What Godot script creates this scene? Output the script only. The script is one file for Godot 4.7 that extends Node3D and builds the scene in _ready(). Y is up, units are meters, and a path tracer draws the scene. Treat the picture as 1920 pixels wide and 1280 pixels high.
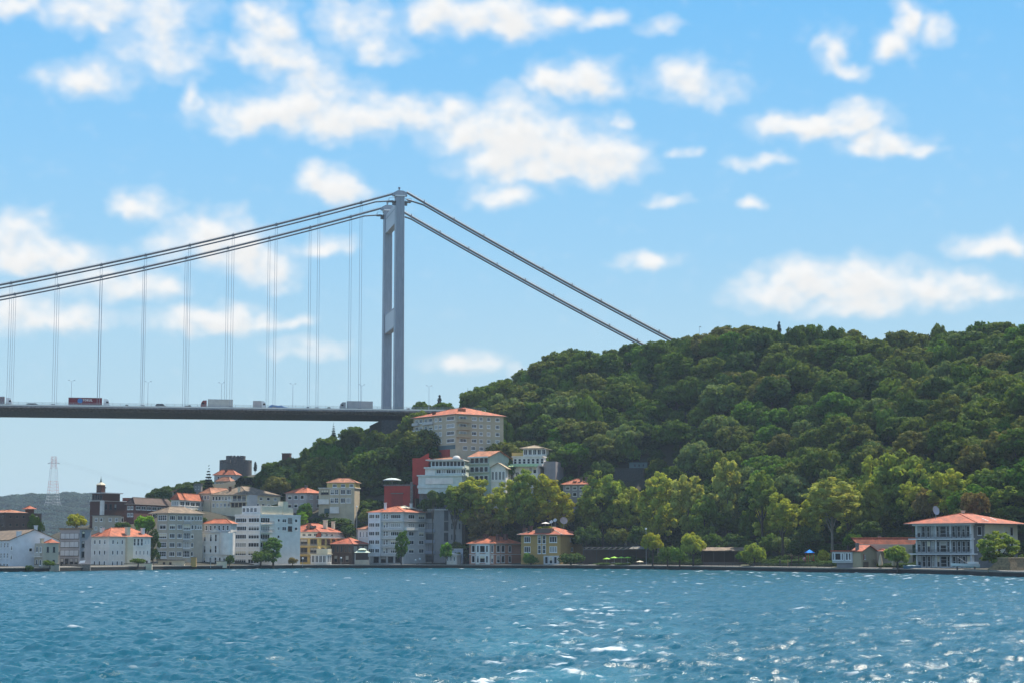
extends Node3D
# A strait seen from a boat: suspension bridge, wooded hill, waterfront houses.

const F := 3600.0            # focal length in units of 1/1280 of the picture height
const PITCH := 6.309         # camera tilt, degrees
const EYE := Vector3(0, 5, 0)

var M := {}                  # materials
var cache := {}              # shared meshes
var taken := {}              # names in use
var rects := []              # what stands in front of the forest, kept clear of crowns
var rng := RandomNumberGenerator.new()

# ---------------------------------------------------------------- measuring
func ray(px: float, py: float) -> Vector3:
	return Basis(Vector3.RIGHT, deg_to_rad(PITCH)) * Vector3((px - 960.0) / F, (640.0 - py) / F, -1.0)

func at(px: float, py: float, d: float) -> Vector3:
	var r := ray(px, py)
	return EYE + r * (d / -r.z)

func seen(p: Vector3) -> Vector2:
	var q := Basis(Vector3.RIGHT, deg_to_rad(-PITCH)) * (p - EYE)
	return Vector2(960.0 + q.x / -q.z * F, 640.0 - q.y / -q.z * F)

# ---------------------------------------------------------------- naming
func numbered(n: String) -> String:
	if not taken.has(n):
		taken[n] = 0
		return n
	taken[n] += 1
	return "%s_%03d" % [n, taken[n]]

func tag(o: Node, label: String, category := "", group := "", kind := "") -> Node:
	if label: o.set_meta("label", label)
	if category: o.set_meta("category", category)
	if group: o.set_meta("group", group)
	if kind: o.set_meta("kind", kind)
	return o

func thing(called: String, label: String, category: String, where := Vector3.ZERO, turn := 0.0, group := "") -> Node3D:
	var o := Node3D.new()
	o.name = numbered(called)
	add_child(o)
	o.position = where
	o.rotation.y = turn
	tag(o, label, category, group)
	return o

func part(parent: Node, called: String, mesh: Mesh, m: Material, where := Vector3.ZERO) -> MeshInstance3D:
	var o := MeshInstance3D.new()
	o.name = called
	o.mesh = mesh
	o.material_override = m
	o.position = where
	parent.add_child(o, true)
	return o

func solo(called: String, mesh: Mesh, m: Material, label: String, category: String, group := "", where := Vector3.ZERO, kind := "") -> MeshInstance3D:
	var o := MeshInstance3D.new()
	o.name = numbered(called)
	o.mesh = mesh
	o.material_override = m
	o.position = where
	add_child(o)
	tag(o, label, category, group, kind)
	return o

func struct(called: String, mesh: Mesh, m: Material, label := "") -> MeshInstance3D:
	var o := MeshInstance3D.new()
	o.name = called
	o.mesh = mesh
	o.material_override = m
	add_child(o)
	o.set_meta("kind", "structure")
	if label: o.set_meta("label", label)
	return o

# ---------------------------------------------------------------- mesh helpers
func begin() -> SurfaceTool:
	var st := SurfaceTool.new()
	st.begin(Mesh.PRIMITIVE_TRIANGLES)
	return st

func tri(st: SurfaceTool, a: Vector3, b: Vector3, c: Vector3, out: Vector3) -> void:
	var n := (b - a).cross(c - a)
	if n.length_squared() < 1e-12: return
	n = n.normalized()
	if n.dot(out) > 0.0:
		var t := b
		b = c
		c = t
	else:
		n = -n
	st.set_normal(n); st.add_vertex(a)
	st.set_normal(n); st.add_vertex(b)
	st.set_normal(n); st.add_vertex(c)

func quad(st: SurfaceTool, a: Vector3, b: Vector3, c: Vector3, d: Vector3, out: Vector3) -> void:
	tri(st, a, b, c, out)
	tri(st, a, c, d, out)

func box(st: SurfaceTool, lo: Vector3, hi: Vector3) -> void:
	var p := []
	for i in 8:
		p.append(Vector3(hi.x if i & 1 else lo.x, hi.y if i & 2 else lo.y, hi.z if i & 4 else lo.z))
	quad(st, p[0], p[1], p[3], p[2], Vector3(0, 0, -1))
	quad(st, p[4], p[5], p[7], p[6], Vector3(0, 0, 1))
	quad(st, p[0], p[2], p[6], p[4], Vector3(-1, 0, 0))
	quad(st, p[1], p[3], p[7], p[5], Vector3(1, 0, 0))
	quad(st, p[2], p[3], p[7], p[6], Vector3(0, 1, 0))
	quad(st, p[0], p[1], p[5], p[4], Vector3(0, -1, 0))

func cbox(st: SurfaceTool, c: Vector3, size: Vector3) -> void:
	box(st, c - size / 2, c + size / 2)

# box with free axes: centre, half extents along three axes
func obox(st: SurfaceTool, c: Vector3, ax: Vector3, ay: Vector3, az: Vector3) -> void:
	var p := []
	for i in 8:
		p.append(c + ax * (1.0 if i & 1 else -1.0) + ay * (1.0 if i & 2 else -1.0) + az * (1.0 if i & 4 else -1.0))
	quad(st, p[0], p[1], p[3], p[2], -az)
	quad(st, p[4], p[5], p[7], p[6], az)
	quad(st, p[0], p[2], p[6], p[4], -ax)
	quad(st, p[1], p[3], p[7], p[5], ax)
	quad(st, p[2], p[3], p[7], p[6], ay)
	quad(st, p[0], p[1], p[5], p[4], -ay)

func tube(st: SurfaceTool, a: Vector3, b: Vector3, r0: float, r1: float, seg := 8, caps := true) -> void:
	var d := (b - a).normalized()
	var x := d.cross(Vector3.UP if absf(d.y) < 0.9 else Vector3.RIGHT).normalized()
	var y := d.cross(x)
	for i in seg:
		var t0 := TAU * i / seg
		var t1 := TAU * (i + 1) / seg
		var e0 := x * cos(t0) + y * sin(t0)
		var e1 := x * cos(t1) + y * sin(t1)
		var a0 := a + e0 * r0
		var a1 := a + e1 * r0
		var b0 := b + e0 * r1
		var b1 := b + e1 * r1
		var nrm := [[a0, e0], [a1, e1], [b1, e1], [b0, e0]]
		var flip := (a1 - a0).cross(b1 - a0).dot(e0 + e1) > 0.0
		var order := [0, 2, 1, 0, 3, 2] if flip else [0, 1, 2, 0, 2, 3]
		for k in order:
			st.set_normal(nrm[k][1])
			st.add_vertex(nrm[k][0])
		if caps:
			if r0 > 0.001: tri(st, a, a0, a1, -d)
			if r1 > 0.001: tri(st, b, b0, b1, d)

# solid of revolution about y: pairs (radius, height)
func lathe(st: SurfaceTool, prof: Array, seg := 16, c := Vector3.ZERO, squash := Vector3.ONE) -> void:
	for k in prof.size() - 1:
		for i in seg:
			var t0 := TAU * i / seg
			var t1 := TAU * (i + 1) / seg
			var e0 := Vector3(cos(t0), 0, sin(t0))
			var e1 := Vector3(cos(t1), 0, sin(t1))
			var lo := Vector3(0, prof[k][1], 0)
			var hi := Vector3(0, prof[k + 1][1], 0)
			var tilt: float = prof[k][0] - prof[k + 1][0]
			var rise: float = prof[k + 1][1] - prof[k][1]
			var out: Vector3 = (e0 + e1) * 0.5 * rise + Vector3(0, tilt, 0)
			if out.length() < 1e-5: out = Vector3.UP
			quad(st, c + (lo + e0 * prof[k][0]) * squash, c + (lo + e1 * prof[k][0]) * squash, c + (hi + e1 * prof[k + 1][0]) * squash, c + (hi + e0 * prof[k + 1][0]) * squash, out)

func bxm(size: Vector3) -> Mesh:
	var key := "b%.2f_%.2f_%.2f" % [size.x, size.y, size.z]
	if not cache.has(key):
		var st := begin()
		cbox(st, Vector3.ZERO, size)
		cache[key] = st.commit()
	return cache[key]

func boxmesh(lo: Vector3, hi: Vector3) -> Mesh:
	var st := begin()
	box(st, lo, hi)
	return st.commit()

# ---------------------------------------------------------------- materials
func lin(r: float, g: float, b: float) -> Color:
	return Color(r, g, b).linear_to_srgb()

func flat(r: float, g: float, b: float, rough := 0.8, metal := 0.0) -> StandardMaterial3D:
	var m := StandardMaterial3D.new()
	m.albedo_color = lin(r, g, b)
	m.roughness = rough
	m.metallic = metal
	return m

func grain(freq: float, seed_: int, lo: float, hi: float, size := 512) -> NoiseTexture2D:
	var n := FastNoiseLite.new()
	n.noise_type = FastNoiseLite.TYPE_SIMPLEX_SMOOTH
	n.seed = seed_
	n.frequency = freq
	n.fractal_octaves = 5
	n.fractal_gain = 0.6
	var t := NoiseTexture2D.new()
	t.width = size
	t.height = size
	t.seamless = true
	t.noise = n
	var g := Gradient.new()
	g.set_color(0, Color(lo, lo, lo))
	g.set_color(1, Color(hi, hi, hi))
	t.color_ramp = g
	return t

var tex_plaster: NoiseTexture2D
var tex_rough: NoiseTexture2D
var tex_tile: ImageTexture

func plaster(r: float, g: float, b: float, rough := 0.85) -> StandardMaterial3D:
	var m := flat(r, g, b, rough)
	m.albedo_texture = tex_plaster
	m.uv1_triplanar = true
	m.uv1_world_triplanar = true
	m.uv1_scale = Vector3(0.06, 0.045, 0.06)
	return m

func stone(r: float, g: float, b: float, scale := 0.15) -> StandardMaterial3D:
	var m := flat(r, g, b, 0.95)
	m.albedo_texture = tex_rough
	m.uv1_triplanar = true
	m.uv1_world_triplanar = true
	m.uv1_scale = Vector3.ONE * scale
	return m

func tiles(r: float, g: float, b: float) -> StandardMaterial3D:
	var m := flat(r, g, b, 0.8)
	m.albedo_texture = tex_tile
	m.uv1_triplanar = true
	m.uv1_world_triplanar = true
	m.uv1_scale = Vector3.ONE * 0.16
	return m

func leaf(r: float, g: float, b: float, back := 0.5) -> StandardMaterial3D:
	var m := flat(r, g, b, 0.85)
	m.metallic_specular = 0.2
	m.vertex_color_use_as_albedo = true
	m.backlight_enabled = true
	m.backlight = lin(back, back, back * 0.55)
	m.cull_mode = BaseMaterial3D.CULL_DISABLED
	return m

func tile_image() -> ImageTexture:
	var im := Image.create(256, 256, false, Image.FORMAT_RGB8)
	var r := RandomNumberGenerator.new()
	r.seed = 5
	var n := FastNoiseLite.new()
	n.frequency = 0.02
	for ty in 32:
		for tx in 32:
			var v := 0.82 + r.randf() * 0.18 - (0.12 if r.randf() < 0.06 else 0.0)
			v *= 0.88 + 0.45 * n.get_noise_2d(tx * 5, ty * 5)
			for y in 8:
				for x in 8:
					var e := 0.78 if y == 0 or x == 0 else 1.0
					var c := v * e
					im.set_pixel(tx * 8 + x, ty * 8 + y, Color(c, c * 0.97, c * 0.94))
	return ImageTexture.create_from_image(im)

func make_materials() -> void:
	tex_plaster = grain(0.012, 3, 0.85, 1.0)
	tex_rough = grain(0.03, 9, 0.45, 1.0)
	tex_tile = tile_image()
	M.white = plaster(0.84, 0.80, 0.73)
	M.cream = plaster(0.74, 0.66, 0.48)
	M.beige = plaster(0.56, 0.48, 0.34)
	M.stonebeige = plaster(0.52, 0.45, 0.35)
	M.tan = plaster(0.46, 0.38, 0.24)
	M.grey = plaster(0.31, 0.30, 0.31)
	M.greywhite = plaster(0.58, 0.57, 0.55)
	M.concrete = stone(0.32, 0.30, 0.27)
	M.darkstone = stone(0.10, 0.10, 0.10)
	M.ochre = plaster(0.50, 0.31, 0.095)
	M.yellow = plaster(0.62, 0.46, 0.16)
	M.pink = plaster(0.52, 0.25, 0.16)
	M.red = plaster(0.42, 0.045, 0.03)
	M.brick = stone(0.20, 0.085, 0.06, 0.4)
	M.darkred = plaster(0.13, 0.045, 0.035)
	M.wood = plaster(0.10, 0.065, 0.05)
	M.bluewhite = plaster(0.76, 0.78, 0.80)
	M.green = plaster(0.44, 0.54, 0.46)
	M.palegreen = plaster(0.62, 0.70, 0.66)
	M.tealgrey = plaster(0.10, 0.16, 0.17)
	M.roof = tiles(0.62, 0.16, 0.06)
	M.roofred = tiles(0.56, 0.125, 0.05)
	M.roofpale = tiles(0.55, 0.22, 0.11)
	M.roofbrown = tiles(0.27, 0.20, 0.13)
	M.roofdark = tiles(0.10, 0.055, 0.045)
	M.rooftan = tiles(0.52, 0.42, 0.28)
	M.soffit = flat(0.30, 0.27, 0.23)
	M.frame = flat(0.75, 0.75, 0.73, 0.5)
	M.framebrown = flat(0.12, 0.08, 0.06, 0.5)
	M.framedark = flat(0.05, 0.055, 0.06, 0.4)
	M.glass = flat(0.014, 0.018, 0.022, 0.12)
	M.glass.metallic_specular = 0.28
	M.glass2 = flat(0.05, 0.062, 0.07, 0.12)
	M.glass2.metallic_specular = 0.35
	M.curtain = flat(0.30, 0.30, 0.28, 0.25)
	M.steel = plaster(0.30, 0.335, 0.39, 0.45)
	M.steel.uv1_scale = Vector3(0.15, 0.02, 0.15)
	M.beam = flat(0.50, 0.50, 0.52, 0.5)  # same steel as the legs, lightened to carry the sky light on it
	M.cable = flat(0.17, 0.16, 0.165, 0.6)
	M.rope = flat(0.30, 0.34, 0.40, 0.5)
	M.deck = stone(0.30, 0.275, 0.25, 0.05)
	M.deckedge = flat(0.80, 0.75, 0.66)
	M.asphalt = flat(0.05, 0.05, 0.052, 0.9)
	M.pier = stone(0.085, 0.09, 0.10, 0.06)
	M.rail = flat(0.35, 0.37, 0.38, 0.5)
	M.lamppost = flat(0.50, 0.55, 0.60, 0.5)
	M.iron = flat(0.03, 0.03, 0.032, 0.5)
	M.trunk = stone(0.13, 0.10, 0.075, 0.6)
	M.paletrunk = stone(0.38, 0.34, 0.27, 0.5)
	M.tyre = flat(0.015, 0.015, 0.016, 0.9)
	M.whitepaint = flat(0.75, 0.75, 0.74, 0.35)
	M.quay = stone(0.040, 0.038, 0.036, 0.3)
	M.coping = stone(0.46, 0.42, 0.35, 0.2)
	M.soil = stone(0.062, 0.058, 0.030, 0.08)
	# leaves: linear base colours
	M.leaf = [
		leaf(0.082, 0.142, 0.023, 0.70), leaf(0.103, 0.174, 0.024, 0.70), leaf(0.128, 0.179, 0.030, 0.70), leaf(0.147, 0.177, 0.038, 0.70),
		leaf(0.070, 0.125, 0.028, 0.70), leaf(0.161, 0.223, 0.068, 0.70), leaf(0.100, 0.207, 0.023, 0.70), leaf(0.173, 0.174, 0.044, 0.70),
	]
	M.leafpine = leaf(0.020, 0.034, 0.018, 0.2)
	M.leafyellow = leaf(0.403, 0.406, 0.034, 0.80)
	M.leafplane = leaf(0.393, 0.434, 0.068, 0.95)
	M.leafplane2 = leaf(0.423, 0.447, 0.106, 0.95)
	M.leafmid = leaf(0.237, 0.320, 0.054, 0.95)
	M.leafbright = leaf(0.196, 0.389, 0.034, 0.95)
	M.leafbrown = leaf(0.228, 0.180, 0.060, 0.80)
	M.leaffar = leaf(0.030, 0.066, 0.040, 0.3)

# ---------------------------------------------------------------- camera, sky, sun
const EXPOSURE := 1.62
var bins := {}
var cn := FastNoiseLite.new()
var cw := FastNoiseLite.new()

func make_view() -> void:
	var cam := Camera3D.new()
	cam.name = "camera"
	cam.fov = rad_to_deg(2.0 * atan(640.0 / F))
	cam.near = 0.5
	cam.far = 20000.0
	cam.position = EYE
	cam.rotation_degrees.x = PITCH
	add_child(cam)
	cam.current = true
	var env := Environment.new()
	env.background_mode = Environment.BG_SKY
	env.tonemap_mode = Environment.TONE_MAPPER_LINEAR
	env.tonemap_exposure = EXPOSURE
	env.sdfgi_enabled = true
	env.ssao_enabled = true
	env.ssil_enabled = true
	env.fog_enabled = true
	env.fog_density = 0.00008
	env.fog_light_color = Color(0.80, 0.89, 0.98)
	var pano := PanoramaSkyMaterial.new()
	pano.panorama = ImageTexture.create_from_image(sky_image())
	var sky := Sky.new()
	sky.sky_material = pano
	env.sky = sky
	var we := WorldEnvironment.new()
	we.name = "world_environment"
	we.environment = env
	add_child(we)
	var sun := DirectionalLight3D.new()
	sun.name = "sun"
	sun.light_energy = 1.6
	sun.light_color = Color(1.0, 0.955, 0.88)
	sun.light_angular_distance = 0.5
	sun.shadow_enabled = true
	var az := deg_to_rad(36.0)
	var el := deg_to_rad(55.0)
	var to := Vector3(sin(az) * cos(el), sin(el), -cos(az) * cos(el))
	add_child(sun)
	sun.look_at_from_position(to * 100.0, Vector3.ZERO, Vector3.UP)

const GRAD := [[0.0, 196, 220, 227], [3.0, 190, 220, 232], [6.0, 179, 218, 240], [9.0, 159, 211, 246], [12.0, 144, 205, 249], [16.5, 121, 195, 250], [25.0, 104, 183, 247], [40.0, 88, 168, 241], [90.0, 74, 152, 233]]  # upper bands, out of view, brightened to fill shaded walls

func air(el: float) -> Color:
	el = maxf(el, 0.0)
	for i in GRAD.size() - 1:
		if el <= GRAD[i + 1][0]:
			var t: float = (el - GRAD[i][0]) / (GRAD[i + 1][0] - GRAD[i][0])
			var a := Color(GRAD[i][1] / 255.0, GRAD[i][2] / 255.0, GRAD[i][3] / 255.0).srgb_to_linear()
			var b := Color(GRAD[i + 1][1] / 255.0, GRAD[i + 1][2] / 255.0, GRAD[i + 1][3] / 255.0).srgb_to_linear()
			return a.lerp(b, t)
	return Color(0.02, 0.12, 0.5)

func puff(x: float, y: float, rx: float, ry: float, w := 1.0) -> void:
	# a cumulus: bearing, height above the horizon and half axes in degrees
	var r := ray(x, y)
	var az := rad_to_deg(atan2(r.x, -r.z))
	var el := rad_to_deg(asin(r.normalized().y))
	var b := [az, el, rx / 62.0, ry / 62.0, w]
	for k in range(floori((az - b[2] * 1.6) / 2.0), floori((az + b[2] * 1.6) / 2.0) + 1):
		if not bins.has(k): bins[k] = []
		bins[k].append(b)

func density(az: float, el: float) -> float:
	var wx := cw.get_noise_2d(az * 1.3, el * 1.3)
	var wy := cw.get_noise_2d(az * 1.3 + 70.0, el * 1.3)
	var x := az + wx * 0.42
	var y := el + wy * 0.30
	var miss := 1.0
	var best := -0.9
	for b in bins.get(floori(x / 2.0), []):
		var dx: float = (x - b[0]) / b[2]
		var dy: float = (y - b[1]) / b[3]
		if dy < 0.0: dy *= 1.3
		var d := dx * dx + dy * dy
		if d < 2.2:
			var v: float = b[4] * (1.0 - d)
			if d > 1.0: v = 1.0 - d
			best = maxf(best, v)
			if v > 0.0: miss *= 1.0 - v * 0.9
	var f := 1.0 - miss if miss < 1.0 else best
	# unseen cumulus beyond these clouds, cover raised to brighten shaded walls
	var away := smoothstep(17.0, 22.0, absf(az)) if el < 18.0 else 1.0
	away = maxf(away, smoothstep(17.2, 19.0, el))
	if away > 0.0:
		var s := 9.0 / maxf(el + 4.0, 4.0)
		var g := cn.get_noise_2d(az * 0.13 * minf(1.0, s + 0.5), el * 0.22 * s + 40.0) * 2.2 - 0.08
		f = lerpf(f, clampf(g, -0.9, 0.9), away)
	var n := cn.get_noise_2d(az, el * 1.25)
	return f + n * 0.66

func sky_at(az: float, el: float) -> Color:
	return sky_shown(az, el) * (1.0 / EXPOSURE)

func sky_shown(az: float, el: float) -> Color:
	var c := air(el)
	if el < -1.0: return c
	var d := density(az, el)
	var a := smoothstep(-0.34, 0.98, d)
	a = maxf(a, 0.42 * smoothstep(-0.85, 0.6, d + 0.35 * cw.get_noise_2d(az * 2.0, el * 3.0)))
	a *= lerpf(0.74, 0.97, smoothstep(0.35, 1.15, d))
	a *= smoothstep(-0.5, 2.5, el)
	if a <= 0.0: return c
	var up := density(az - 0.12, el + 0.30)
	var lit := clampf(1.04 - 0.12 * smoothstep(0.15, 1.1, up), 0.0, 1.0)
	var cloud := Color(1.0, 0.99, 0.97) * lit
	cloud = cloud.lerp(Color(0.80, 0.86, 0.88), (1.0 - smoothstep(1.0, 9.0, el)) * 0.45)
	return c.lerp(cloud, a)

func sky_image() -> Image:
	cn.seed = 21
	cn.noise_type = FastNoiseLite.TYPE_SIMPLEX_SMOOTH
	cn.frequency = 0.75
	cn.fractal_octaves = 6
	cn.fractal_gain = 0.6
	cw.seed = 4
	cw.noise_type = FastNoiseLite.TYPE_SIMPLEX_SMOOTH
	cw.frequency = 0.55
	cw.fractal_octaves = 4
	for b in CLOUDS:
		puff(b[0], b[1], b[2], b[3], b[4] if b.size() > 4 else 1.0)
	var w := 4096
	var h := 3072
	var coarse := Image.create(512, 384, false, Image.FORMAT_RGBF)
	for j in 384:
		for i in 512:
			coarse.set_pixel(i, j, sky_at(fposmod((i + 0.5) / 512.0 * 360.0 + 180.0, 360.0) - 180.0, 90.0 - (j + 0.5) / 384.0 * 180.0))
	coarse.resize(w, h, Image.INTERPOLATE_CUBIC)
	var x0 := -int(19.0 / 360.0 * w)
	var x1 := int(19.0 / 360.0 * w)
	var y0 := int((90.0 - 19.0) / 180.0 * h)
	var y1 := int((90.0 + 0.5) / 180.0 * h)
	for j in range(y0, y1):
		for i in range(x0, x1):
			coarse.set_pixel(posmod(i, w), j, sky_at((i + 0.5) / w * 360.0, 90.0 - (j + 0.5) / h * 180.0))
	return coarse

const CLOUDS := [
	[230, 15, 170, 56, .75], [300, 88, 90, 58, .72], [330, 130, 60, 30, .6], [150, 28, 90, 38, .7], [165, 150, 90, 42], [30, 10, 50, 30],
	[500, 55, 62, 60], [520, 110, 75, 42, .8], [475, 95, 55, 42, .6], [590, 140, 60, 44, .75], [365, 185, 20, 32, .6],
	[470, 222, 105, 46], [590, 205, 135, 56], [640, 232, 120, 42], [745, 218, 95, 40],
	[680, 60, 78, 56, .72], [620, 30, 38, 42, .6], [725, 100, 58, 30, .6],
	[800, 30, 60, 42], [870, 28, 115, 50], [970, 40, 95, 46], [1040, 30, 62, 28], [1125, 42, 55, 20, .7], [1240, 50, 45, 18, .45],
	[1090, 155, 85, 45], [1040, 150, 60, 36], [960, 175, 40, 20, .4],
	[890, 255, 95, 50], [970, 245, 115, 78], [1050, 290, 155, 66], [1130, 310, 90, 52], [960, 315, 125, 42], [850, 210, 55, 34],
	[945, 370, 65, 28], [1285, 155, 75, 46, .85], [1350, 172, 60, 34, .55],
	[1540, 240, 125, 34], [1605, 222, 60, 38], [1660, 272, 90, 26], [1740, 286, 38, 18], [1470, 240, 50, 20],
	[1565, 100, 34, 48], [1600, 135, 34, 18], [1680, 88, 48, 38], [1705, 45, 22, 48, .9], [1755, 58, 34, 34, .9],
	[1430, 303, 62, 17, .75], [1410, 382, 26, 18, .8], [1250, 380, 45, 14, .6], [1285, 285, 24, 15, .7], [1165, 225, 28, 16, .7],
	[1215, 492, 64, 20], [1500, 512, 66, 38], [1450, 552, 95, 40], [1590, 530, 160, 46], [1700, 550, 170, 40], [1820, 545, 95, 26], [1590, 582, 110, 22],
	[1855, 465, 82, 29], [610, 345, 62, 40], [645, 368, 50, 26], [265, 390, 64, 36], [75, 403, 30, 16, .5],
	[400, 445, 92, 55], [450, 480, 100, 50], [505, 512, 62, 42], [40, 468, 75, 60], [115, 490, 115, 46, .85], [205, 532, 125, 40, .7], [0, 440, 42, 46], [275, 542, 85, 30],
	[610, 465, 56, 24], [380, 605, 125, 30], [430, 595, 60, 26], [522, 608, 62, 18], [140, 600, 66, 36], [40, 590, 66, 52], [870, 680, 74, 26], [580, 655, 85, 20, .6],
	[980, 692, 30, 12, .4], [300, 470, 50, 30, .4],
]

# ---------------------------------------------------------------- land and water
const SHORE := [[-500, 470], [0, 522], [100, 540], [320, 606], [600, 668], [820, 678], [980, 664], [1220, 624], [1540, 514], [1698, 486], [1797, 450], [1857, 419], [1916, 400], [2400, 330]]
const LAND := [
	[-500, 480, 1.2, 530, 2, 620, 8, 720, 12, 900, -6],
	[0, 522, 1.2, 560, 2, 620, 7, 700, 10, 860, -6],
	[100, 540, 1.2, 575, 2, 640, 6, 700, 8, 860, -6],
	[200, 572, 1.2, 610, 2, 690, 15, 740, 18, 920, -2],
	[310, 603, 1.2, 650, 3, 700, 19, 800, 30, 1100, 30],
	[430, 632, 1.2, 665, 4, 705, 19, 850, 36, 1100, 45],
	[560, 660, 1.2, 690, 1.7, 715, 18, 850, 44, 1100, 50],
	[700, 673, 1.2, 700, 1.8, 725, 22, 830, 56, 1100, 64],
	[800, 677, 1.2, 703, 1.9, 735, 40, 840, 63, 1100, 72],
	[900, 672, 1.2, 702, 2.0, 738, 42, 838, 67, 1100, 82],
	[1050, 652, 1.2, 692, 2.3, 738, 36, 830, 82, 1100, 92],
	[1200, 628, 1.2, 668, 2.3, 732, 40, 815, 86, 1100, 98],
	[1350, 583, 1.2, 630, 2.3, 702, 38, 795, 90, 1100, 104],
	[1500, 528, 1.2, 585, 2.0, 672, 38, 775, 86, 1050, 104],
	[1650, 495, 1.2, 550, 1.8, 640, 38, 760, 78, 1050, 100],
	[1800, 449, 1.2, 512, 1.7, 600, 38, 740, 80, 1050, 100],
	[1920, 399, 1.2, 505, 1.7, 580, 39, 720, 78, 1000, 104],
	[2400, 330, 1.2, 430, 5, 540, 40, 690, 76, 1000, 104],
]
var gn := FastNoiseLite.new()

func shore(px: float) -> float:
	for i in SHORE.size() - 1:
		if px <= SHORE[i + 1][0] or i == SHORE.size() - 2:
			return lerpf(SHORE[i][1], SHORE[i + 1][1], clampf((px - SHORE[i][0]) / (SHORE[i + 1][0] - SHORE[i][0]), 0, 1))
	return 400.0

func land(x: float, d: float) -> float:
	var px := 960.0 + x / d * 3546.0
	px = clampf(px, -499, 2399)
	var i := 0
	while i < LAND.size() - 2 and px > LAND[i + 1][0]: i += 1
	var t: float = (px - LAND[i][0]) / float(LAND[i + 1][0] - LAND[i][0])
	var a: Array = LAND[i]
	var b: Array = LAND[i + 1]
	var h := -8.0
	var d0 := maxf(lerpf(a[1], b[1], t), shore(px) + 4.0)
	if d < d0: return -8.0
	for k in range(1, 9, 2):
		var k0 := lerpf(a[k], b[k], t)
		var k1 := lerpf(a[k + 2], b[k + 2], t)
		if d <= k1 or k == 7:
			var u := (d - k0) / (k1 - k0)
			h = lerpf(lerpf(a[k + 1], b[k + 1], t), lerpf(a[k + 3], b[k + 3], t), minf(u, 1.0))
			break
	var rough := smoothstep(30.0, 90.0, d - d0)
	return h + rough * gn.get_noise_2d(x, d) * 4.0

func ridge(px: float) -> float:
	for i in LAND.size() - 1:
		if px <= LAND[i + 1][0]:
			return lerpf(LAND[i][7], LAND[i + 1][7], (px - LAND[i][0]) / float(LAND[i + 1][0] - LAND[i][0]))
	return 700.0

func far_y(x: float, z: float) -> float:
	var t := (z - 2650.0) / 700.0
	var top := 92.0 + 14.0 * sin((x + 900.0) * 0.0045) + 26.0 * gn.get_noise_2d(x * 0.12, 7.0)
	top *= 1.0 - 0.62 * smoothstep(-740.0, -600.0, x)
	return -4.0 + top * smoothstep(0.0, 0.8, t) - 60.0 * smoothstep(0.8, 1.0, t) + 9.0 * gn.get_noise_2d(x * 0.3, z * 0.3)

func make_land() -> void:
	gn.seed = 12
	gn.frequency = 0.02
	gn.fractal_octaves = 3
	var st := begin()
	st.set_smooth_group(0)
	var nx := 150
	var nd := 116
	var pts := []
	for j in nd + 1:
		var d := 322.0 + j * 6.8
		for i in nx + 1:
			var x := -340.0 + i * 4.9
			pts.append(Vector3(x, land(x, d), -d))
	for j in nd:
		for i in nx:
			var a: int = j * (nx + 1) + i
			var p0: Vector3 = pts[a]
			var p1: Vector3 = pts[a + 1]
			var p2: Vector3 = pts[a + nx + 2]
			var p3: Vector3 = pts[a + nx + 1]
			if maxf(maxf(p0.y, p1.y), maxf(p2.y, p3.y)) < -5.0: continue
			for v in [p0, p3, p2, p0, p2, p1]:
				st.add_vertex(v)
	st.index()
	st.generate_normals()
	struct("hillside", st.commit(), M.soil, "steep earth hillside under the woods")
	# quay: wall, coping and the paved strip behind it
	var wall := begin()
	var cope := begin()
	var pave := begin()
	var line := []
	for px in range(-420, 2330, 20):
		var d := shore(px)
		line.append(Vector3((px - 960.0) / 3546.0 * d, 0, -d))
	for i in line.size() - 1:
		var a: Vector3 = line[i]
		var b: Vector3 = line[i + 1]
		var back := Vector3(0, 0, -1)
		var up := Vector3.UP
		quad(wall, a - up * 3.0, b - up * 3.0, b + up * 1.05, a + up * 1.05, Vector3(0, 0, 1))
		var pave_w := 14.0 if i < 76 else 5.0
		var f := Vector3(0, 0, 0.14)
		quad(cope, a + f + up * 1.05, b + f + up * 1.05, b + f + up * 1.32, a + f + up * 1.32, Vector3(0, 0, 1))
		quad(cope, a + f + up * 1.32, b + f + up * 1.32, b + back * 0.8 + up * 1.32, a + back * 0.8 + up * 1.32, up)
		quad(cope, a + f + up * 1.05, b + f + up * 1.05, b + up * 1.05, a + up * 1.05, -up)
		quad(pave, a + back * 0.8 + up * 1.31, b + back * 0.8 + up * 1.31, b + back * pave_w + up * 1.5, a + back * pave_w + up * 1.5, up)
	struct("quay_wall", wall.commit(), M.quay, "dark wet quay wall along the whole shore")
	struct("quay_coping", cope.commit(), M.coping, "pale stone coping on the quay wall")
	struct("waterfront_pavement", pave.commit(), M.concrete, "pale paved strip behind the quay")
	# far shore
	var far := begin()
	var fp := []
	for j in 13:
		for i in 41:
			var x := -1750.0 + i * 45.0
			var t := j / 12.0
			fp.append(Vector3(x, far_y(x, 2650.0 + 700.0 * t), -2650.0 - 700.0 * t))
	for j in 12:
		for i in 40:
			var a := j * 41 + i
			for v in [fp[a], fp[a + 41], fp[a + 42], fp[a], fp[a + 42], fp[a + 1]]:
				far.add_vertex(v)
	far.index()
	far.generate_normals()
	struct("far_hill", far.commit(), M.leaffarground, "hazy wooded hill on the far shore")

# height of the sea: short wind waves
var w1 := FastNoiseLite.new()
var w2 := FastNoiseLite.new()
var w3 := FastNoiseLite.new()

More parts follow.
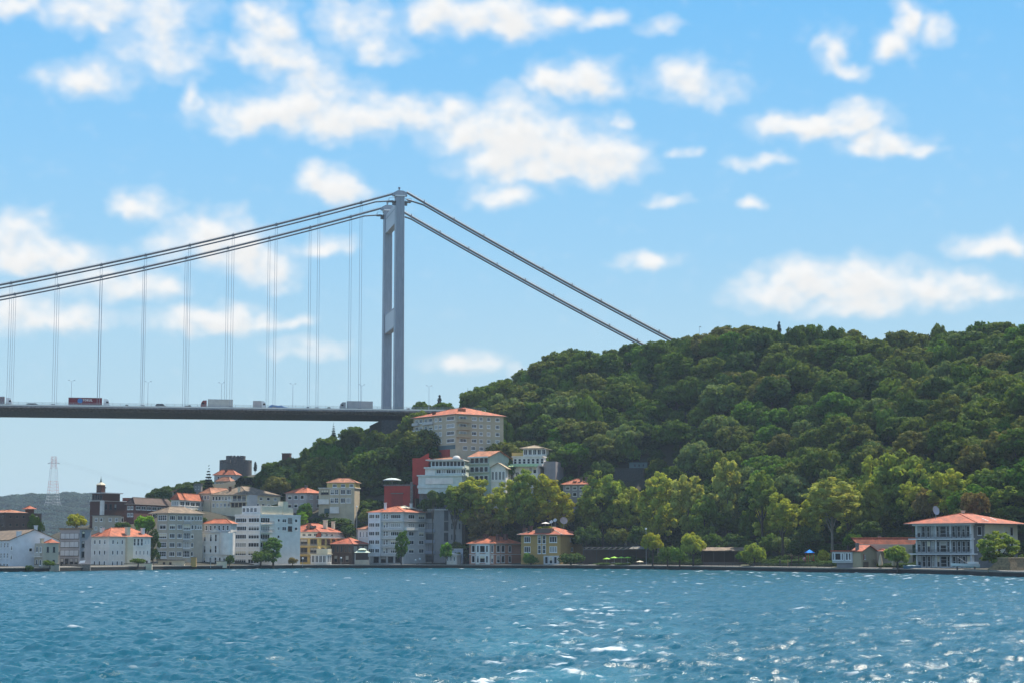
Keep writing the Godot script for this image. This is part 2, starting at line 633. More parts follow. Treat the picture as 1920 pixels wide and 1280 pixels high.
func make_water() -> void:
	w1.seed = 31; w1.noise_type = FastNoiseLite.TYPE_SIMPLEX_SMOOTH; w1.frequency = 1.0 / 3.0
	w1.fractal_octaves = 6; w1.fractal_gain = 0.64; w1.fractal_lacunarity = 2.0
	w2.seed = 8; w2.noise_type = FastNoiseLite.TYPE_SIMPLEX_SMOOTH; w2.frequency = 1.0 / 9.0
	w2.fractal_type = FastNoiseLite.FRACTAL_RIDGED; w2.fractal_octaves = 3; w2.fractal_gain = 0.5
	w3.seed = 77; w3.noise_type = FastNoiseLite.TYPE_SIMPLEX_SMOOTH; w3.frequency = 1.0 / 1.6
	w3.fractal_octaves = 5
	w3.fractal_gain = 0.6
	var rows := PackedFloat32Array()
	var d := 34.0
	while d < 725.0:
		rows.append(d)
		d *= 1.0034
	var nc := 420
	var n := rows.size()
	var v := PackedVector3Array()
	var col := PackedColorArray()
	v.resize(n * (nc + 1))
	col.resize(n * (nc + 1))
	var base := Color(0.002, 0.071, 0.110)
	for j in n:
		var dd := rows[j]
		for i in nc + 1:
			var x := (float(i) / nc - 0.5) * 0.84 * dd
			var a := w1.get_noise_2d(x * 0.85 + dd * 0.12, dd)
			var b := w2.get_noise_2d(x * 0.55 - dd * 0.2, dd)
			var h := a * 0.42 + b * 0.17
			var k := j * (nc + 1) + i
			v[k] = Vector3(x, h, -dd)
			# foam on breaking crests and along the wake, plus flecks painted as sun glitter
			var f := w3.get_noise_2d(x * 0.42, dd * 0.55)
			var wake := 0.0
			var off := absf(x - 1.0 - (dd - 70.0) * 0.062 - 1.4 * w3.get_noise_2d(dd * 0.05, 5.0)) / (4.0 + dd * 0.045)
			if off < 1.0 and dd < 330.0: wake = (1.0 - off) * 0.20 * (1.0 - smoothstep(90.0, 330.0, dd))
			var painted_glint := 0.13 * smoothstep(140.0, 480.0, dd) * (0.35 + 0.65 * smoothstep(-0.04, 0.2, x / dd))  # white flecks painted in for sun glitter, thicker far out and right
			var foam_glint := smoothstep(0.34, 0.50, h * 0.64 + f * 0.44 + wake + painted_glint)
			# aerated, paler water where the boat has passed
			var milky := clampf(wake * 5.0, 0.0, 1.0) * smoothstep(-0.25, 0.45, w3.get_noise_2d(x * 0.12, dd * 0.06)) * 0.5
			var body := base.lerp(Color(0.07, 0.24, 0.31), milky)
			col[k] = body.lerp(Color(0.72, 0.76, 0.78), foam_glint * 0.9)
	var idx := PackedInt32Array()
	idx.resize((n - 1) * nc * 6)
	var q := 0
	for j in n - 1:
		for i in nc:
			var a := j * (nc + 1) + i
			idx[q] = a; idx[q + 1] = a + nc + 1; idx[q + 2] = a + nc + 2
			idx[q + 3] = a; idx[q + 4] = a + nc + 2; idx[q + 5] = a + 1
			q += 6
	var nrm := PackedVector3Array()
	nrm.resize(v.size())
	for j in n:
		for i in nc + 1:
			var l := v[j * (nc + 1) + maxi(i - 1, 0)]
			var r := v[j * (nc + 1) + mini(i + 1, nc)]
			var f := v[maxi(j - 1, 0) * (nc + 1) + i]
			var b := v[mini(j + 1, n - 1) * (nc + 1) + i]
			nrm[j * (nc + 1) + i] = (r - l).cross(b - f).normalized()
	var arr := []
	arr.resize(Mesh.ARRAY_MAX)
	arr[Mesh.ARRAY_VERTEX] = v
	arr[Mesh.ARRAY_NORMAL] = nrm
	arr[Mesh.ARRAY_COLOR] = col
	arr[Mesh.ARRAY_INDEX] = idx
	var mesh := ArrayMesh.new()
	mesh.add_surface_from_arrays(Mesh.PRIMITIVE_TRIANGLES, arr)
	var m := StandardMaterial3D.new()
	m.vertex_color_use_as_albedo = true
	m.roughness = 0.22
	m.metallic_specular = 0.3
	var rn := FastNoiseLite.new()
	rn.seed = 5
	rn.frequency = 0.02
	rn.fractal_octaves = 4
	rn.fractal_gain = 0.7
	var rt := NoiseTexture2D.new()
	rt.width = 512
	rt.height = 512
	rt.seamless = true
	rt.as_normal_map = true
	rt.bump_strength = 6.0
	rt.noise = rn
	m.normal_enabled = true
	m.normal_texture = rt
	m.normal_scale = 1.0
	m.uv1_triplanar = true
	m.uv1_world_triplanar = true
	m.uv1_scale = Vector3.ONE * 0.6
	struct("water", mesh, m, "choppy blue strait with small whitecaps and painted sun glints")
	var wide := begin()
	quad(wide, Vector3(-9000, -1.6, 60), Vector3(9000, -1.6, 60), Vector3(9000, -1.6, -9000), Vector3(-9000, -1.6, -9000), Vector3.UP)
	var wm := flat(0.002, 0.071, 0.110, 0.25)
	struct("open_water", wide.commit(), wm, "open water of the strait beyond")

# ---------------------------------------------------------------- suspension bridge
const BU := Vector3(-0.9781, 0, 0.2079)   # along the deck, towards mid strait
const BT := Vector3(-0.2079, 0, -0.9781)  # across the deck, away from the viewer
const GAUGE := 33.8
var B0 := Vector3.ZERO

func bp(s: float, across: float, y: float) -> Vector3:
	return B0 + BU * s + BT * across + Vector3(0, y, 0)

# point of the near cable plane that a measured direction meets: (along, height)
func on_plane(px: float, py: float) -> Vector2:
	var r := ray(px, py)
	var n := BT
	var t := (B0 - EYE).dot(n) / r.dot(n)
	var p := EYE + r * t
	return Vector2((p - B0).dot(BU), p.y)

func sweep(pts: Array, r: float, seg := 8) -> Mesh:
	var st := begin()
	for i in pts.size() - 1:
		tube(st, pts[i], pts[i + 1], r, r, seg, false)
	return st.commit()

func deck_y(s: float) -> float:
	return lerpf(62.9, 62.3, clampf(s / 180.0, -1, 2))

func cable_y(s: float, top: float, c1: float, c2: float) -> float:
	return top + c1 * s + c2 * s * s

func make_bridge() -> void:
	var p := at(748, 560, 780.0)
	B0 = Vector3(p.x, 0, p.z)
	var br := thing("suspension_bridge", "grey steel suspension bridge with one tower crossing above the strait", "bridge", B0)
	var o := -B0
	var m := func(mesh: Mesh) -> Mesh: return mesh
	# fit the near main cable by least squares through measured stations
	var mp := [[20, 530], [108, 513], [195, 495], [278, 478], [362, 459], [442, 440], [522, 421], [600, 398], [677, 377]]
	var sta := []
	var a11 := 0.0; var a12 := 0.0; var a22 := 0.0; var r1 := 0.0; var r2 := 0.0
	var topv := on_plane(742, 360)
	var top: float = topv.y
	for q in mp:
		var v := on_plane(q[0], q[1])
		sta.append(v.x)
		var dy: float = v.y - top
		a11 += v.x * v.x; a12 += v.x * v.x * v.x; a22 += pow(v.x, 4); r1 += v.x * dy; r2 += v.x * v.x * dy
	var det := a11 * a22 - a12 * a12
	var c1 := (r1 * a22 - r2 * a12) / det
	var c2 := (a11 * r2 - a12 * r1) / det
	var step: float = (sta[0] - sta[8]) / 8.0
	# deck: a flat steel box, with road, kerbs and railings
	var sect := [[-3.6, -0.7], [-1.0, -2.0], [34.8, -2.0], [37.4, -0.7], [36.6, 0.0], [-2.8, 0.0]]
	var st := begin()
	var edge := begin()
	var road := begin()
	var rails := [begin(), begin()]
	var s := -36.0
	while s < 420.0:
		var e := minf(s + 12.0, 420.0)
		for k in sect.size():
			var a: Array = sect[k]
			var b: Array = sect[(k + 1) % sect.size()]
			var mid: Vector3 = BT * ((a[0] + b[0]) / 2 - 17) + Vector3.UP * ((a[1] + b[1]) / 2 + 1.4) * 8.0
			quad(st, o + bp(s, a[0], deck_y(s) + a[1]), o + bp(e, a[0], deck_y(e) + a[1]), o + bp(e, b[0], deck_y(e) + b[1]), o + bp(s, b[0], deck_y(s) + b[1]), mid)
		for side in [[-2.78, -2.38], [36.18, 36.58]]:
			var c := o + (bp(s, side[0], deck_y(s)) + bp(e, side[1], deck_y(e))) / 2 + Vector3(0, 0.27, 0)
			obox(edge, c, BU * (e - s) / 2, Vector3(0, 0.26, 0), BT * 0.2)
		quad(road, o + bp(s, 1.5, deck_y(s) + 0.012), o + bp(e, 1.5, deck_y(e) + 0.012), o + bp(e, 32.3, deck_y(e) + 0.012), o + bp(s, 32.3, deck_y(s) + 0.012), Vector3.UP)
		for side in 2:
			var ac := -2.58 if side == 0 else 36.38
			for hgt in [0.75, 1.1, 1.45]:
				obox(rails[side], o + (bp(s, ac, deck_y(s)) + bp(e, ac, deck_y(e))) / 2 + Vector3(0, hgt, 0), BU * (e - s) / 2, Vector3(0, 0.04, 0), BT * 0.04)
			for k in 4:
				var ps := s + k * 3.0
				obox(rails[side], o + bp(ps, ac, deck_y(ps) + 0.93), BU * 0.05, Vector3(0, 0.55, 0), BT * 0.05)
		s = e
	part(br, "deck_girder", st.commit(), M.deck)
	part(br, "deck_edge", edge.commit(), M.deckedge)
	part(br, "roadway", road.commit(), M.asphalt)
	part(br, "railing", rails[0].commit(), M.rail)
	part(br, "railing", rails[1].commit(), M.rail)
	# tower
	var legtop := top - 2.2
	for k in 2:
		var ac: float = k * GAUGE
		var leg := begin()
		var y0 := deck_y(0) - 0.4
		var w0 := 1.95
		var w1_ := 1.72
		var d0 := 2.5
		# chamfered, slightly tapered steel box
		var ring := [[-1, -0.86], [-0.9, -1], [0.9, -1], [1, -0.86], [1, 0.86], [0.9, 1], [-0.9, 1], [-1, 0.86]]
		for q in ring.size():
			var a: Array = ring[q]
			var b: Array = ring[(q + 1) % ring.size()]
			var out: Vector3 = BU * (a[0] + b[0]) + BT * (a[1] + b[1])
			quad(leg, o + bp(a[0] * w0, ac + a[1] * d0, y0), o + bp(b[0] * w0, ac + b[1] * d0, y0), o + bp(b[0] * w1_, ac + b[1] * d0, legtop), o + bp(a[0] * w1_, ac + a[1] * d0, legtop), out)
		var lg := part(br, "tower_leg", leg.commit(), M.steel)
		var cap := begin()
		obox(cap, o + bp(0, ac, legtop + 0.25), BU * 2.05, Vector3(0, 0.25, 0), BT * 2.75)
		part(lg, "leg_cap", cap.commit(), M.whitepaint)
		var sad := begin()
		var prof := [[-3.0, -1.4], [-2.7, 0.1], [-1.2, 0.75], [1.0, 0.8], [2.9, -0.3], [3.0, -1.4]]
		for q in prof.size():
			var a: Array = prof[q]
			var b: Array = prof[(q + 1) % prof.size()]
			quad(sad, o + bp(-a[0] * -1.0, ac - 1.2, legtop + 1.9 + a[1]), o + bp(b[0], ac - 1.2, legtop + 1.9 + b[1]), o + bp(b[0], ac + 1.2, legtop + 1.9 + b[1]), o + bp(a[0], ac + 1.2, legtop + 1.9 + a[1]), BU * (a[0] + b[0]) + Vector3.UP * (a[1] + b[1]) * 2.0)
		for side in [-1.2, 1.2]:
			for q in range(1, prof.size() - 1):
				tri(sad, o + bp(prof[0][0], ac + side, legtop + 1.9 + prof[0][1]), o + bp(prof[q][0], ac + side, legtop + 1.9 + prof[q][1]), o + bp(prof[q + 1][0], ac + side, legtop + 1.9 + prof[q + 1][1]), BT * side)
		part(lg, "cable_saddle", sad.commit(), M.steel)
		var mast := begin()
		tube(mast, o + bp(0.2, ac, legtop + 2.5), o + bp(0.2, ac, legtop + 3.7), 0.3, 0.25, 8)
		cbox(mast, o + bp(0.2, ac, legtop + 3.9), Vector3(0.9, 0.6, 0.9))
		part(lg, "beacon", mast.commit(), M.steel)
		# landings where the catwalks meet the leg
		for side in [-1, 1]:
			var plat := begin()
			obox(plat, o + bp(side * 3.2, ac, legtop - 1.9), BU * 1.5, Vector3(0, 0.18, 0), BT * 1.4)
			for q in [[1.4, -1.3], [1.4, 1.3], [-1.0, -1.3]]:
				obox(plat, o + bp(side * 3.2 + q[0] * side, ac + q[1], legtop - 1.2), BU * 0.06, Vector3(0, 0.65, 0), BT * 0.06)
			obox(plat, o + bp(side * 3.2, ac - 1.3, legtop - 0.6), BU * 1.4, Vector3(0, 0.05, 0), BT * 0.05)
			obox(plat, o + bp(side * 2.4, ac, legtop - 2.7), BU * 0.7, Vector3(0, 0.7, 0), BT * 0.5)
			part(lg, "catwalk_landing", plat.commit(), M.cable)
	# portal beams
	for q in [[top - 8.2, 4.0, true], [deck_y(0) + 38.8, 4.1, false]]:
		var bm := begin()
		obox(bm, o + bp(0, GAUGE / 2, q[0]), BU * 1.25, Vector3(0, q[1], 0), BT * (GAUGE / 2 - 2.5))
		var pb := part(br, "portal_beam", bm.commit(), M.beam)
		var tr := begin()
		for e in [-0.94, 0.94] if not q[2] else [0.5]:
			obox(tr, o + bp(0, GAUGE / 2, q[0] + q[1] * e), BU * 1.33, Vector3(0, 0.16, 0), BT * (GAUGE / 2 - 2.6))
		part(pb, "flange", tr.commit(), M.steel)
	# cables, catwalks, hangers
	var backlow := on_plane(1258, 635)
	for k in 2:
		var ac: float = k * GAUGE
		var main := []
		var walk := []
		var hand := []
		var q := 2.8
		while q <= 421.0:
			var y := cable_y(q, top, c1, c2)
			if q > 200.0: y = cable_y(200.0, top, c1, c2) + (c1 + 2 * c2 * 200.0) * (q - 200.0) * maxf(1.0 - (q - 200.0) / 700.0, 0.2)
			main.append(o + bp(q, ac, y))
			if q > 10.0: walk.append(o + bp(q, ac, y - 1.35))
			else: walk.append(o + bp(q, ac, y - lerpf(2.9, 1.35, (q - 2.8) / 7.2)))
			hand.append(o + bp(q, ac - 0.9, y + 0.55))
			q += 3.6
		var mc := part(br, "main_cable", sweep(main, 0.42), M.cable)
		part(mc, "hand_rope", sweep(hand, 0.035, 4), M.rope)
		part(br, "catwalk", sweep(walk, 0.3), M.cable)
		var back := []
		var bwalk := []
		var bhand := []
		var len_b := -backlow.x
		for i in 41:
			var t := i / 40.0 * 1.28
			var y := top + (backlow.y - top) * t - 3.2 * t * (1.0 - t)
			back.append(o + bp(-2.8 + (backlow.x + 2.8) * t, ac, y))
			bwalk.append(o + bp(-2.8 + (backlow.x + 2.8) * t, ac, y - lerpf(3.0, 1.15, minf(t * 16.0, 1.0))))
			bhand.append(o + bp(-2.8 + (backlow.x + 2.8) * t, ac - 0.9, y + 0.75))
		var bc := part(br, "backstay_cable", sweep(back, 0.5), M.cable)
		part(bc, "hand_rope", sweep(bhand, 0.05, 4), M.rope)
		part(br, "backstay_catwalk", sweep(bwalk, 0.36), M.cable)
		# posts that carry the hand ropes of the backstay
		for i in 9:
			var t := (i + 0.6) / 9.0
			var pst := begin()
			var y := top + (backlow.y - top) * t - 3.2 * t * (1.0 - t)
			obox(pst, o + bp(-2.8 + (backlow.x + 2.8) * t, ac, y + 0.3), BU * 0.1, Vector3(0, 0.9, 0), BT * 0.4)
			part(bc, "rope_post", pst.commit(), M.cable)
		for i in 19:
			var hs: float = sta[8] + step * i
			var y := cable_y(hs, top, c1, c2)
			if hs > 200.0: y = cable_y(200.0, top, c1, c2) + (c1 + 2 * c2 * 200.0) * (hs - 200.0) * maxf(1.0 - (hs - 200.0) / 700.0, 0.2)
			var cl := begin()
			obox(cl, o + bp(hs, ac, y - 0.1), BU * 0.4, Vector3(0, 0.5, 0), BT * 0.5)
			obox(cl, o + bp(hs, ac - 0.9, y + 0.2), BU * 0.05, Vector3(0, 0.6, 0), BT * 0.05)
			var clamp_ := part(br, "cable_clamp", cl.commit(), M.cable)
			var hg := begin()
			for e in [-0.42, 0.42]:
				tube(hg, o + bp(hs + e, ac, y - 0.4), o + bp(hs + e, ac, deck_y(hs) + 0.3), 0.065, 0.065, 5, false)
			part(br, "hanger", hg.commit(), M.rope)
			var so := begin()
			obox(so, o + bp(hs, ac, deck_y(hs) + 0.5), BU * 0.75, Vector3(0, 0.55, 0), BT * 0.4)
			part(br, "hanger_socket", so.commit(), M.cable)
	# pier and abutment below the deck
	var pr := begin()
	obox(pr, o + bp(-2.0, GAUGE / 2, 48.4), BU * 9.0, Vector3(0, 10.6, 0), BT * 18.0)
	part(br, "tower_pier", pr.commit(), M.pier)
	var ab := begin()
	obox(ab, o + bp(-24.0, GAUGE / 2, 50.0), BU * 13.0, Vector3(0, 9.0, 0), BT * 17.0)
	part(br, "abutment", ab.commit(), M.concrete)

	# lamps along the near side
	var lamp_at := [[131, "black lamp post on the bridge just behind the red lorry"], [278, "tall lamp post on the bridge beside the dark van"], [419, "lamp post on the bridge in front of the long grey lorry trailer"], [556, "lamp post on the bridge right of the blue loaded lorry"], [688, "lamp post on the bridge just left of the tower"], [817, "lamp post beside the dark cypress right of the bridge tower"]]
	for q in lamp_at:
		var sv := on_plane(q[0], 760).x
		var y := deck_y(sv)
		var lp := thing("street_lamp", q[1], "street lamp", bp(sv, 17.0, y), 0.0, "lamp posts along the bridge deck")
		var po := begin()
		tube(po, Vector3.ZERO, Vector3(0, 11.6, 0), 0.11, 0.07, 6)
		part(lp, "post", po.commit(), M.lamppost)
		for e in [-1, 1]:
			var arm := begin()
			tube(arm, Vector3(0, 11.4, 0), BU * e * 0.9 + Vector3(0, 12.0, 0), 0.04, 0.04, 5)
			var am := part(lp, "arm", arm.commit(), M.lamppost)
			var hd := begin()
			obox(hd, BU * e * 1.05 + Vector3(0, 12.0, 0), BU * 0.3, Vector3(0, 0.1, 0), BT * 0.15)
			part(am, "lamp_head", hd.commit(), M.lamppost)

	# traffic
	lorry(127, 204, "dark red lorry with a blue disc and white lettering on the bridge", plaster(0.21, 0.018, 0.032), M.whitepaint, 1, true)
	lorry(377, 437, "long pale grey lorry with a small red cab on the bridge", plaster(0.66, 0.63, 0.56), flat(0.25, 0.04, 0.03, 0.5), -1, false)
	lorry(640, 701, "pale grey lorry trailer on the bridge just left of the tower", plaster(0.52, 0.50, 0.49), flat(0.3, 0.3, 0.3, 0.5), -1, false)
	lorry(-55, 20, "grey lorry with a white cab at the left edge of the bridge", plaster(0.25, 0.2, 0.22), M.whitepaint, 1, false)
	lorry(476, 500, "short white box van on the bridge in front of the blue load", plaster(0.55, 0.50, 0.49), M.whitepaint, 1, false, 1.25)
	carrier(505, 541)
	car(350, 362, "small dark car on the bridge left of the long pale lorry", flat(0.04, 0.045, 0.05, 0.3), 1.5, false)
	car(291, 312, "dark grey van alone on the bridge beneath the hangers", flat(0.03, 0.032, 0.035, 0.35), 2.0, true)
	car(47, 75, "low dark flatbed truck on the bridge near its left edge", flat(0.06, 0.065, 0.07, 0.5), 1.5, true)
	car(612, 626, "small dark car on the bridge left of the grey trailer", flat(0.03, 0.035, 0.05, 0.3), 1.45, false)
	car(762, 776, "white car on the bridge just right of the tower", M.whitepaint, 1.45, false)
	car(741, 752, "blue van on the bridge in front of the tower leg", flat(0.03, 0.07, 0.19, 0.35), 2.1, true)
	car(574, 584, "silver car on the bridge between lamp post and hangers", flat(0.25, 0.26, 0.27, 0.3, 0.4), 1.45, false)
	car(232, 243, "dark car on the bridge ahead of the red lorry", flat(0.04, 0.03, 0.03, 0.3), 1.4, false)

func wheels(parent: Node, xs: Array, half: float, r := 0.5) -> void:
	var key := "wheel%.2f" % r
	if not cache.has(key):
		var st := begin()
		tube(st, Vector3(0, 0, -0.16), Vector3(0, 0, 0.16), r, r, 12)
		cache[key] = st.commit()
		var hb := begin()
		tube(hb, Vector3(0, 0, -0.18), Vector3(0, 0, 0.18), r * 0.5, r * 0.5, 8)
		cache[key + "hub"] = hb.commit()
	for x in xs:
		for z in [-1, 1]:
			var w := part(parent, "wheel", cache[key], M.tyre, Vector3(x, r, z * half))
			part(w, "rim", cache[key + "hub"], M.rail)

func lorry(x0: float, x1: float, label: String, body: Material, cab: Material, dir: int, sign_: bool, hi := 0.0) -> void:
	# local x runs to the right in the picture, z towards the viewer
	var a := on_plane(x0, 765).x
	var b := on_plane(x1, 765).x
	var lane := 5.2
	var len_ := absf(a - b) * (1.0 + lane / 780.0)
	var mid := (a + b) / 2.0
	var o := thing("lorry", label, "lorry", bp(mid, lane, deck_y(mid) + 0.02), atan2(BU.z, -BU.x) , "lorries on the bridge")
	var cabl := 2.3
	var short := len_ < 9.0
	if short: cabl = 1.9
	var h := 4.0 if not short else 3.6
	var x_lo := -len_ / 2
	var x_hi := len_ / 2
	var t0 := x_lo if dir > 0 else x_lo + cabl + 0.6
	var t1 := x_hi - cabl - 0.6 if dir > 0 else x_hi
	if short: t1 += 0.5
	part(o, "cargo_box", boxmesh(Vector3(t0, 1.15, -1.27), Vector3(t1, h, 1.27)), body)
	part(o, "chassis", boxmesh(Vector3(x_lo + 0.2, 0.6, -1.0), Vector3(x_hi - 0.3, 1.12, 1.0)), M.iron)
	var fr := begin()
	box(fr, Vector3(t0 - 0.03, h - 0.12, -1.3), Vector3(t1 + 0.03, h + 0.06, 1.3))
	box(fr, Vector3(t0 - 0.03, 1.05, 1.2), Vector3(t1 + 0.03, 1.3, 1.31))
	part(o, "frame_rail", fr.commit(), M.greywhite)
	var cs := begin()
	var cx := x_hi if dir > 0 else x_lo
	var prof := [[0.0, 0.55], [0.0, 1.9], [-0.35, 3.0], [-0.9, 3.55], [-cabl, 3.6], [-cabl, 0.55]]
	for k in prof.size():
		var p: Array = prof[k]
		var q: Array = prof[(k + 1) % prof.size()]
		var nrm := Vector3((q[1] - p[1]) * dir, -(q[0] - p[0]), 0)
		nrm = Vector3((p[0] + q[0] + cabl) * dir, (p[1] + q[1] - 4.0), 0)
		quad(cs, Vector3(cx + p[0] * dir, p[1], -1.2), Vector3(cx + q[0] * dir, q[1], -1.2), Vector3(cx + q[0] * dir, q[1], 1.2), Vector3(cx + p[0] * dir, p[1], 1.2), nrm)
	for z in [-1.2, 1.2]:
		for k in range(1, prof.size() - 1):
			tri(cs, Vector3(cx + prof[0][0] * dir, prof[0][1], z), Vector3(cx + prof[k][0] * dir, prof[k][1], z), Vector3(cx + prof[k + 1][0] * dir, prof[k + 1][1], z), Vector3(0, 0, z))
	var cb := part(o, "cab", cs.commit(), cab)
	var sw := begin()
	for z in [-1.21, 1.21]:
		cbox(sw, Vector3(cx - dir * 0.85, 2.3, z), Vector3(0.9, 0.75, 0.02))
	part(cb, "side_window", sw.commit(), M.glass)
	wheels(o, [x_lo + 1.3, x_lo + 2.6, x_hi - 1.4] if not short else [x_lo + 1.2, x_hi - 1.2], 1.05)
	if sign_:
		var dsc := begin()
		tube(dsc, Vector3(t0 + (t1 - t0) * 0.345, 2.75, 1.275), Vector3(t0 + (t1 - t0) * 0.345, 2.75, 1.30), 1.0, 1.0, 20)
		part(o, "blue_disc", dsc.commit(), flat(0.02, 0.17, 0.45, 0.5))
		var tm := TextMesh.new()
		var f := SystemFont.new()
		f.font_names = PackedStringArray(["Droid Sans"])
		f.font_weight = 700
		tm.font = f
		tm.text = "TORUL"
		tm.font_size = 64
		tm.pixel_size = 0.0185
		tm.depth = 0.02
		part(o, "lettering", tm, M.whitepaint, Vector3(t0 + (t1 - t0) * 0.57, 3.0, 1.29))

func carrier(x0: float, x1: float) -> void:
	var a := on_plane(x0, 765).x
	var b := on_plane(x1, 765).x
	var mid := (a + b) / 2.0
	var len_ := absf(a - b)
	var o := thing("lorry", "low lorry with a bright blue covered load on the bridge", "lorry", bp(mid, 5.2, deck_y(mid) + 0.02), atan2(BU.z, -BU.x), "lorries on the bridge")
	part(o, "flatbed", boxmesh(Vector3(-len_ / 2, 0.7, -1.2), Vector3(len_ / 2, 1.1, 1.2)), M.iron)
	var st := begin()
	var hs := [1.5, 2.2, 2.0, 1.75, 1.95, 1.5, 1.2]
	for i in 6:
		var xa := -len_ / 2 + len_ * i / 6.0
		var xb := -len_ / 2 + len_ * (i + 1) / 6.0
		quad(st, Vector3(xa, hs[i], -0.8), Vector3(xb, hs[i + 1], -0.8), Vector3(xb, hs[i + 1], 0.8), Vector3(xa, hs[i], 0.8), Vector3.UP)
		for z in [-1, 1]:
			quad(st, Vector3(xa, hs[i], z * 0.8), Vector3(xb, hs[i + 1], z * 0.8), Vector3(xb, 1.1, z * 1.15), Vector3(xa, 1.1, z * 1.15), Vector3(0, 0.2, z))
	part(o, "blue_tarpaulin", st.commit(), flat(0.02, 0.16, 0.42, 0.6))
	wheels(o, [-len_ / 2 + 0.9, -len_ / 2 + 2.0, len_ / 2 - 1.0], 1.05, 0.45)

func car(x0: float, x1: float, label: String, paint: Material, h: float, van: bool) -> void:
	var a := on_plane(x0, 765).x
	var b := on_plane(x1, 765).x
	var mid := (a + b) / 2.0
	var len_ := clampf(absf(a - b), 2.2, 6.5)
	var o := thing("van" if van else "car", label, "van" if van else "car", bp(mid, 4.4, deck_y(mid) + 0.02), atan2(BU.z, -BU.x), "cars and vans on the bridge")
	var l := len_ / 2
	var side := [[-l, 0.45], [-l, h * 0.62], [-l * 0.82, h * 0.95], [-l * 0.6, h], [l * 0.35, h], [l * 0.68, h * 0.62], [l, h * 0.52], [l, 0.45]] if van else [[-l, 0.45], [-l, h * 0.62], [-l * 0.7, h * 0.68], [-l * 0.38, h], [l * 0.2, h], [l * 0.52, h * 0.64], [l * 0.95, h * 0.55], [l, 0.45]]
	var st := begin()
	for k in side.size():
		var p: Array = side[k]
		var q: Array = side[(k + 1) % side.size()]
		quad(st, Vector3(p[0], p[1], -0.85), Vector3(q[0], q[1], -0.85), Vector3(q[0], q[1], 0.85), Vector3(p[0], p[1], 0.85), Vector3((p[0] + q[0]) * 0.4, (p[1] + q[1]) - h * 0.9, 0))
	for z in [-0.85, 0.85]:
		for k in range(1, side.size() - 1):
			tri(st, Vector3(side[0][0], side[0][1], z), Vector3(side[k][0], side[k][1], z), Vector3(side[k + 1][0], side[k + 1][1], z), Vector3(0, 0, z))
	part(o, "body", st.commit(), paint)
	var gl := begin()
	for z in [-0.86, 0.86]:
		box(gl, Vector3(-l * 0.45, h * 0.66, z - 0.01), Vector3(l * 0.25, h * 0.92, z + 0.01))
	part(o, "side_window", gl.commit(), M.glass)
	wheels(o, [-l * 0.62, l * 0.62], 0.78, 0.34)

# ---------------------------------------------------------------- trees
# a crown of leaf-sized faces spread over many puffs; unit size: radius about 1, centre at 0
func crown(seed_: int, puffs: Array, leaves: int, size: float, long := 1.6) -> ArrayMesh:
	var r := RandomNumberGenerator.new()
	r.seed = seed_
	var total := 0.0
	for p in puffs: total += p[1] * p[1]
	var v := PackedVector3Array()
	var n := PackedVector3Array()
	var c := PackedColorArray()
	var ix := PackedInt32Array()
	for p in puffs:
		var ctr: Vector3 = p[0]
		var rad: float = p[1]
		var flatten: float = p[2] if p.size() > 2 else 0.85
		var tint := 0.7 + r.randf() * 0.6
		var warm := r.randf_range(-0.10, 0.14)
		var cnt := int(leaves * rad * rad / total)
		for k in cnt:
			var dir := Vector3(r.randfn(), r.randfn() + 0.25, r.randfn()).normalized()
			var shell := 0.70 + 0.42 * r.randf()
			if r.randf() < 0.2: shell = r.randf() * 0.8
			var pos := ctr + Vector3(dir.x, dir.y * flatten, dir.z) * rad * shell
			var buried := false
			for q in puffs:
				if q != p and (pos - q[0]).length() < q[1] * 0.62:
					buried = true
					break
			if buried: continue
			var nn := (dir + Vector3(r.randf_range(-1, 1), r.randf_range(-1, 1), r.randf_range(-1, 1)) * 0.75).normalized()
			var t := nn.cross(Vector3(r.randf_range(-1, 1), r.randf_range(-1, 1), r.randf_range(-1, 1))).normalized()
			var b := nn.cross(t)
			var s := size * r.randf_range(0.6, 1.35)
			var sn := (nn * 0.85 + dir * 0.3).normalized()
			var w := tint * r.randf_range(0.66, 1.34)
			var col := Color(w * (1.0 + warm), w, w * (1.0 - warm))
			var k0 := v.size()
			v.append(pos - t * s * long * 0.5); v.append(pos + b * s * 0.5); v.append(pos + t * s * long * 0.5); v.append(pos - b * s * 0.5)
			for i in 4:
				n.append(sn)
				c.append(col)
			ix.append_array(PackedInt32Array([k0, k0 + 1, k0 + 2, k0, k0 + 2, k0 + 3] if (v[k0 + 1] - v[k0]).cross(v[k0 + 2] - v[k0]).dot(nn) < 0.0 else [k0, k0 + 2, k0 + 1, k0, k0 + 3, k0 + 2]))
	var arr := []
	arr.resize(Mesh.ARRAY_MAX)
	arr[Mesh.ARRAY_VERTEX] = v
	arr[Mesh.ARRAY_NORMAL] = n
	arr[Mesh.ARRAY_COLOR] = c
	arr[Mesh.ARRAY_INDEX] = ix
	var m := ArrayMesh.new()
	m.add_surface_from_arrays(Mesh.PRIMITIVE_TRIANGLES, arr)
	return m

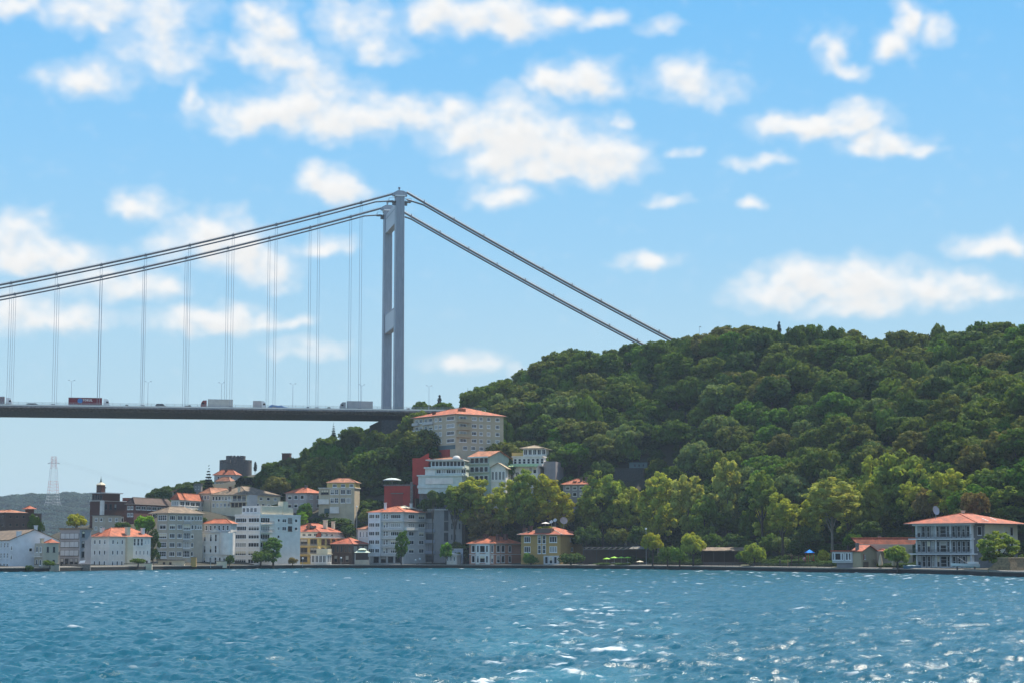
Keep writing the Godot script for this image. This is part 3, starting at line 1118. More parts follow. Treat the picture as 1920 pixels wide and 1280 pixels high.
func round_puffs(seed_: int, n: int, tall: float, lo: float, hi: float, low := -0.45) -> Array:
	var r := RandomNumberGenerator.new()
	r.seed = seed_
	var out := [[Vector3(0, 0, 0), 0.58, tall]]
	if tall > 1.1:
		out = [[Vector3(0, -0.45 * tall, 0), 0.5], [Vector3(0, 0.3 * tall, 0), 0.48]]
	# a few bulges and hollows keep the outline uneven
	var lobes := []
	for i in 5: lobes.append([Vector3(r.randfn(), r.randfn(), r.randfn()).normalized(), r.randf_range(-0.42, 0.34)])
	var tries := 0
	while out.size() < n and tries < 600:
		tries += 1
		var d := Vector3(r.randfn(), r.randfn() + 0.2, r.randfn()).normalized()
		if d.y < low: continue
		var rad := r.randf_range(lo, hi)
		var p := Vector3(d.x, d.y * tall, d.z) * (1.02 - rad) * r.randf_range(0.78, 1.12)
		var grow := 1.0
		for q in lobes: grow += q[1] * pow(maxf(d.dot(q[0]), 0.0), 3.0)
		p *= clampf(grow, 0.5, 1.4)
		var ok := true
		for q in out.slice(1):
			if (p - q[0]).length() < (rad + q[1]) * 0.52: ok = false
		if ok: out.append([p, rad, 0.85])
	return out

func cone_puffs(seed_: int, layers: int) -> Array:
	var r := RandomNumberGenerator.new()
	r.seed = seed_
	var out := []
	for k in layers:
		var t := float(k) / (layers - 1)
		var rr := lerpf(0.8, 0.06, t)
		var m := 1 if t > 0.85 else 5
		for i in m:
			var a := TAU * (i + r.randf()) / m
			out.append([Vector3(cos(a) * rr * 0.55, lerpf(-1.6, 1.9, t), sin(a) * rr * 0.55), maxf(rr * 0.55, 0.1), 0.45])
	return out

func trunk_mesh(seed_: int, limbs: int) -> ArrayMesh:
	# unit: foot at -1.9, reaching the middle of the crown
	var r := RandomNumberGenerator.new()
	r.seed = seed_
	var st := begin()
	var bend := Vector3(r.randf_range(-0.08, 0.08), -0.8, r.randf_range(-0.08, 0.08))
	tube(st, Vector3(0, -2.3, 0), bend, 0.105, 0.08, 7, false)
	tube(st, bend, Vector3(r.randf_range(-0.1, 0.1), 0.1, 0), 0.08, 0.045, 7, false)
	for i in limbs:
		var a := TAU * (i + r.randf() * 0.6) / limbs
		var from := bend + Vector3(0, r.randf_range(-0.35, 0.25), 0)
		var to := from + Vector3(cos(a) * 0.5, r.randf_range(0.4, 0.7), sin(a) * 0.5)
		tube(st, from, to, 0.05, 0.02, 5, false)
	return st.commit()

var C := {}
func make_crowns() -> void:
	C.round = []
	for k in 6: C.round.append(crown(100 + k, round_puffs(200 + k, 34, 0.8, 0.17, 0.30), 3800, 0.108))
	C.oval = []
	for k in 4: C.oval.append(crown(120 + k, round_puffs(220 + k, 40, 1.45, 0.18, 0.29, -0.95), 4300, 0.10))
	C.plane = []
	for k in 5: C.plane.append(crown(140 + k, round_puffs(240 + k, 52, 1.5, 0.14, 0.26, -0.8), 5600, 0.095))
	C.wide = []
	for k in 3: C.wide.append(crown(160 + k, round_puffs(260 + k, 40, 0.75, 0.16, 0.28, -0.3), 4400, 0.095))
	C.cone = [crown(180, cone_puffs(1, 9), 3200, 0.10, 2.4)]
	C.cypress = [crown(181, [[Vector3(0, -1.2, 0), 0.62], [Vector3(0.1, -0.4, 0), 0.66], [Vector3(-0.05, 0.4, 0.1), 0.6], [Vector3(0.05, 1.1, 0), 0.48], [Vector3(0, 1.7, 0), 0.28]], 2400, 0.12)]
	C.bush = []
	for k in 3: C.bush.append(crown(190 + k, round_puffs(290 + k, 12, 0.7, 0.3, 0.45, -0.2), 1500, 0.12))
	C.trunk = [trunk_mesh(1, 4), trunk_mesh(2, 5), trunk_mesh(3, 3)]

func tree(called: String, label: String, mesh: Mesh, m: Material, foot: Vector3, top: float, rx: float, bare := 0.22, group := "", trunk_mat: Material = null, crown_half := 0.8, cat := "tree") -> Node3D:
	# foot on the ground, total height, crown radius; bare: share of the height below the crown
	var o := thing(called, label, cat, foot, rng.randf() * TAU, group)
	var ch := top * (1.0 - bare)
	var sy := ch / 2.0 / crown_half
	var cy := top - ch / 2.0
	var tr := part(o, "trunk", C.trunk[rng.randi() % 3], trunk_mat if trunk_mat else M.trunk, Vector3(0, cy, 0))
	var ty := (cy + 0.5) / 2.0
	tr.scale = Vector3(minf(rx, 5.0) * 0.9, ty, minf(rx, 5.0) * 0.9)
	var cr := part(o, "crown", mesh, m, Vector3(0, cy, 0))
	cr.scale = Vector3(rx, sy, rx)
	return o

# a tree measured by the middle of its crown, top, foot and width
func tree_at(px: float, ptop: float, pfoot: float, pw: float, d: float, label: String, kind: String, k: int, m: Material, bare := 0.22, called := "tree", cat := "tree", group := "", tm: Material = null) -> void:
	d = maxf(d, shore(px) + 1.6)
	var p := at(px, pfoot, d)
	var t := at(px, ptop, d)
	var g := land(p.x, d)
	var half := {"round": 0.82, "oval": 1.45, "plane": 1.5, "wide": 0.78, "cone": 1.95, "cypress": 1.95, "bush": 0.72}
	var foot := Vector3(p.x, p.y, p.z)
	var extra := 0.0
	if g > -3.0 and g < p.y: extra = p.y - g
	foot.y -= extra
	var h := t.y - foot.y
	var arr: Array = C[kind]
	tree(called, label, arr[k % arr.size()], m, foot, h, pw / F * d / 2.0, (bare * (t.y - p.y) + extra) / h, group, tm, half[kind], cat)

func blocked(p: Vector3, r: float, h: float) -> bool:
	var a := seen(p + Vector3(0, h * 0.25, 0))
	var b := seen(p + Vector3(0, h, 0))
	var w := r / -p.z * F * 0.85
	for q in rects:
		if a.x + w > q[0] and a.x - w < q[1] and b.y < q[3] and a.y > q[2] and -p.z < q[4] + 6.0:
			return true
		# nothing grows inside a house
		if a.x + w * 0.6 > q[0] and a.x - w * 0.6 < q[1] and absf(-p.z - q[4] - 5.0) < 9.0 and a.y < q[3] + 14.0 and a.y > q[2] - 8.0:
			return true
	return false

const ZONES := [[480, "slope left of the bridge"], [800, "woods under the deck end"], [960, "woods beside the big block"], [1130, "woods above the white villa"], [1300, "woods below the cable ends"], [1480, "woods on the middle hill"], [1640, "woods below the hilltop cypress"], [1800, "woods on the right hill shoulder"], [3000, "woods at the right end"]]
const KINDS := ["dark green", "mid green", "olive green", "dull olive", "deep green", "pale grey-green", "fresh green", "brownish"]

# how high the woods reach against the sky
const SKYLINE := [[300, 920], [480, 868], [520, 866], [545, 860], [570, 846], [600, 829], [640, 806], [700, 792], [760, 785], [800, 758], [860, 752], [875, 735], [900, 728], [950, 710], [1000, 690], [1030, 672], [1060, 657], [1095, 654], [1130, 668], [1150, 656], [1200, 643], [1260, 637], [1300, 632], [1318, 622], [1340, 612], [1400, 611], [1440, 618], [1475, 625], [1490, 612], [1530, 610], [1580, 617], [1620, 628], [1637, 637], [1665, 622], [1700, 613], [1745, 620], [1765, 606], [1790, 618], [1822, 628], [1835, 606], [1870, 600], [1920, 602], [2100, 606]]

func skyline(px: float) -> float:
	for i in SKYLINE.size() - 1:
		if px <= SKYLINE[i + 1][0]:
			return lerpf(SKYLINE[i][1], SKYLINE[i + 1][1], clampf((px - SKYLINE[i][0]) / float(SKYLINE[i + 1][0] - SKYLINE[i][0]), 0, 1))
	return 606.0

func make_forest() -> void:
	rects.append([405, 478, 850, 888, 985])
	var spots := []
	var r := RandomNumberGenerator.new()
	r.seed = 2024
	var d := 470.0
	while d < 905.0:
		var x := -150.0
		while x < 300.0:
			var q := Vector2(x + r.randf_range(-3.6, 3.6), d + r.randf_range(-3.6, 3.6))
			x += 9.2
			var px := 960.0 + q.x / q.y * 3546.0
			if px < 470 or px > 2160: continue
			var g := land(q.x, q.y)
			if g < 9.0: continue
			if q.y > ridge(px) + 9.0: continue
			if px < 560 and q.y < 745: continue
			if px < 790 and q.y < 738: continue
			var rad: float = lerpf(3.4, 9.2, r.randf())
			var h: float = rad * r.randf_range(1.4, 1.85) + 1.0
			var oval := r.randf() < 0.16
			if oval: h *= 1.25
			var p := Vector3(q.x, g - 0.5, -q.y)
			# keep the roadway of the bridge clear
			var sb := (p - B0).dot(BU)
			var ab := (p - B0).dot(BT)
			if sb > -38.0 and sb < 200.0 and ab > -14.0 and ab < 46.0:
				h = minf(h, 55.0 - g)
				if h < 5.0: continue
				rad = minf(rad, h * 0.6)
				if sb > -38.0 and sb < 12.0 and ab > -6.0: continue
			var tip := seen(p + Vector3(0, h, 0))
			var lim := skyline(tip.x)
			if tip.y < lim:
				var low := seen(p)
				var k := (low.y - lim) / (low.y - tip.y)
				if k < 0.5: continue
				h *= k
				rad *= lerpf(k, 1.0, 0.4)
			if blocked(p, rad, h): continue
			spots.append([p, rad * (0.8 if oval else 1.0), h, px, oval])
		d += 8.4
	# the nearest and largest as trees of their own, what is left over as one mass
	spots.sort_custom(func(a, b): return a[1] / -a[0].z > b[1] / -b[0].z)
	var mm := []
	var alike := {}
	var n := 0
	for s in spots:
		var pick := absf(gn.get_noise_2d(s[0].x * 1.7 + 300.0, s[0].z * 1.7)) * 2.0 + r.randf() * 0.75
		var k := int(pick * 8.0) % 8
		if k == 7 and r.randf() < 0.6: k = 2
		if r.randf() < 0.30: k = r.randi() % 5
		if n >= 296 or s[3] > 1995.0:
			mm.append(s)
			continue
		n += 1
		var zone := ""
		for z in ZONES:
			if s[3] < z[0]:
				zone = z[1]
				break
		var oval: bool = s[4]
		var mesh: Mesh = C.oval[r.randi() % 4] if oval else (C.wide[r.randi() % 3] if r.randf() < 0.2 else C.round[r.randi() % 6])
		var up: float = (-s[0].z - shore(s[3])) / (ridge(s[3]) - shore(s[3]))
		var band := "near the crest" if up > 0.86 else ("upper" if up > 0.66 else ("halfway up" if up > 0.46 else "low down"))
		var big := "small" if s[1] < 6.2 else ("large" if s[1] > 7.6 else "medium")
		var label: String = "%s %s %stree %s, %s" % [big, KINDS[k], "tall " if oval else "", band.replace("upper", "high up"), zone]
		var ht := tree("hill_tree", label, mesh, M.leaf[k], s[0], s[2], s[1], 0.16, "trees of the hillside woods", null, 1.45 if oval else 0.8)
		if not alike.has(label): alike[label] = []
		alike[label].append(ht)
	# tell apart those that would read the same, by their order from left to right
	for l in alike:
		var many: Array = alike[l]
		if many.size() < 2: continue
		many.sort_custom(func(a, b): return seen(a.position).x < seen(b.position).x)
		for i in many.size():
			var which: String = "left-hand" if i == 0 else ("right-hand" if i == many.size() - 1 else ("middle" if many.size() == 3 else ["second", "third", "fourth", "fifth", "sixth"][mini(i - 1, 4)]))
			many[i].set_meta("label", which + " " + l)
	if mm.size() > 0:
		var mul := MultiMesh.new()
		mul.transform_format = MultiMesh.TRANSFORM_3D
		mul.use_colors = true
		mul.mesh = C.round[0]
		mul.instance_count = mm.size()
		for i in mm.size():
			var s: Array = mm[i]
			var v := r.randf_range(0.75, 1.25)
			mul.set_instance_color(i, Color(v * r.randf_range(0.85, 1.2), v, v * r.randf_range(0.8, 1.2)))
			mul.set_instance_transform(i, Transform3D(Basis(Vector3.UP, r.randf() * TAU).scaled(Vector3(s[1], s[2] * 0.6, s[1])), s[0] + Vector3(0, s[2] * 0.5, 0)))
		var o := MultiMeshInstance3D.new()
		o.name = "woodland"
		o.multimesh = mul
		o.material_override = M.leaf[1]
		add_child(o)
		tag(o, "farther tree crowns filling the upper hillside woods", "woodland", "", "stuff")
	# low growth between the trunks
	var ut := []
	for i in 17000:
		var px := r.randf_range(290, 2170)
		var dd := r.randf_range(480, 880)
		var x := (px - 960.0) / 3546.0 * dd
		var g := land(x, dd)
		if g < (14.0 if px < 430 else (6.0 if px < 860 else 1.9)): continue
		if dd < shore(px) + (26.0 if px < 1560 else 44.0): continue
		if dd > ridge(px) + 8.0: continue
		var s := r.randf_range(1.4, 3.0)
		var p := Vector3(x, g + s * 0.3, -dd)
		var ab := (p - B0).dot(BT)
		var sb := (p - B0).dot(BU)
		if ab > -10.0 and ab < 42.0 and sb > -36.0 and g > 50.0: continue
		if blocked(p, s, s): continue
		ut.append(Transform3D(Basis(Vector3.UP, r.randf() * TAU).scaled(Vector3(s, s * 0.8, s)), p))
	for i in 3000:
		var px := r.randf_range(1225, 2150)
		var dd := shore(px) + r.randf_range(12.0, 46.0)
		var x := (px - 960.0) / 3546.0 * dd
		var s := r.randf_range(0.8, 1.9)
		var p := Vector3(x, maxf(land(x, dd), 1.5) + s * 0.3, -dd)
		if blocked(p, s, s): continue
		if px > 1310 and px < 1400 and dd < 616: continue
		if px > 1690 and dd < 500: continue
		ut.append(Transform3D(Basis(Vector3.UP, r.randf() * TAU).scaled(Vector3(s, s * 0.8, s)), p))
	var um := MultiMesh.new()
	um.transform_format = MultiMesh.TRANSFORM_3D
	um.mesh = C.bush[0]
	um.instance_count = ut.size()
	for i in ut.size(): um.set_instance_transform(i, ut[i])
	var uo := MultiMeshInstance3D.new()
	uo.name = "undergrowth"
	uo.multimesh = um
	uo.material_override = M.leaf[4]
	add_child(uo)
	tag(uo, "low scrub and undergrowth covering the hillside between trees", "undergrowth", "", "stuff")
	# woods of the far shore
	var ft := []
	for i in 2600:
		var x := r.randf_range(-1400, -480)
		var t := r.randf()
		var z := 2660.0 + 560.0 * t
		var px := 960.0 + x / z * 3546.0
		if px > 330 or px < -200: continue
		var y := far_y(x, z)
		if y < 3.0: continue
		var s := r.randf_range(6.0, 14.0)
		ft.append(Transform3D(Basis(Vector3.UP, r.randf() * TAU).scaled(Vector3(s * 1.4, s * 0.8, s * 1.4)), Vector3(x, y + s * 0.35, -z)))
	var fm := MultiMesh.new()
	fm.transform_format = MultiMesh.TRANSFORM_3D
	fm.mesh = C.bush[1]
	fm.instance_count = ft.size()
	for i in ft.size(): fm.set_instance_transform(i, ft[i])
	var fo := MultiMeshInstance3D.new()
	fo.name = "far_woods"
	fo.multimesh = fm
	fo.material_override = M.leaffar
	add_child(fo)
	tag(fo, "distant hazy woods on the far shore behind the pylon", "woods", "", "stuff")

func make_trees() -> void:
	# belt of tall trees along the waterfront
	var P: String = "tall trees of the waterfront belt"
	tree_at(882, 893, 1015, 80, 696, "round yellow-green tree in front of the pale green modern house", "plane", 0, M.leafplane, 0.12)
	tree_at(940, 902, 1010, 66, 694, "bushy yellow-green tree below the arched porch of the white villa", "plane", 1, M.leafplane, 0.1)
	tree_at(984, 884, 1012, 62, 692, "dark green tree directly in front of the white villa", "plane", 2, M.leafmid, 0.1)
	tree_at(1027, 886, 1000, 68, 692, "bright yellow-green tree left of the small orange roof", "plane", 3, M.leafyellow, 0.1)
	tree_at(1060, 921, 1005, 46, 692, "small bright yellow tree right of the ochre house's dishes", "oval", 0, M.leafyellow, 0.1)
	tree_at(1130, 880, 1042, 88, 688, "large dark green tree right of the small orange roof", "plane", 4, M.leafmid, 0.2)
	tree_at(1174, 915, 1030, 56, 682, "smaller olive tree with a pale trunk beside the large dark tree", "plane", 1, M.leafplane, 0.25, "tree", "tree", "", M.paletrunk)
	tree_at(1235, 890, 1052, 76, 655, "olive plane tree with a yellow top below the stone retaining wall", "plane", 2, M.leafplane, 0.2, "tree", "tree", "", M.paletrunk)
	tree_at(1292, 886, 1052, 72, 650, "pale olive plane tree left of the tallest waterfront tree", "plane", 3, M.leafplane2, 0.2, "tree", "tree", "", M.paletrunk)
	tree_at(1366, 857, 1052, 72, 645, "tallest waterfront tree, pale top above the brown-roofed pavilion", "plane", 0, M.leafplane2, 0.2, "tree", "tree", "", M.paletrunk)
	tree_at(1322, 925, 1045, 60, 640, "dark lower tree between two pale plane trees", "plane", 4, M.leafmid, 0.15)
	tree_at(1408, 915, 1030, 60, 640, "dull green tree at the foot of the hill right of the tallest tree", "plane", 1, M.leaf[2], 0.15)
	tree_at(1443, 945, 1035, 66, 620, "yellowish tree behind the round hedge near the playground", "plane", 2, M.leafplane, 0.12)
	tree_at(1500, 940, 1030, 62, 612, "yellow-green tree behind the playground", "plane", 3, M.leafplane, 0.1)
	tree_at(1482, 893, 1000, 70, 640, "fresh green tree on the hill foot above the playground", "wide", 0, M.leafbright, 0.1)
	tree_at(1562, 893, 1030, 104, 560, "big pale-leaved plane tree with a bare leaning trunk behind the small house", "plane", 4, M.leafplane2, 0.34, "tree", "tree", "", M.paletrunk)
	tree_at(1684, 841, 1040, 124, 575, "largest tree of the shore, light-topped, behind the small orange roofs", "plane", 0, M.leafmid, 0.1)
	tree_at(1648, 858, 1030, 70, 582, "tall yellow-topped tree left of the largest tree", "plane", 1, M.leafplane, 0.12)
	tree_at(1779, 882, 985, 76, 545, "yellow-green tree behind the satellite dish of the grey waterfront house", "plane", 2, M.leafplane, 0.1)
	tree_at(1828, 922, 985, 60, 520, "reddish brown tree behind the large orange hip roof", "wide", 1, M.leafbrown, 0.1)
	tree_at(1892, 908, 985, 84, 530, "light green tree at the right edge behind the orange roof", "plane", 3, M.leafmid, 0.1)
	tree_at(1738, 915, 990, 50, 550, "brownish tree left of the yellow-green tree behind the dish", "wide", 2, M.leafbrown, 0.1)
	tree_at(902, 952, 1058, 74, 690, "brownish olive tree between the grey apartment block and the pink house", "plane", 1, M.leafbrown, 0.12)
	tree_at(950, 985, 1030, 46, 704, "round dark tree behind the pink house chimneys", "wide", 0, M.leaf[4], 0.1)
	tree_at(1128, 862, 915, 50, 715, "dark rounded tree at the left end of the stone retaining wall", "wide", 0, M.leaf[4], 0.1)
	tree_at(1232, 858, 915, 46, 722, "olive tree just right of the stone retaining wall", "wide", 1, M.leaf[2], 0.1)
	tree_at(1262, 872, 925, 50, 705, "dark green tree below the green hut", "wide", 2, M.leaf[1], 0.1)
	tree_at(1215, 815, 868, 50, 745, "dark green tree above the teal site hut", "wide", 0, M.leaf[0], 0.1)
	tree_at(1275, 808, 860, 52, 748, "mid green tree above the green hut", "wide", 1, M.leaf[1], 0.1)
	tree_at(1148, 838, 885, 44, 738, "dark tree between the bright green tree and the stone wall", "wide", 2, M.leaf[4], 0.1)
	tree_at(1380, 1000, 1050, 60, 610, "dark bushy tree behind the brown-roofed pavilion", "wide", 2, M.leaf[4], 0.1)
	tree_at(1340, 1000, 1050, 54, 615, "dark green tree behind the left end of the brown-roofed pavilion", "wide", 1, M.leaf[1], 0.1)
	tree_at(1100, 985, 1040, 60, 672, "dark tree behind the ochre house and the pergola", "wide", 0, M.leaf[4], 0.1)
	tree_at(1155, 990, 1035, 56, 668, "olive tree rising behind the middle of the pergola", "wide", 1, M.leaf[3], 0.1)
	tree_at(1200, 985, 1035, 50, 662, "dark green tree behind the right end of the pergola", "wide", 2, M.leaf[0], 0.1)
	tree_at(1625, 975, 1030, 70, 560, "dark tree right behind the small orange roofs", "wide", 0, M.leaf[4], 0.1)
	tree_at(1600, 1000, 1035, 50, 556, "green bushy tree behind the little house's glazed corner", "wide", 1, M.leaf[6], 0.1)
	tree_at(1440, 1000, 1045, 46, 600, "mid green bush left of the grey-green one by the playground", "bush", 2, M.leaf[1], 0.0, "bush", "bush")
	tree_at(1495, 1012, 1048, 40, 585, "dark bush behind the climbing frame", "bush", 0, M.leaf[4], 0.0, "bush", "bush")
	tree_at(1400, 1030, 1055, 40, 592, "low dark bush at the right end of the pavilion", "bush", 1, M.leaf[6], 0.0, "bush", "bush")
	tree_at(1604, 925, 1030, 62, 575, "mid green tree between the big plane tree and the largest tree", "plane", 2, M.leafmid, 0.05)
	tree_at(1524, 930, 1035, 56, 590, "yellow-green tree just left of the big pale plane tree", "plane", 0, M.leafplane, 0.05)
	tree_at(1735, 868, 980, 60, 565, "yellow-topped tree between the largest tree and the dish", "plane", 4, M.leafplane, 0.05)
	tree_at(1720, 880, 1000, 50, 580, "dark green tree at the right flank of the largest tree", "oval", 1, M.leafmid, 0.05)
	tree_at(286, 990, 1060, 26, 610, "dark narrow tree between the white mansion and the beige apartments", "oval", 0, M.leaf[4], 0.05)
	tree_at(228, 978, 1003, 34, 655, "dark green tree behind the white mansion's roof", "wide", 1, M.leaf[0], 0.05)
	tree_at(330, 932, 958, 26, 716, "small dark tree beside the dark red house's right end", "round", 2, M.leaf[4], 0.05)
	tree_at(448, 926, 948, 22, 730, "small dark tree between the cream terrace houses", "round", 0, M.leaf[4], 0.05)
	tree_at(520, 945, 985, 40, 722, "dark tree right of the wide brown-roofed house", "wide", 0, M.leaf[0], 0.05)
	tree_at(610, 950, 985, 30, 720, "olive tree under the two slope houses", "round", 1, M.leaf[2], 0.05)
	tree_at(650, 985, 1012, 36, 695, "dark tree behind the right end of the hotel roof", "wide", 2, M.leaf[4], 0.05)
	tree_at(822, 922, 962, 34, 700, "bushy green tree on the concrete terrace under the pale green house", "round", 4, M.leaf[1], 0.05)
	tree_at(797, 936, 965, 26, 699, "small dark tree at the left end of the concrete terrace", "round", 5, M.leaf[0], 0.05)
	tree_at(862, 1012, 1055, 40, 690, "dark tree at the right end of the dark grey modern block", "oval", 2, M.leaf[3], 0.05)
	tree_at(1097, 930, 1000, 42, 696, "mid green tree in front of the grey house with the orange roof", "plane", 2, M.leafmid, 0.08)
	tree_at(1468, 925, 1010, 58, 585, "yellow-green tree at the hill foot left of the drooping green tree", "plane", 1, M.leafplane, 0.05)
	tree_at(1590, 905, 1000, 60, 566, "pale yellow-green tree rising right of the big plane tree", "plane", 3, M.leafplane2, 0.05)
	tree_at(1640, 900, 1000, 54, 570, "yellow-green tree in front of the largest tree's left flank", "plane", 0, M.leafplane, 0.05)
	tree_at(1712, 905, 985, 56, 560, "yellow-green tree in front of the largest tree's right flank", "plane", 2, M.leafplane, 0.05)
	tree_at(1835, 880, 965, 66, 548, "fresh green tree above the wide red roof of the villa", "plane", 1, M.leafmid, 0.05)
	tree_at(1430, 880, 975, 60, 612, "mid green tree right of the tallest waterfront tree", "plane", 4, M.leafmid, 0.05)
	tree_at(1158, 896, 940, 34, 712, "dark green tree before the left half of the stone retaining wall", "round", 1, M.leaf[1], 0.05)
	tree_at(735, 812, 870, 56, 768, "dark green tree in front of the pier below the bridge tower", "wide", 0, M.leaf[1], 0.05)
	tree_at(700, 806, 865, 54, 766, "mid green tree left of the pier below the bridge tower", "wide", 1, M.leaf[2], 0.05)
	tree_at(758, 828, 875, 30, 764, "small green tree left of the big apartment block's corner", "wide", 2, M.leaf[6], 0.05)
	tree_at(852, 908, 965, 46, 692, "leafy green tree in front of the concrete terrace wall", "plane", 3, M.leafmid, 0.05)
	tree_at(1180, 823, 885, 50, 735, "bright green round tree alone among the dark hillside trees", "wide", 1, M.leafbright, 0.1)
	tree_at(1046, 800, 895, 56, 742, "fresh green tree right of the white villa's top pavilion", "oval", 1, M.leaf[6], 0.12)
	tree_at(1100, 835, 900, 66, 735, "dark green tree above the small orange roof", "wide", 2, M.leaf[0], 0.12)
	tree_at(142, 962, 1000, 40, 620, "yellow tree on top of the grey modern house", "wide", 0, M.leafyellow, 0.15)
	tree_at(272, 966, 1010, 44, 635, "round yellow-green tree right of the white mansion's roof", "wide", 1, M.leafbright, 0.1)
	tree_at(1875, 994, 1072, 84, 450, "glossy green tree in front of the large grey waterfront house", "plane", 4, M.leafmid, 0.08)
	tree_at(1684, 1020, 1066, 44, 478, "small green tree between the little house and the grey waterfront house", "round", 2, M.leafmid, 0.1)
	tree_at(752, 990, 1058, 28, 655, "slender dark tree in front of the six-storey apartment block", "oval", 2, M.leaf[6], 0.1)
	tree_at(836, 1020, 1058, 26, 664, "small bright tree in front of the dark grey modern block", "round", 3, M.leafbright, 0.2)
	tree_at(1224, 998, 1058, 40, 612, "round shrub with a golden yellow top right of the pergola", "wide", 2, M.leafyellow, 0.3)
	tree_at(1300, 997, 1060, 52, 600, "olive round tree left of the brown-roofed pavilion", "wide", 0, M.leafplane, 0.15)
	tree_at(1415, 1018, 1062, 48, 570, "clipped round bush right of the brown-roofed pavilion", "bush", 0, M.leafmid, 0.0, "bush", "bush")
	tree_at(1252, 1020, 1060, 34, 606, "dark bush between the golden shrub and the olive tree", "bush", 1, M.leaf[1], 0.0, "bush", "bush")
	tree_at(1275, 1026, 1060, 36, 603, "second dark bush left of the olive round tree", "bush", 2, M.leaf[6], 0.0, "bush", "bush")
	tree_at(1465, 1003, 1050, 50, 600, "grey-green bush behind the playground", "bush", 1, M.leaf[5], 0.1, "bush", "bush")
	tree_at(1520, 985, 1045, 60, 590, "drooping green tree behind the blue playground roof", "wide", 1, M.leaf[5], 0.15)
	tree_at(1545, 1030, 1058, 26, 545, "yellow flowering bush left of the little waterfront house", "bush", 0, M.leafyellow, 0.0, "bush", "bush")
	tree_at(512, 1004, 1060, 44, 640, "dark green tree left of the yellow hotel", "oval", 3, M.leaf[6], 0.1)
	tree_at(488, 1030, 1060, 36, 640, "bush below the white banded apartment block", "bush", 1, M.leaf[1], 0.0, "bush", "bush")
	tree_at(567, 958, 990, 26, 690, "bright green shrub right of the white banded apartment block", "oval", 0, M.leafbright, 0.1)
	tree_at(572, 940, 985, 34, 712, "green tree below the orange-roofed house on the slope", "round", 1, M.leaf[6], 0.1)
	tree_at(690, 955, 990, 40, 700, "olive bush behind the small pale house", "bush", 2, M.leaf[3], 0.1, "bush", "bush")
	tree_at(630, 970, 1000, 70, 700, "dark scrubby tree behind the yellow hotel's chimneys", "wide", 0, M.leaf[4], 0.1)
	tree_at(700, 935, 975, 60, 722, "dark tree below the red wall", "round", 2, M.leaf[0], 0.1)
	tree_at(430, 1040, 1062, 20, 628, "small dark bush beside the white house with the round bay", "bush", 0, M.leaf[4], 0.0, "bush", "bush")
	tree_at(548, 1043, 1060, 20, 655, "reddish bush on the quay in front of the yellow hotel", "bush", 1, M.leafbrown, 0.0, "bush", "bush")
	tree_at(995, 1036, 1062, 34, 652, "dark shrub between the pink and ochre houses", "bush", 2, M.leaf[6], 0.0, "bush", "bush")
	tree_at(1070, 1034, 1062, 46, 645, "dark hedge-like bush right of the ochre house", "bush", 1, M.leaf[4], 0.0, "bush", "bush")
	tree_at(345, 915, 945, 40, 765, "dark tree on the skyline left of the conifer", "round", 3, M.leaf[4], 0.1)
	tree_at(390, 872, 925, 24, 800, "dark pointed conifer beside the orange roofs under the fortress", "cone", 0, M.leafpine, 0.08, "conifer", "conifer")
	tree_at(464, 894, 928, 56, 790, "dark spreading tree right of the orange roofs under the fortress", "wide", 1, M.leafpine, 0.1)
	tree_at(505, 878, 928, 62, 780, "dark cedar on the slope right of the fortress", "wide", 2, M.leaf[4], 0.1)
	tree_at(478, 865, 885, 10, 900, "tiny dark cypress right of the fortress wall", "cypress", 0, M.leafpine, 0.05, "cypress", "cypress")
	tree_at(625, 792, 822, 12, 842, "dark pointed conifer on the slope just under the deck", "cone", 0, M.leafpine, 0.05, "conifer", "conifer")
	tree_at(824, 740, 785, 16, 850, "dark cypress on the skyline right of the bridge tower", "cypress", 0, M.leafpine, 0.02, "cypress", "cypress")
	tree_at(788, 752, 786, 32, 852, "rounded tree on the skyline between tower and cypress", "round", 4, M.leaf[1], 0.1)
	tree_at(806, 760, 788, 32, 850, "low green tree left of the skyline cypress", "round", 5, M.leaf[2], 0.1)
	tree_at(845, 764, 790, 34, 846, "low tree behind the big apartment block's roof", "round", 1, M.leaf[1], 0.1)
	tree_at(877, 728, 765, 16, 846, "thin wispy tree on the skyline above the big apartment roof", "cone", 0, M.leaf[4], 0.2)
	tree_at(979, 690, 722, 12, 842, "thin dark cypress on the hill skyline left of the cables", "cypress", 0, M.leafpine, 0.1, "cypress", "cypress")
	tree_at(1075, 652, 705, 44, 832, "tall open tree standing up from the ridge", "wide", 0, M.leaf[0], 0.25)
	tree_at(1112, 664, 705, 36, 830, "smaller tree right of the tall open ridge tree", "wide", 1, M.leaf[2], 0.25)
	tree_at(1131, 662, 700, 7, 828, "thin bare stem on the ridge left of the cable ends", "cypress", 0, M.leaf[4], 0.2)
	tree_at(1462, 603, 645, 14, 792, "dark column cypress alone on the hilltop", "cypress", 0, M.leafpine, 0.02, "cypress", "cypress")
	tree_at(1575, 748, 815, 30, 715, "dark conical cypress on the middle of the hill", "cypress", 0, M.leafpine, 0.05, "cypress", "cypress")
	tree_at(1762, 602, 690, 44, 752, "pointed open tree on the right hand skyline", "round", 2, M.leaf[2], 0.02)
	tree_at(1868, 599, 740, 92, 728, "large dark tree on the skyline at the right", "oval", 3, M.leaf[4], 0.02)
	tree_at(1862, 655, 770, 76, 715, "tall dark brownish tree below the large skyline tree", "plane", 2, M.leaf[7], 0.08)
	tree_at(1820, 730, 880, 96, 655, "broad dark tree low on the right end of the hill", "plane", 1, M.leaf[4], 0.08)
	tree_at(811, 918, 960, 22, 690, "palm-like tree in front of the grey concrete terrace wall", "wide", 1, M.leaf[5], 0.4)

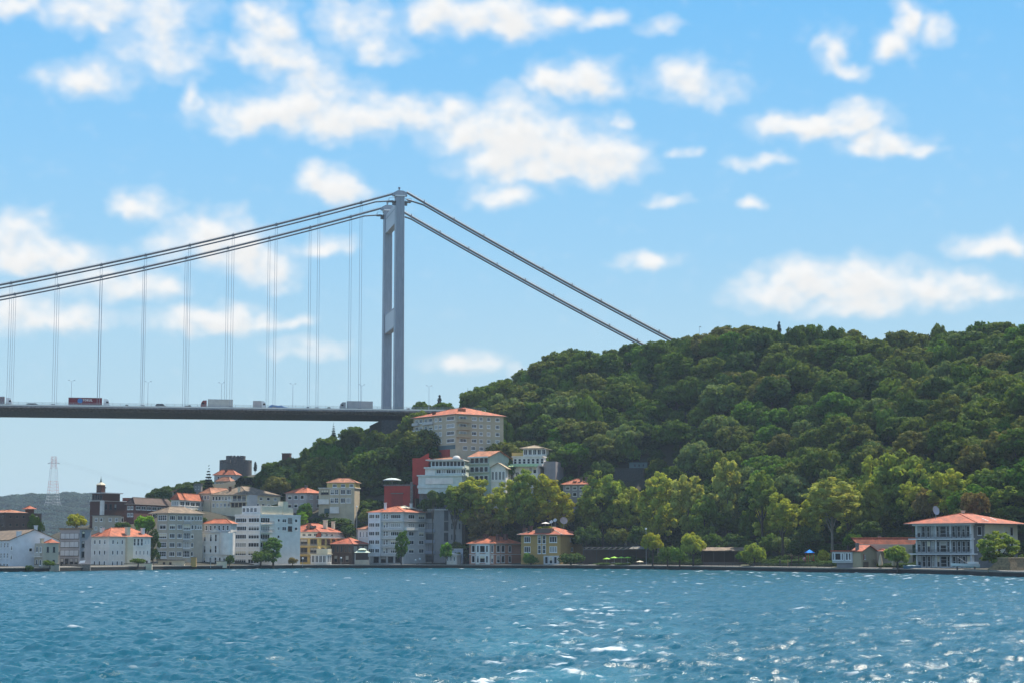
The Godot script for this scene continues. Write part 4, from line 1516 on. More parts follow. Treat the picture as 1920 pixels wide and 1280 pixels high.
# ---------------------------------------------------------------- houses
# A house is measured by its nearest upright edge xc; face A runs left from it, face B runs right.
func block(called: String, label: String, cat: String, xl: float, xc: float, xr: float, ytop: float, ybase: float, d: float, deg: float, m: Material, depth := 9.0, down := 4.0, body := true) -> Dictionary:
	var t := deg_to_rad(deg)
	var p := at(xc, ybase, d)
	var h := at(xc, ytop, d).y - p.y
	var r := ray(xl, ybase)
	var k := r.x / -r.z
	var wl := (p.x - k * d) / (cos(t) + k * sin(t)) if xl < xc - 0.4 else depth
	r = ray(xr, ybase)
	k = r.x / -r.z
	var wr := (k * d - p.x) / (sin(t) - k * cos(t)) if xr > xc + 0.4 else depth
	var o := thing(called, label, cat, p, -t)
	var b := {"o": o, "wl": wl, "wr": wr, "h": h, "d": d, "m": m}
	if body:
		part(o, "wall", boxmesh(Vector3(-wl, -down, -wr), Vector3(0, h, 0)), m)
	rects.append([xl, xr, ytop - 12.0, ybase, d])
	return b

func face_w(b: Dictionary, f: String) -> float:
	return b.wl if f == "A" else b.wr

# place on a face: u along it from the left, v up, out of the wall by z
func face_xf(b: Dictionary, f: String, u: float, v: float, z := 0.0) -> Transform3D:
	if f == "A":
		return Transform3D(Basis(), Vector3(u - b.wl, v, z))
	return Transform3D(Basis(Vector3.UP, PI / 2), Vector3(z, v, -u))

func win_mesh(w: float, h: float, nv: int, nh: int, fw: float) -> Array:
	var key := "w%.1f_%.1f_%d_%d_%.2f" % [w, h, nv, nh, fw]
	if not cache.has(key):
		var st := begin()
		box(st, Vector3(-w / 2, -h / 2, 0), Vector3(-w / 2 + fw, h / 2, 0.10))
		box(st, Vector3(w / 2 - fw, -h / 2, 0), Vector3(w / 2, h / 2, 0.10))
		box(st, Vector3(-w / 2 + fw, -h / 2, 0), Vector3(w / 2 - fw, -h / 2 + fw, 0.10))
		box(st, Vector3(-w / 2 + fw, h / 2 - fw, 0), Vector3(w / 2 - fw, h / 2, 0.10))
		for i in range(1, nv):
			var x := -w / 2 + w * i / nv
			box(st, Vector3(x - fw * 0.4, -h / 2 + fw, 0), Vector3(x + fw * 0.4, h / 2 - fw, 0.085))
		for i in range(1, nh):
			var y := -h / 2 + h * i / nh
			box(st, Vector3(-w / 2 + fw, y - fw * 0.35, 0), Vector3(w / 2 - fw, y + fw * 0.35, 0.075))
		box(st, Vector3(-w / 2 - 0.1, -h / 2 - 0.14, 0), Vector3(w / 2 + 0.1, -h / 2 - 0.003, 0.16))
		cache[key] = [st.commit(), boxmesh(Vector3(-w / 2 + fw * 0.5, -h / 2 + fw * 0.5, 0.004), Vector3(w / 2 - fw * 0.5, h / 2 - fw * 0.5, 0.035))]
	return cache[key]

func win(b: Dictionary, f: String, u: float, v: float, w: float, h: float, nv := 1, nh := 1, frame: Material = null, pane: Material = null, fw := 0.13, z := 0.0) -> void:
	w = maxf(snappedf(w, 0.1), 0.3)
	h = maxf(snappedf(h, 0.1), 0.3)
	var ms := win_mesh(w, h, nv, nh, fw)
	var o := part(b.o, "window", ms[0], frame if frame else M.frame)
	o.transform = face_xf(b, f, u, v, z)
	if pane == null:
		var x := rng.randf()
		pane = M.glass if x < 0.62 else (M.glass2 if x < 0.86 else M.curtain)
	part(o, "pane", ms[1], pane)
	# some blinds are let down
	if pane == M.glass and h >= 1.0 and rng.randf() < 0.3:
		var drop := snappedf(h * rng.randf_range(0.25, 0.6), 0.2)
		part(o, "blind", bxm(Vector3(w - fw * 2.0, drop, 0.03)), M.curtain if rng.randf() < 0.6 else M.cream, Vector3(0, h / 2 - fw - drop / 2, 0.055))

# a grid of windows: storeys from a to b of n; columns spread between shares u0 and u1
func wins(b: Dictionary, f: String, n: int, rows: Array, u0: float, u1: float, cols: int, wshare: float, hshare: float, nv := 1, nh := 1, frame: Material = null, pane: Material = null, fw := 0.13, lift := 0.53, z := 0.0) -> void:
	var wd := face_w(b, f)
	var fh: float = b.h / n
	var cw_ := (u1 - u0) * wd / cols
	for r in rows:
		for c in cols:
			win(b, f, u0 * wd + (c + 0.5) * cw_, (r + lift) * fh, cw_ * wshare, fh * hshare, nv, nh, frame, pane, fw, z)

func slab(b: Dictionary, called: String, v0: float, v1: float, out: float, m: Material) -> MeshInstance3D:
	return part(b.o, called, boxmesh(Vector3(-b.wl - out, v0, -b.wr - out), Vector3(out, v1, out)), m)

# a box standing out of a face: shares u0..u1, heights v0..v1, depth z
func bay(b: Dictionary, f: String, called: String, u0: float, u1: float, v0: float, v1: float, z: float, m: Material) -> MeshInstance3D:
	var wd := face_w(b, f)
	var o := part(b.o, called, boxmesh(Vector3(0, v0, -0.05), Vector3((u1 - u0) * wd, v1, z)), m)
	o.transform = face_xf(b, f, u0 * wd, 0.0)
	return o

func balcony(b: Dictionary, f: String, u0: float, u1: float, v: float, z: float, m: Material, railm: Material, rh := 1.0, solid := false) -> void:
	var wd := face_w(b, f)
	var l := (u1 - u0) * wd
	var o := part(b.o, "balcony", boxmesh(Vector3(0, v - 0.2, -0.05), Vector3(l, v, z)), m)
	o.transform = face_xf(b, f, u0 * wd, 0.0)
	var st := begin()
	if solid:
		box(st, Vector3(0, v + 0.002, z - 0.12), Vector3(l, v + rh, z - 0.003))
		box(st, Vector3(0.003, v + 0.002, 0), Vector3(0.12, v + rh, z - 0.12))
		box(st, Vector3(l - 0.12, v + 0.002, 0), Vector3(l - 0.003, v + rh, z - 0.12))
	else:
		box(st, Vector3(0, v + rh - 0.08, z - 0.08), Vector3(l, v + rh, z - 0.01))
		box(st, Vector3(0, v + rh * 0.5 - 0.03, z - 0.07), Vector3(l, v + rh * 0.5 + 0.03, z - 0.02))
		var n := maxi(int(l / 0.5), 2)
		for i in n + 1:
			var x := 0.03 + (l - 0.06) * i / n
			box(st, Vector3(x - 0.03, v + 0.002, z - 0.06), Vector3(x + 0.03, v + rh - 0.08, z - 0.02))
	part(o, "railing", st.commit(), railm)

# hip roof over x0..x1, z0..z1 at height y; ridge along the longer side
func hip(b: Dictionary, rise: float, oh: float, m: Material, y := -1.0, inset := 1.0, area: Array = [], ridge_m: Material = null) -> MeshInstance3D:
	var x0: float = -b.wl - oh
	var x1: float = oh
	var z0: float = -b.wr - oh
	var z1: float = oh
	if area.size() == 4:
		x0 = area[0]; x1 = area[1]; z0 = area[2]; z1 = area[3]
	if y < 0.0: y = b.h
	var th := 0.16
	var st := begin()
	var w := x1 - x0
	var l := z1 - z0
	var r0: Vector3
	var r1: Vector3
	if w >= l:
		r0 = Vector3(x0 + l / 2 * inset, y + th + rise, (z0 + z1) / 2)
		r1 = Vector3(x1 - l / 2 * inset, y + th + rise, (z0 + z1) / 2)
		if r0.x > r1.x: r0.x = (x0 + x1) / 2; r1.x = r0.x
	else:
		r0 = Vector3((x0 + x1) / 2, y + th + rise, z1 - w / 2 * inset)
		r1 = Vector3((x0 + x1) / 2, y + th + rise, z0 + w / 2 * inset)
	var a := Vector3(x0, y + th, z1)
	var c := Vector3(x1, y + th, z1)
	var d := Vector3(x1, y + th, z0)
	var e := Vector3(x0, y + th, z0)
	if w >= l:
		quad(st, a, c, r1, r0, Vector3(0, 1, 1))
		quad(st, e, d, r1, r0, Vector3(0, 1, -1))
		tri(st, a, e, r0, Vector3(-1, 1, 0))
		tri(st, c, d, r1, Vector3(1, 1, 0))
	else:
		quad(st, c, d, r1, r0, Vector3(1, 1, 0))
		quad(st, a, e, r1, r0, Vector3(-1, 1, 0))
		tri(st, a, c, r0, Vector3(0, 1, 1))
		tri(st, e, d, r1, Vector3(0, 1, -1))
	var roof := part(b.o, "roof", st.commit(), m)
	part(roof, "eaves", boxmesh(Vector3(x0, y + 0.004, z0), Vector3(x1, y + th - 0.003, z1)), M.soffit)
	var rd := begin()
	for s in [[a, r0], [c, r1 if w >= l else r0], [r0, r1]]:
		if (s[0] - s[1]).length() > 0.2: tube(rd, s[0] + Vector3(0, 0.03, 0), s[1] + Vector3(0, 0.06, 0), 0.11, 0.11, 6)
	part(roof, "ridge_tiles", rd.commit(), ridge_m if ridge_m else m)
	return roof

func gable(b: Dictionary, rise: float, oh: float, m: Material, along_x: bool, y := -1.0, area: Array = []) -> MeshInstance3D:
	var x0: float = -b.wl
	var x1 := 0.0
	var z0: float = -b.wr
	var z1 := 0.0
	if area.size() == 4:
		x0 = area[0]; x1 = area[1]; z0 = area[2]; z1 = area[3]
	if y < 0.0: y = b.h
	var st := begin()
	var wl_ := begin()
	var t := Vector3(0, 0.18, 0)
	if along_x:
		var zm := (z0 + z1) / 2
		var sl := rise / (z1 - zm)
		for s in [[z1, zm, 1], [z0, zm, -1]]:
			var lo := Vector3(0, y - sl * oh, s[0] + oh * s[2])
			for o in [t, t * 0.0]:
				quad(st, lo + o + Vector3(x0 - oh, 0, 0), lo + o + Vector3(x1 + oh, 0, 0), Vector3(x1 + oh, y + rise, zm) + o, Vector3(x0 - oh, y + rise, zm) + o, Vector3(0, 1 if o.y > 0 else -1, 0))
			quad(st, lo + Vector3(x0 - oh, 0, 0), lo + Vector3(x1 + oh, 0, 0), lo + t + Vector3(x1 + oh, 0, 0), lo + t + Vector3(x0 - oh, 0, 0), Vector3(0, 0, s[2]))
			for x in [x0 - oh, x1 + oh]:
				quad(st, lo + Vector3(x, 0, 0), lo + t + Vector3(x, 0, 0), Vector3(x, y + rise, zm) + t, Vector3(x, y + rise, zm), Vector3(x - (x0 + x1) / 2, 0, 0))
		for x in [x0 + 0.002, x1 - 0.002]:
			tri(wl_, Vector3(x, y, z0), Vector3(x, y, z1), Vector3(x, y + rise - 0.01, zm), Vector3(x - (x0 + x1) / 2, 0, 0))
	else:
		var xm := (x0 + x1) / 2
		var sl := rise / (x1 - xm)
		for s in [[x1, xm, 1], [x0, xm, -1]]:
			var lo := Vector3(s[0] + oh * s[2], y - sl * oh, 0)
			for o in [t, t * 0.0]:
				quad(st, lo + o + Vector3(0, 0, z0 - oh), lo + o + Vector3(0, 0, z1 + oh), Vector3(xm, y + rise, z1 + oh) + o, Vector3(xm, y + rise, z0 - oh) + o, Vector3(0, 1 if o.y > 0 else -1, 0))
			quad(st, lo + Vector3(0, 0, z0 - oh), lo + Vector3(0, 0, z1 + oh), lo + t + Vector3(0, 0, z1 + oh), lo + t + Vector3(0, 0, z0 - oh), Vector3(s[2], 0, 0))
			for z in [z0 - oh, z1 + oh]:
				quad(st, lo + Vector3(0, 0, z), lo + t + Vector3(0, 0, z), Vector3(xm, y + rise, z) + t, Vector3(xm, y + rise, z), Vector3(0, 0, z - (z0 + z1) / 2))
		for z in [z0 + 0.002, z1 - 0.002]:
			tri(wl_, Vector3(x0, y, z), Vector3(x1, y, z), Vector3(xm, y + rise - 0.01, z), Vector3(0, 0, z - (z0 + z1) / 2))
	part(b.o, "gable_wall", wl_.commit(), b.m)
	return part(b.o, "roof", st.commit(), m)

func chimney(roof: Node, x: float, z: float, y0: float, y1: float, m: Material, w := 0.9) -> void:
	var st := begin()
	box(st, Vector3(x - w / 2, y0, z - w / 2), Vector3(x + w / 2, y1, z + w / 2))
	box(st, Vector3(x - w / 2 - 0.12, y1 + 0.002, z - w / 2 - 0.12), Vector3(x + w / 2 + 0.12, y1 + 0.2, z + w / 2 + 0.12))
	part(roof, "chimney", st.commit(), m)

func dish(label: String, px: float, py: float, d: float, rpx: float, drop: float, face_deg: float, tilt: float, m: Material, squash := 1.0) -> void:
	var c := at(px, py, d)
	var r := rpx / F * d
	var o := thing("satellite_dish", label, "satellite dish", c - Vector3(0, r + drop, 0))
	var st := begin()
	var prof := []
	for k in 7:
		var t := k / 6.0
		prof.append([r * t, 0.28 * r * t * t])
	lathe(st, prof, 20)
	prof.reverse()
	var rev := []
	for q in prof: rev.append([q[0], q[1] - 0.04])
	for k in rev.size() - 1:
		for i in 20:
			var e0 := Vector3(cos(TAU * i / 20), 0, sin(TAU * i / 20))
			var e1 := Vector3(cos(TAU * (i + 1) / 20), 0, sin(TAU * (i + 1) / 20))
			quad(st, e0 * rev[k][0] + Vector3(0, rev[k][1], 0), e1 * rev[k][0] + Vector3(0, rev[k][1], 0), e1 * rev[k + 1][0] + Vector3(0, rev[k + 1][1], 0), e0 * rev[k + 1][0] + Vector3(0, rev[k + 1][1], 0), Vector3.DOWN)
	var b := part(o, "bowl", st.commit(), m, Vector3(0, r + drop, 0))
	b.basis = Basis(Vector3.UP, deg_to_rad(face_deg)) * Basis(Vector3.RIGHT, deg_to_rad(tilt))
	b.scale = Vector3(squash, 1, 1)
	var fd := begin()
	tube(fd, Vector3(0, 0, -r * 0.9), Vector3(0, r * 0.75, 0), 0.04, 0.04, 5)
	cbox(fd, Vector3(0, r * 0.75, 0), Vector3(0.15, 0.15, 0.15))
	part(b, "feed_arm", fd.commit(), M.rail)
	var po := begin()
	tube(po, Vector3(0, -0.4, 0), Vector3(0, r + drop, 0), 0.07, 0.07, 6)
	part(o, "post", po.commit(), M.rail)

func make_town() -> void:
	left_shore()
	left_slope()
	mid_shore()
	hill_houses()
	right_shore()

func left_shore() -> void:
	var b: Dictionary
	# white house with a great blank gable
	b = block("white_house", "white house with a blank gable wall and two chimneys at the left edge", "house", -46, 16, 108, 1012, 1071, 545, 62, M.bluewhite, 9, 1.0)
	wins(b, "A", 3, [0, 1, 2], 0.62, 1.0, 4, 0.42, 0.5, 2, 2)
	wins(b, "A", 3, [0, 1, 2], 0.05, 0.6, 5, 0.42, 0.5, 2, 2)
	win(b, "B", 5.9, 6.1, 1.0, 1.1)
	win(b, "B", 0.5, 6.6, 0.5, 1.3)
	win(b, "B", 0.5, 4.0, 0.5, 1.3)
	var r := gable(b, 2.9, 0.25, M.roofbrown, true)
	chimney(r, -0.5, -2.6, b.h - 0.4, b.h + 2.3, M.bluewhite, 1.2)
	chimney(r, -0.6, -b.wr * 0.53, b.h + 2.0, b.h + 4.0, M.bluewhite, 0.8)
	# low house in front of its right half
	b = block("small_house", "low weathered house with a sliver of orange roof beside the white gable", "house", 63, 79, 108, 1018, 1067, 542, 52, M.stonebeige, 6, 1.0)
	wins(b, "A", 2, [0, 1], 0.1, 0.95, 2, 0.5, 0.45, 1, 1)
	wins(b, "B", 2, [0, 1], 0.1, 0.9, 2, 0.3, 0.4, 1, 1, M.framedark)
	r = hip(b, 1.0, 0.3, M.roof, b.h, 1.0, [-b.wl * 0.6, 0.3, -b.wr - 0.3, -1.5])
	chimney(r, -b.wl * 0.4, -0.6, b.h - 0.2, b.h + 1.2, M.beige, 0.8)
	balcony(b, "A", 0.1, 0.9, b.h * 0.5, 0.8, M.white, M.frame)
	# grey modern house with white blinds
	b = block("modern_house", "grey modern house with three wide white-blind storeys", "house", 110, 147, 169, 992, 1068, 566, 28, M.grey, 7, 1.0)
	for k in 3:
		var w: float = b.wl
		win(b, "A", w * 0.5, b.h * (0.42 + 0.21 * k), w * 0.94, b.h * 0.145, 4, 1, M.framedark, plaster(0.46, 0.48, 0.5), 0.08)
	for k in 4: win(b, "A", b.wl * (0.14 + 0.24 * k), b.h * 0.2, b.wl * 0.18, b.h * 0.17, 1, 2, M.framedark, M.glass)
	for k in 4: win(b, "A", b.wl * (0.14 + 0.24 * k), b.h * 0.055, b.wl * 0.2, b.h * 0.09, 1, 1, M.framedark, M.glass2)
	wins(b, "B", 4, [1, 2, 3], 0.1, 0.5, 1, 0.6, 0.6, 1, 1, M.framedark, M.glass)
	slab(b, "roof_slab", b.h, b.h + 0.45, 0.3, M.roofbrown)
	# white mansion, orange hip roof
	b = block("mansion", "cream white mansion with an orange hip roof and three chimneys", "house", 169, 203, 281, 1006, 1066, 594, 38, M.white, 9, 1.0)
	wins(b, "A", 3, [0, 1, 2], 0.08, 0.9, 3, 0.34, 0.42, 1, 1, M.frame, M.glass)
	wins(b, "B", 3, [0, 1, 2], 0.03, 0.36, 3, 0.36, 0.42, 1, 1, M.frame, M.glass)
	wins(b, "B", 3, [1], 0.6, 0.97, 4, 0.36, 0.42, 1, 1, M.frame, M.glass)
	wins(b, "B", 3, [2], 0.56, 0.82, 3, 0.7, 0.72, 1, 2, M.frame, M.glass2)
	wins(b, "B", 3, [2], 0.84, 0.97, 2, 0.4, 0.42, 1, 1, M.frame, M.glass)
	wins(b, "B", 3, [0], 0.6, 0.97, 3, 0.36, 0.5, 1, 1, M.framebrown, M.glass)
	bay(b, "B", "stair_tower", 0.385, 0.52, 0.0, b.h - 0.01, 1.0, M.cream)
	slab(b, "floor_band", b.h * 0.33 - 0.1, b.h * 0.33 + 0.1, 0.10, M.white)
	slab(b, "floor_band", b.h * 0.67 - 0.1, b.h * 0.67 + 0.1, 0.10, M.white)
	r = hip(b, 2.7, 0.55, M.roof)
	chimney(r, -b.wl * 0.72, -2.2, b.h + 0.6, b.h + 2.7, M.white, 1.0)
	chimney(r, -0.6, -b.wr * 0.46, b.h + 0.2, b.h + 2.9, M.cream, 1.2)
	chimney(r, -1.2, -b.wr * 0.86, b.h + 0.2, b.h + 2.7, M.white, 0.9)
	# tall beige apartments
	b = block("apartment_block", "six-storey beige apartment block with a brown roof on the quay", "apartment block", 292, 312, 378, 962, 1064, 628, 40, M.stonebeige, 10, 1.0)
	wins(b, "A", 6, [1, 2, 3, 5], 0.1, 0.95, 1, 0.95, 0.62, 4, 2)
	wins(b, "A", 6, [4], 0.2, 0.95, 1, 0.8, 0.5, 2, 1)
	for q in [[0.04, 0.22], [0.26, 0.42], [0.66, 0.74]]:
		wins(b, "B", 6, [1, 2, 3, 4, 5], q[0], q[1], 1, 0.85, 0.52, 3 if q[1] - q[0] > 0.1 else 1, 1)
	wins(b, "B", 6, [1, 2, 3, 4], 0.44, 0.64, 1, 0.96, 0.7, 4, 2)
	wins(b, "B", 6, [5], 0.44, 0.64, 2, 0.8, 0.55, 2, 1)
	wins(b, "B", 6, [4, 5], 0.76, 0.98, 3, 0.7, 0.5, 1, 1)
	bay(b, "A", "enclosed_balcony", 0.0, 1.0, b.h * 0.165, b.h * 0.19, 0.7, M.white)
	for k in [2, 3, 4, 5]: balcony(b, "B", 0.43, 0.65, b.h / 6 * k, 0.7, M.greywhite, M.frame, 0.9)
	r = hip(b, 2.2, 0.6, M.roofbrown, b.h, 1.0, [-b.wl - 4.0, 0.6, -b.wr - 0.6, 0.6])
	b = block("garden_house", "small cream annexe at the foot of the beige apartment block", "house", 296, 344, 346, 1050, 1065, 617, 5, M.cream, 3, 1.0)
	wins(b, "A", 1, [0], 0.1, 0.6, 2, 0.4, 0.5, 1, 1, M.framebrown)
	slab(b, "roof_slab", b.h, b.h + 0.25, 0.5, M.concrete)
	# white house with two wooden storeys and a round end
	b = block("white_house", "white wooden house with tall narrow windows and a small orange roof", "house", 361, 425, 439, 998, 1061, 640, 14, M.white, 9, 1.0)
	for q in [[0.05, 0.4, 3], [0.45, 0.58, 1], [0.6, 0.98, 3]]:
		wins(b, "A", 3, [1, 2], q[0], q[1], q[2], 0.5, 0.66, 1, 2, M.frame, M.glass, 0.1)
		wins(b, "A", 3, [0], q[0], q[1], q[2], 0.5, 0.55, 1, 2, M.frame, M.glass, 0.1)
	slab(b, "floor_band", b.h * 0.345, b.h * 0.365, 0.25, M.white)
	slab(b, "cornice", b.h - 0.01, b.h + 0.35, 0.5, M.greywhite)
	var rb := begin()
	tube(rb, Vector3(-1.2, b.h * 0.34, -2.0), Vector3(-1.2, b.h - 0.02, -2.0), 2.7, 2.7, 18)
	part(b.o, "round_bay", rb.commit(), M.white)
	part(b.o, "upper_storey", boxmesh(Vector3(-b.wl * 0.72, b.h + 0.35, -b.wr), Vector3(0.6, b.h + 2.9, -1.2)), M.greywhite)
	for k in 6:
		var o := part(b.o, "window", win_mesh(0.9, 1.6, 1, 2, 0.12)[0], M.frame, Vector3(-b.wl * 0.66 + k * b.wl * 0.125, b.h + 1.6, -1.2))
		part(o, "pane", win_mesh(0.9, 1.6, 1, 2, 0.12)[1], M.glass)
	hip(b, 1.5, 0.5, M.roof, b.h + 2.9, 1.0, [-b.wl * 0.72 - 0.5, 1.1, -b.wr - 0.5, -0.7])
	gable(b, 0.9, 0.1, M.greywhite, false, b.h + 0.35, [-b.wl * 0.5, -b.wl * 0.2, -1.1, 0.4])
	# banded white apartments
	b = block("apartment_block", "white apartment block with long window bands and a roof terrace", "apartment block", 439, 486, 562, 967, 1060, 652, 36, M.white, 12, 1.0)
	for k in 6:
		wins(b, "A", 6, [k], 0.02, 0.48, 1, 0.94, 0.55, 5, 1, M.frame, null, 0.12)
		wins(b, "A", 6, [k], 0.53, 0.99, 1, 0.94, 0.55, 4, 1, M.frame, null, 0.12)
	for k in range(2, 6):
		wins(b, "B", 6, [k], 0.0, 0.24, 1, 0.94, 0.6, 4, 1)
		wins(b, "B", 6, [k], 0.40, 0.50, 1, 0.6, 0.4, 1, 1)
	for k in [4, 5]:
		wins(b, "B", 6, [k], 0.52, 0.66, 1, 0.75, 0.5, 2, 1)
		wins(b, "B", 6, [k], 0.67, 0.80, 1, 0.75, 0.62, 2, 2, M.framebrown)
		wins(b, "B", 6, [k], 0.82, 0.95, 1, 0.55, 0.45, 1, 1)
	for k in [3, 4, 5]: balcony(b, "B", 0.02, 0.3, b.h / 6 * k + 0.1, 0.9, M.white, M.framedark, 1.0)
	slab(b, "parapet", b.h, b.h + 0.7, 0.12, M.white)
	part(b.o, "penthouse", boxmesh(Vector3(-b.wl + 1.0, b.h + 0.7, -b.wr * 0.62), Vector3(-1.5, b.h + 3.6, -2.2)), M.white)
	for k in 4:
		var ms := win_mesh(1.3, 1.6, 2, 1, 0.12)
		var o := part(b.o, "window", ms[0], M.frame, Vector3(-b.wl + 2.0 + k * 1.8, b.h + 2.2, -2.2))
		part(o, "pane", ms[1], M.glass)
	part(b.o, "terrace_wall", boxmesh(Vector3(-1.4, b.h + 0.72, -b.wr * 0.62), Vector3(-0.6, b.h + 3.4, -1.5)), M.cream)
	part(b.o, "stair_block", boxmesh(Vector3(-2.6, b.h + 0.73, -b.wr * 0.70), Vector3(-0.4, b.h + 5.2, -b.wr * 0.58)), M.cream)
	part(b.o, "terrace_wall", boxmesh(Vector3(-2.0, b.h + 0.74, -b.wr * 0.84), Vector3(-0.5, b.h + 3.0, -b.wr * 0.705)), M.cream)
	var gw := part(b.o, "garden_wall", boxmesh(Vector3(-b.wl, -0.8, 0.4), Vector3(0.4, 0.9, 0.8)), M.white)
	b = block("white_villa", "low dark ivy building above the quay, behind the white gable house", "house", -40, 8, 76, 961, 1006, 612, 52, M.wood, 9, 4.0)
	wins(b, "B", 3, [1, 2], 0.05, 0.95, 5, 0.42, 0.4, 1, 1, M.framebrown, M.glass)
	wins(b, "A", 3, [1, 2], 0.4, 0.98, 4, 0.42, 0.4, 1, 1, M.framebrown, M.glass)
	hip(b, 0.9, 0.4, M.roofpale, b.h, 1.0, [-b.wl - 0.4, 0.4, -b.wr * 0.62, 0.4])
	var ivy := part(b.o, "ivy", C.bush[2], M.leaf[0], Vector3(0.2, b.h * 0.45, -b.wr * 0.84))
	ivy.scale = Vector3(1.0, 5.4, 3.4)
	part(b.o, "roof_kiosk", boxmesh(Vector3(-4.4, b.h, -b.wr * 0.86), Vector3(-2.0, b.h + 1.3, -b.wr * 0.70)), M.brick)
	hip(b, 0.9, 0.0, M.roof, b.h + 1.3, 1.0, [-5.2, -1.2, -b.wr * 0.92, -b.wr * 0.64])

func left_slope() -> void:
	var b: Dictionary
	var r: MeshInstance3D
	# brick house with a turret
	b = block("brick_house", "dark red brick house with a slim turret and pointed cap", "house", 167, 190, 238, 938, 985, 690, 30, M.brick, 9, 6.0)
	part(b.o, "upper_storey", boxmesh(Vector3(-b.wl + 0.4, b.h, -b.wr * 0.66), Vector3(0.3, b.h + 2.6, -0.6)), M.brick)
	slab(b, "terrace_slab", b.h - 0.14, b.h + 0.1, 0.25, M.white)
	part(b.o, "roof_slab", boxmesh(Vector3(-b.wl - 0.5, b.h + 2.6, -b.wr * 0.74), Vector3(0.9, b.h + 2.95, 0.1)), M.greywhite)
	for k in 4:
		var ms := win_mesh(0.9, 1.7, 1, 1, 0.12)
		var o := part(b.o, "window", ms[0], M.framedark, Vector3(-b.wl + 1.2 + k * 1.15, b.h + 1.3, -0.6))
		part(o, "pane", ms[1], M.glass)
	wins(b, "B", 2, [1], 0.05, 0.6, 3, 0.5, 0.45, 1, 1, M.framedark, M.glass)
	wins(b, "B", 2, [0], 0.25, 0.9, 3, 0.4, 0.45, 1, 1, M.frame)
	part(b.o, "side_wing", boxmesh(Vector3(-2.6, 0, -b.wr - 2.6), Vector3(-0.4, b.h + 1.4, -b.wr)), M.darkred)
	part(b.o, "white_pier", boxmesh(Vector3(-0.9, -3.0, -0.9), Vector3(0.25, b.h - 0.15, 0.22)), M.white)
	var tw := begin()
	var tx: float = -b.wl * 0.42
	box(tw, Vector3(tx - 1.1, b.h + 2.9, -2.8), Vector3(tx + 1.1, b.h + 5.6, -0.7))
	var tp := part(b.o, "turret", tw.commit(), M.brick)
	var tc := begin()
	lathe(tc, [[1.5, 0.0], [1.75, 0.12], [1.3, 0.55], [0.55, 0.95], [0.42, 1.1]], 8, Vector3(tx, b.h + 5.6, -1.75))
	part(tp, "turret_eaves", tc.commit(), M.cream)
	var ts := begin()
	lathe(ts, [[0.45, 0.0], [0.28, 0.5], [0.08, 1.6], [0.02, 2.3]], 8, Vector3(tx, b.h + 6.65, -1.75))
	part(tp, "spire", ts.commit(), M.tealgrey)
	var tl := begin()
	for e in [-0.5, 0.5]: box(tl, Vector3(tx + e - 0.28, b.h + 3.5, -0.72), Vector3(tx + e + 0.28, b.h + 5.2, -0.66))
	part(tp, "louvre", tl.commit(), M.framebrown)
	var ap := begin()
	tube(ap, Vector3(-0.6, b.h + 2.95, -2), Vector3(-0.6, b.h + 4.6, -2), 0.1, 0.1, 6)
	cbox(ap, Vector3(-0.5, b.h + 4.7, -2), Vector3(0.5, 0.35, 0.35))
	part(b.o, "vent_pipe", ap.commit(), M.iron)
	b = block("small_house", "weathered pale house between the brick turret house and the mansion roof", "house", 172, 196, 226, 966, 998, 662, 35, M.stonebeige, 6, 4.0)
	wins(b, "A", 2, [0, 1], 0.1, 0.9, 2, 0.45, 0.42, 1, 1)
	wins(b, "B", 2, [1], 0.1, 0.9, 2, 0.45, 0.42, 1, 1)
	slab(b, "roof_slab", b.h, b.h + 0.25, 0.2, M.concrete)
	# dark red wide house
	b = block("dark_house", "wide dark red wooden house with a brown roof on the slope", "house", 236, 250, 323, 945, 985, 685, 20, M.darkred, 8, 6.0)
	wins(b, "A", 3, [1, 2], 0.05, 0.95, 2, 0.7, 0.5, 2, 1, M.frame)
	wins(b, "B", 3, [2], 0.03, 0.98, 7, 0.8, 0.5, 2, 1, M.frame, M.glass2)
	wins(b, "B", 3, [1], 0.45, 0.75, 3, 0.7, 0.5, 1, 1, M.frame)
	hip(b, 2.4, 0.6, M.roofdark)
	# low white house, orange roof
	b = block("terrace_house", "low white house with an orange roof and a row of dark windows", "house", 320, 334, 395, 937, 962, 702, 14, M.white, 8, 6.0)
	wins(b, "A", 2, [1], 0.05, 0.95, 4, 0.7, 0.62, 1, 1)
	wins(b, "B", 2, [1], 0.02, 0.98, 6, 0.8, 0.66, 2, 1)
	wins(b, "B", 2, [0], 0.02, 0.98, 6, 0.5, 0.5, 1, 1)
	hip(b, 2.5, 0.4, M.roof)
	# wide cream houses with brown roof
	b = block("terrace_house", "wide cream house with a shallow brown roof above the white apartments", "house", 395, 462, 525, 927, 965, 708, 26, M.cream, 10, 6.0)
	wins(b, "A", 3, [2], 0.02, 0.55, 6, 0.75, 0.6, 1, 1)
	wins(b, "A", 3, [1], 0.02, 0.55, 5, 0.6, 0.55, 2, 1)
	balcony(b, "A", 0.5, 1.0, b.h * 0.667, 1.2, M.white, M.frame)
	wins(b, "A", 3, [2], 0.6, 0.98, 3, 0.8, 0.75, 2, 1, M.framebrown, M.glass)
	wins(b, "A", 3, [1], 0.56, 0.98, 4, 0.8, 0.6, 2, 1, M.framebrown, M.glass)
	wins(b, "B", 3, [2], 0.3, 0.95, 3, 0.4, 0.45, 1, 1)
	wins(b, "B", 3, [1], 0.05, 0.9, 5, 0.5, 0.5, 1, 1)
	bay(b, "B", "corner_bay", 0.0, 0.25, b.h * 0.34, b.h - 0.02, 0.8, M.greywhite)
	r = hip(b, 3.3, 0.7, M.roofbrown)
	chimney(r, -b.wl * 0.3, -1.8, b.h + 1.0, b.h + 2.8, M.cream, 0.7)
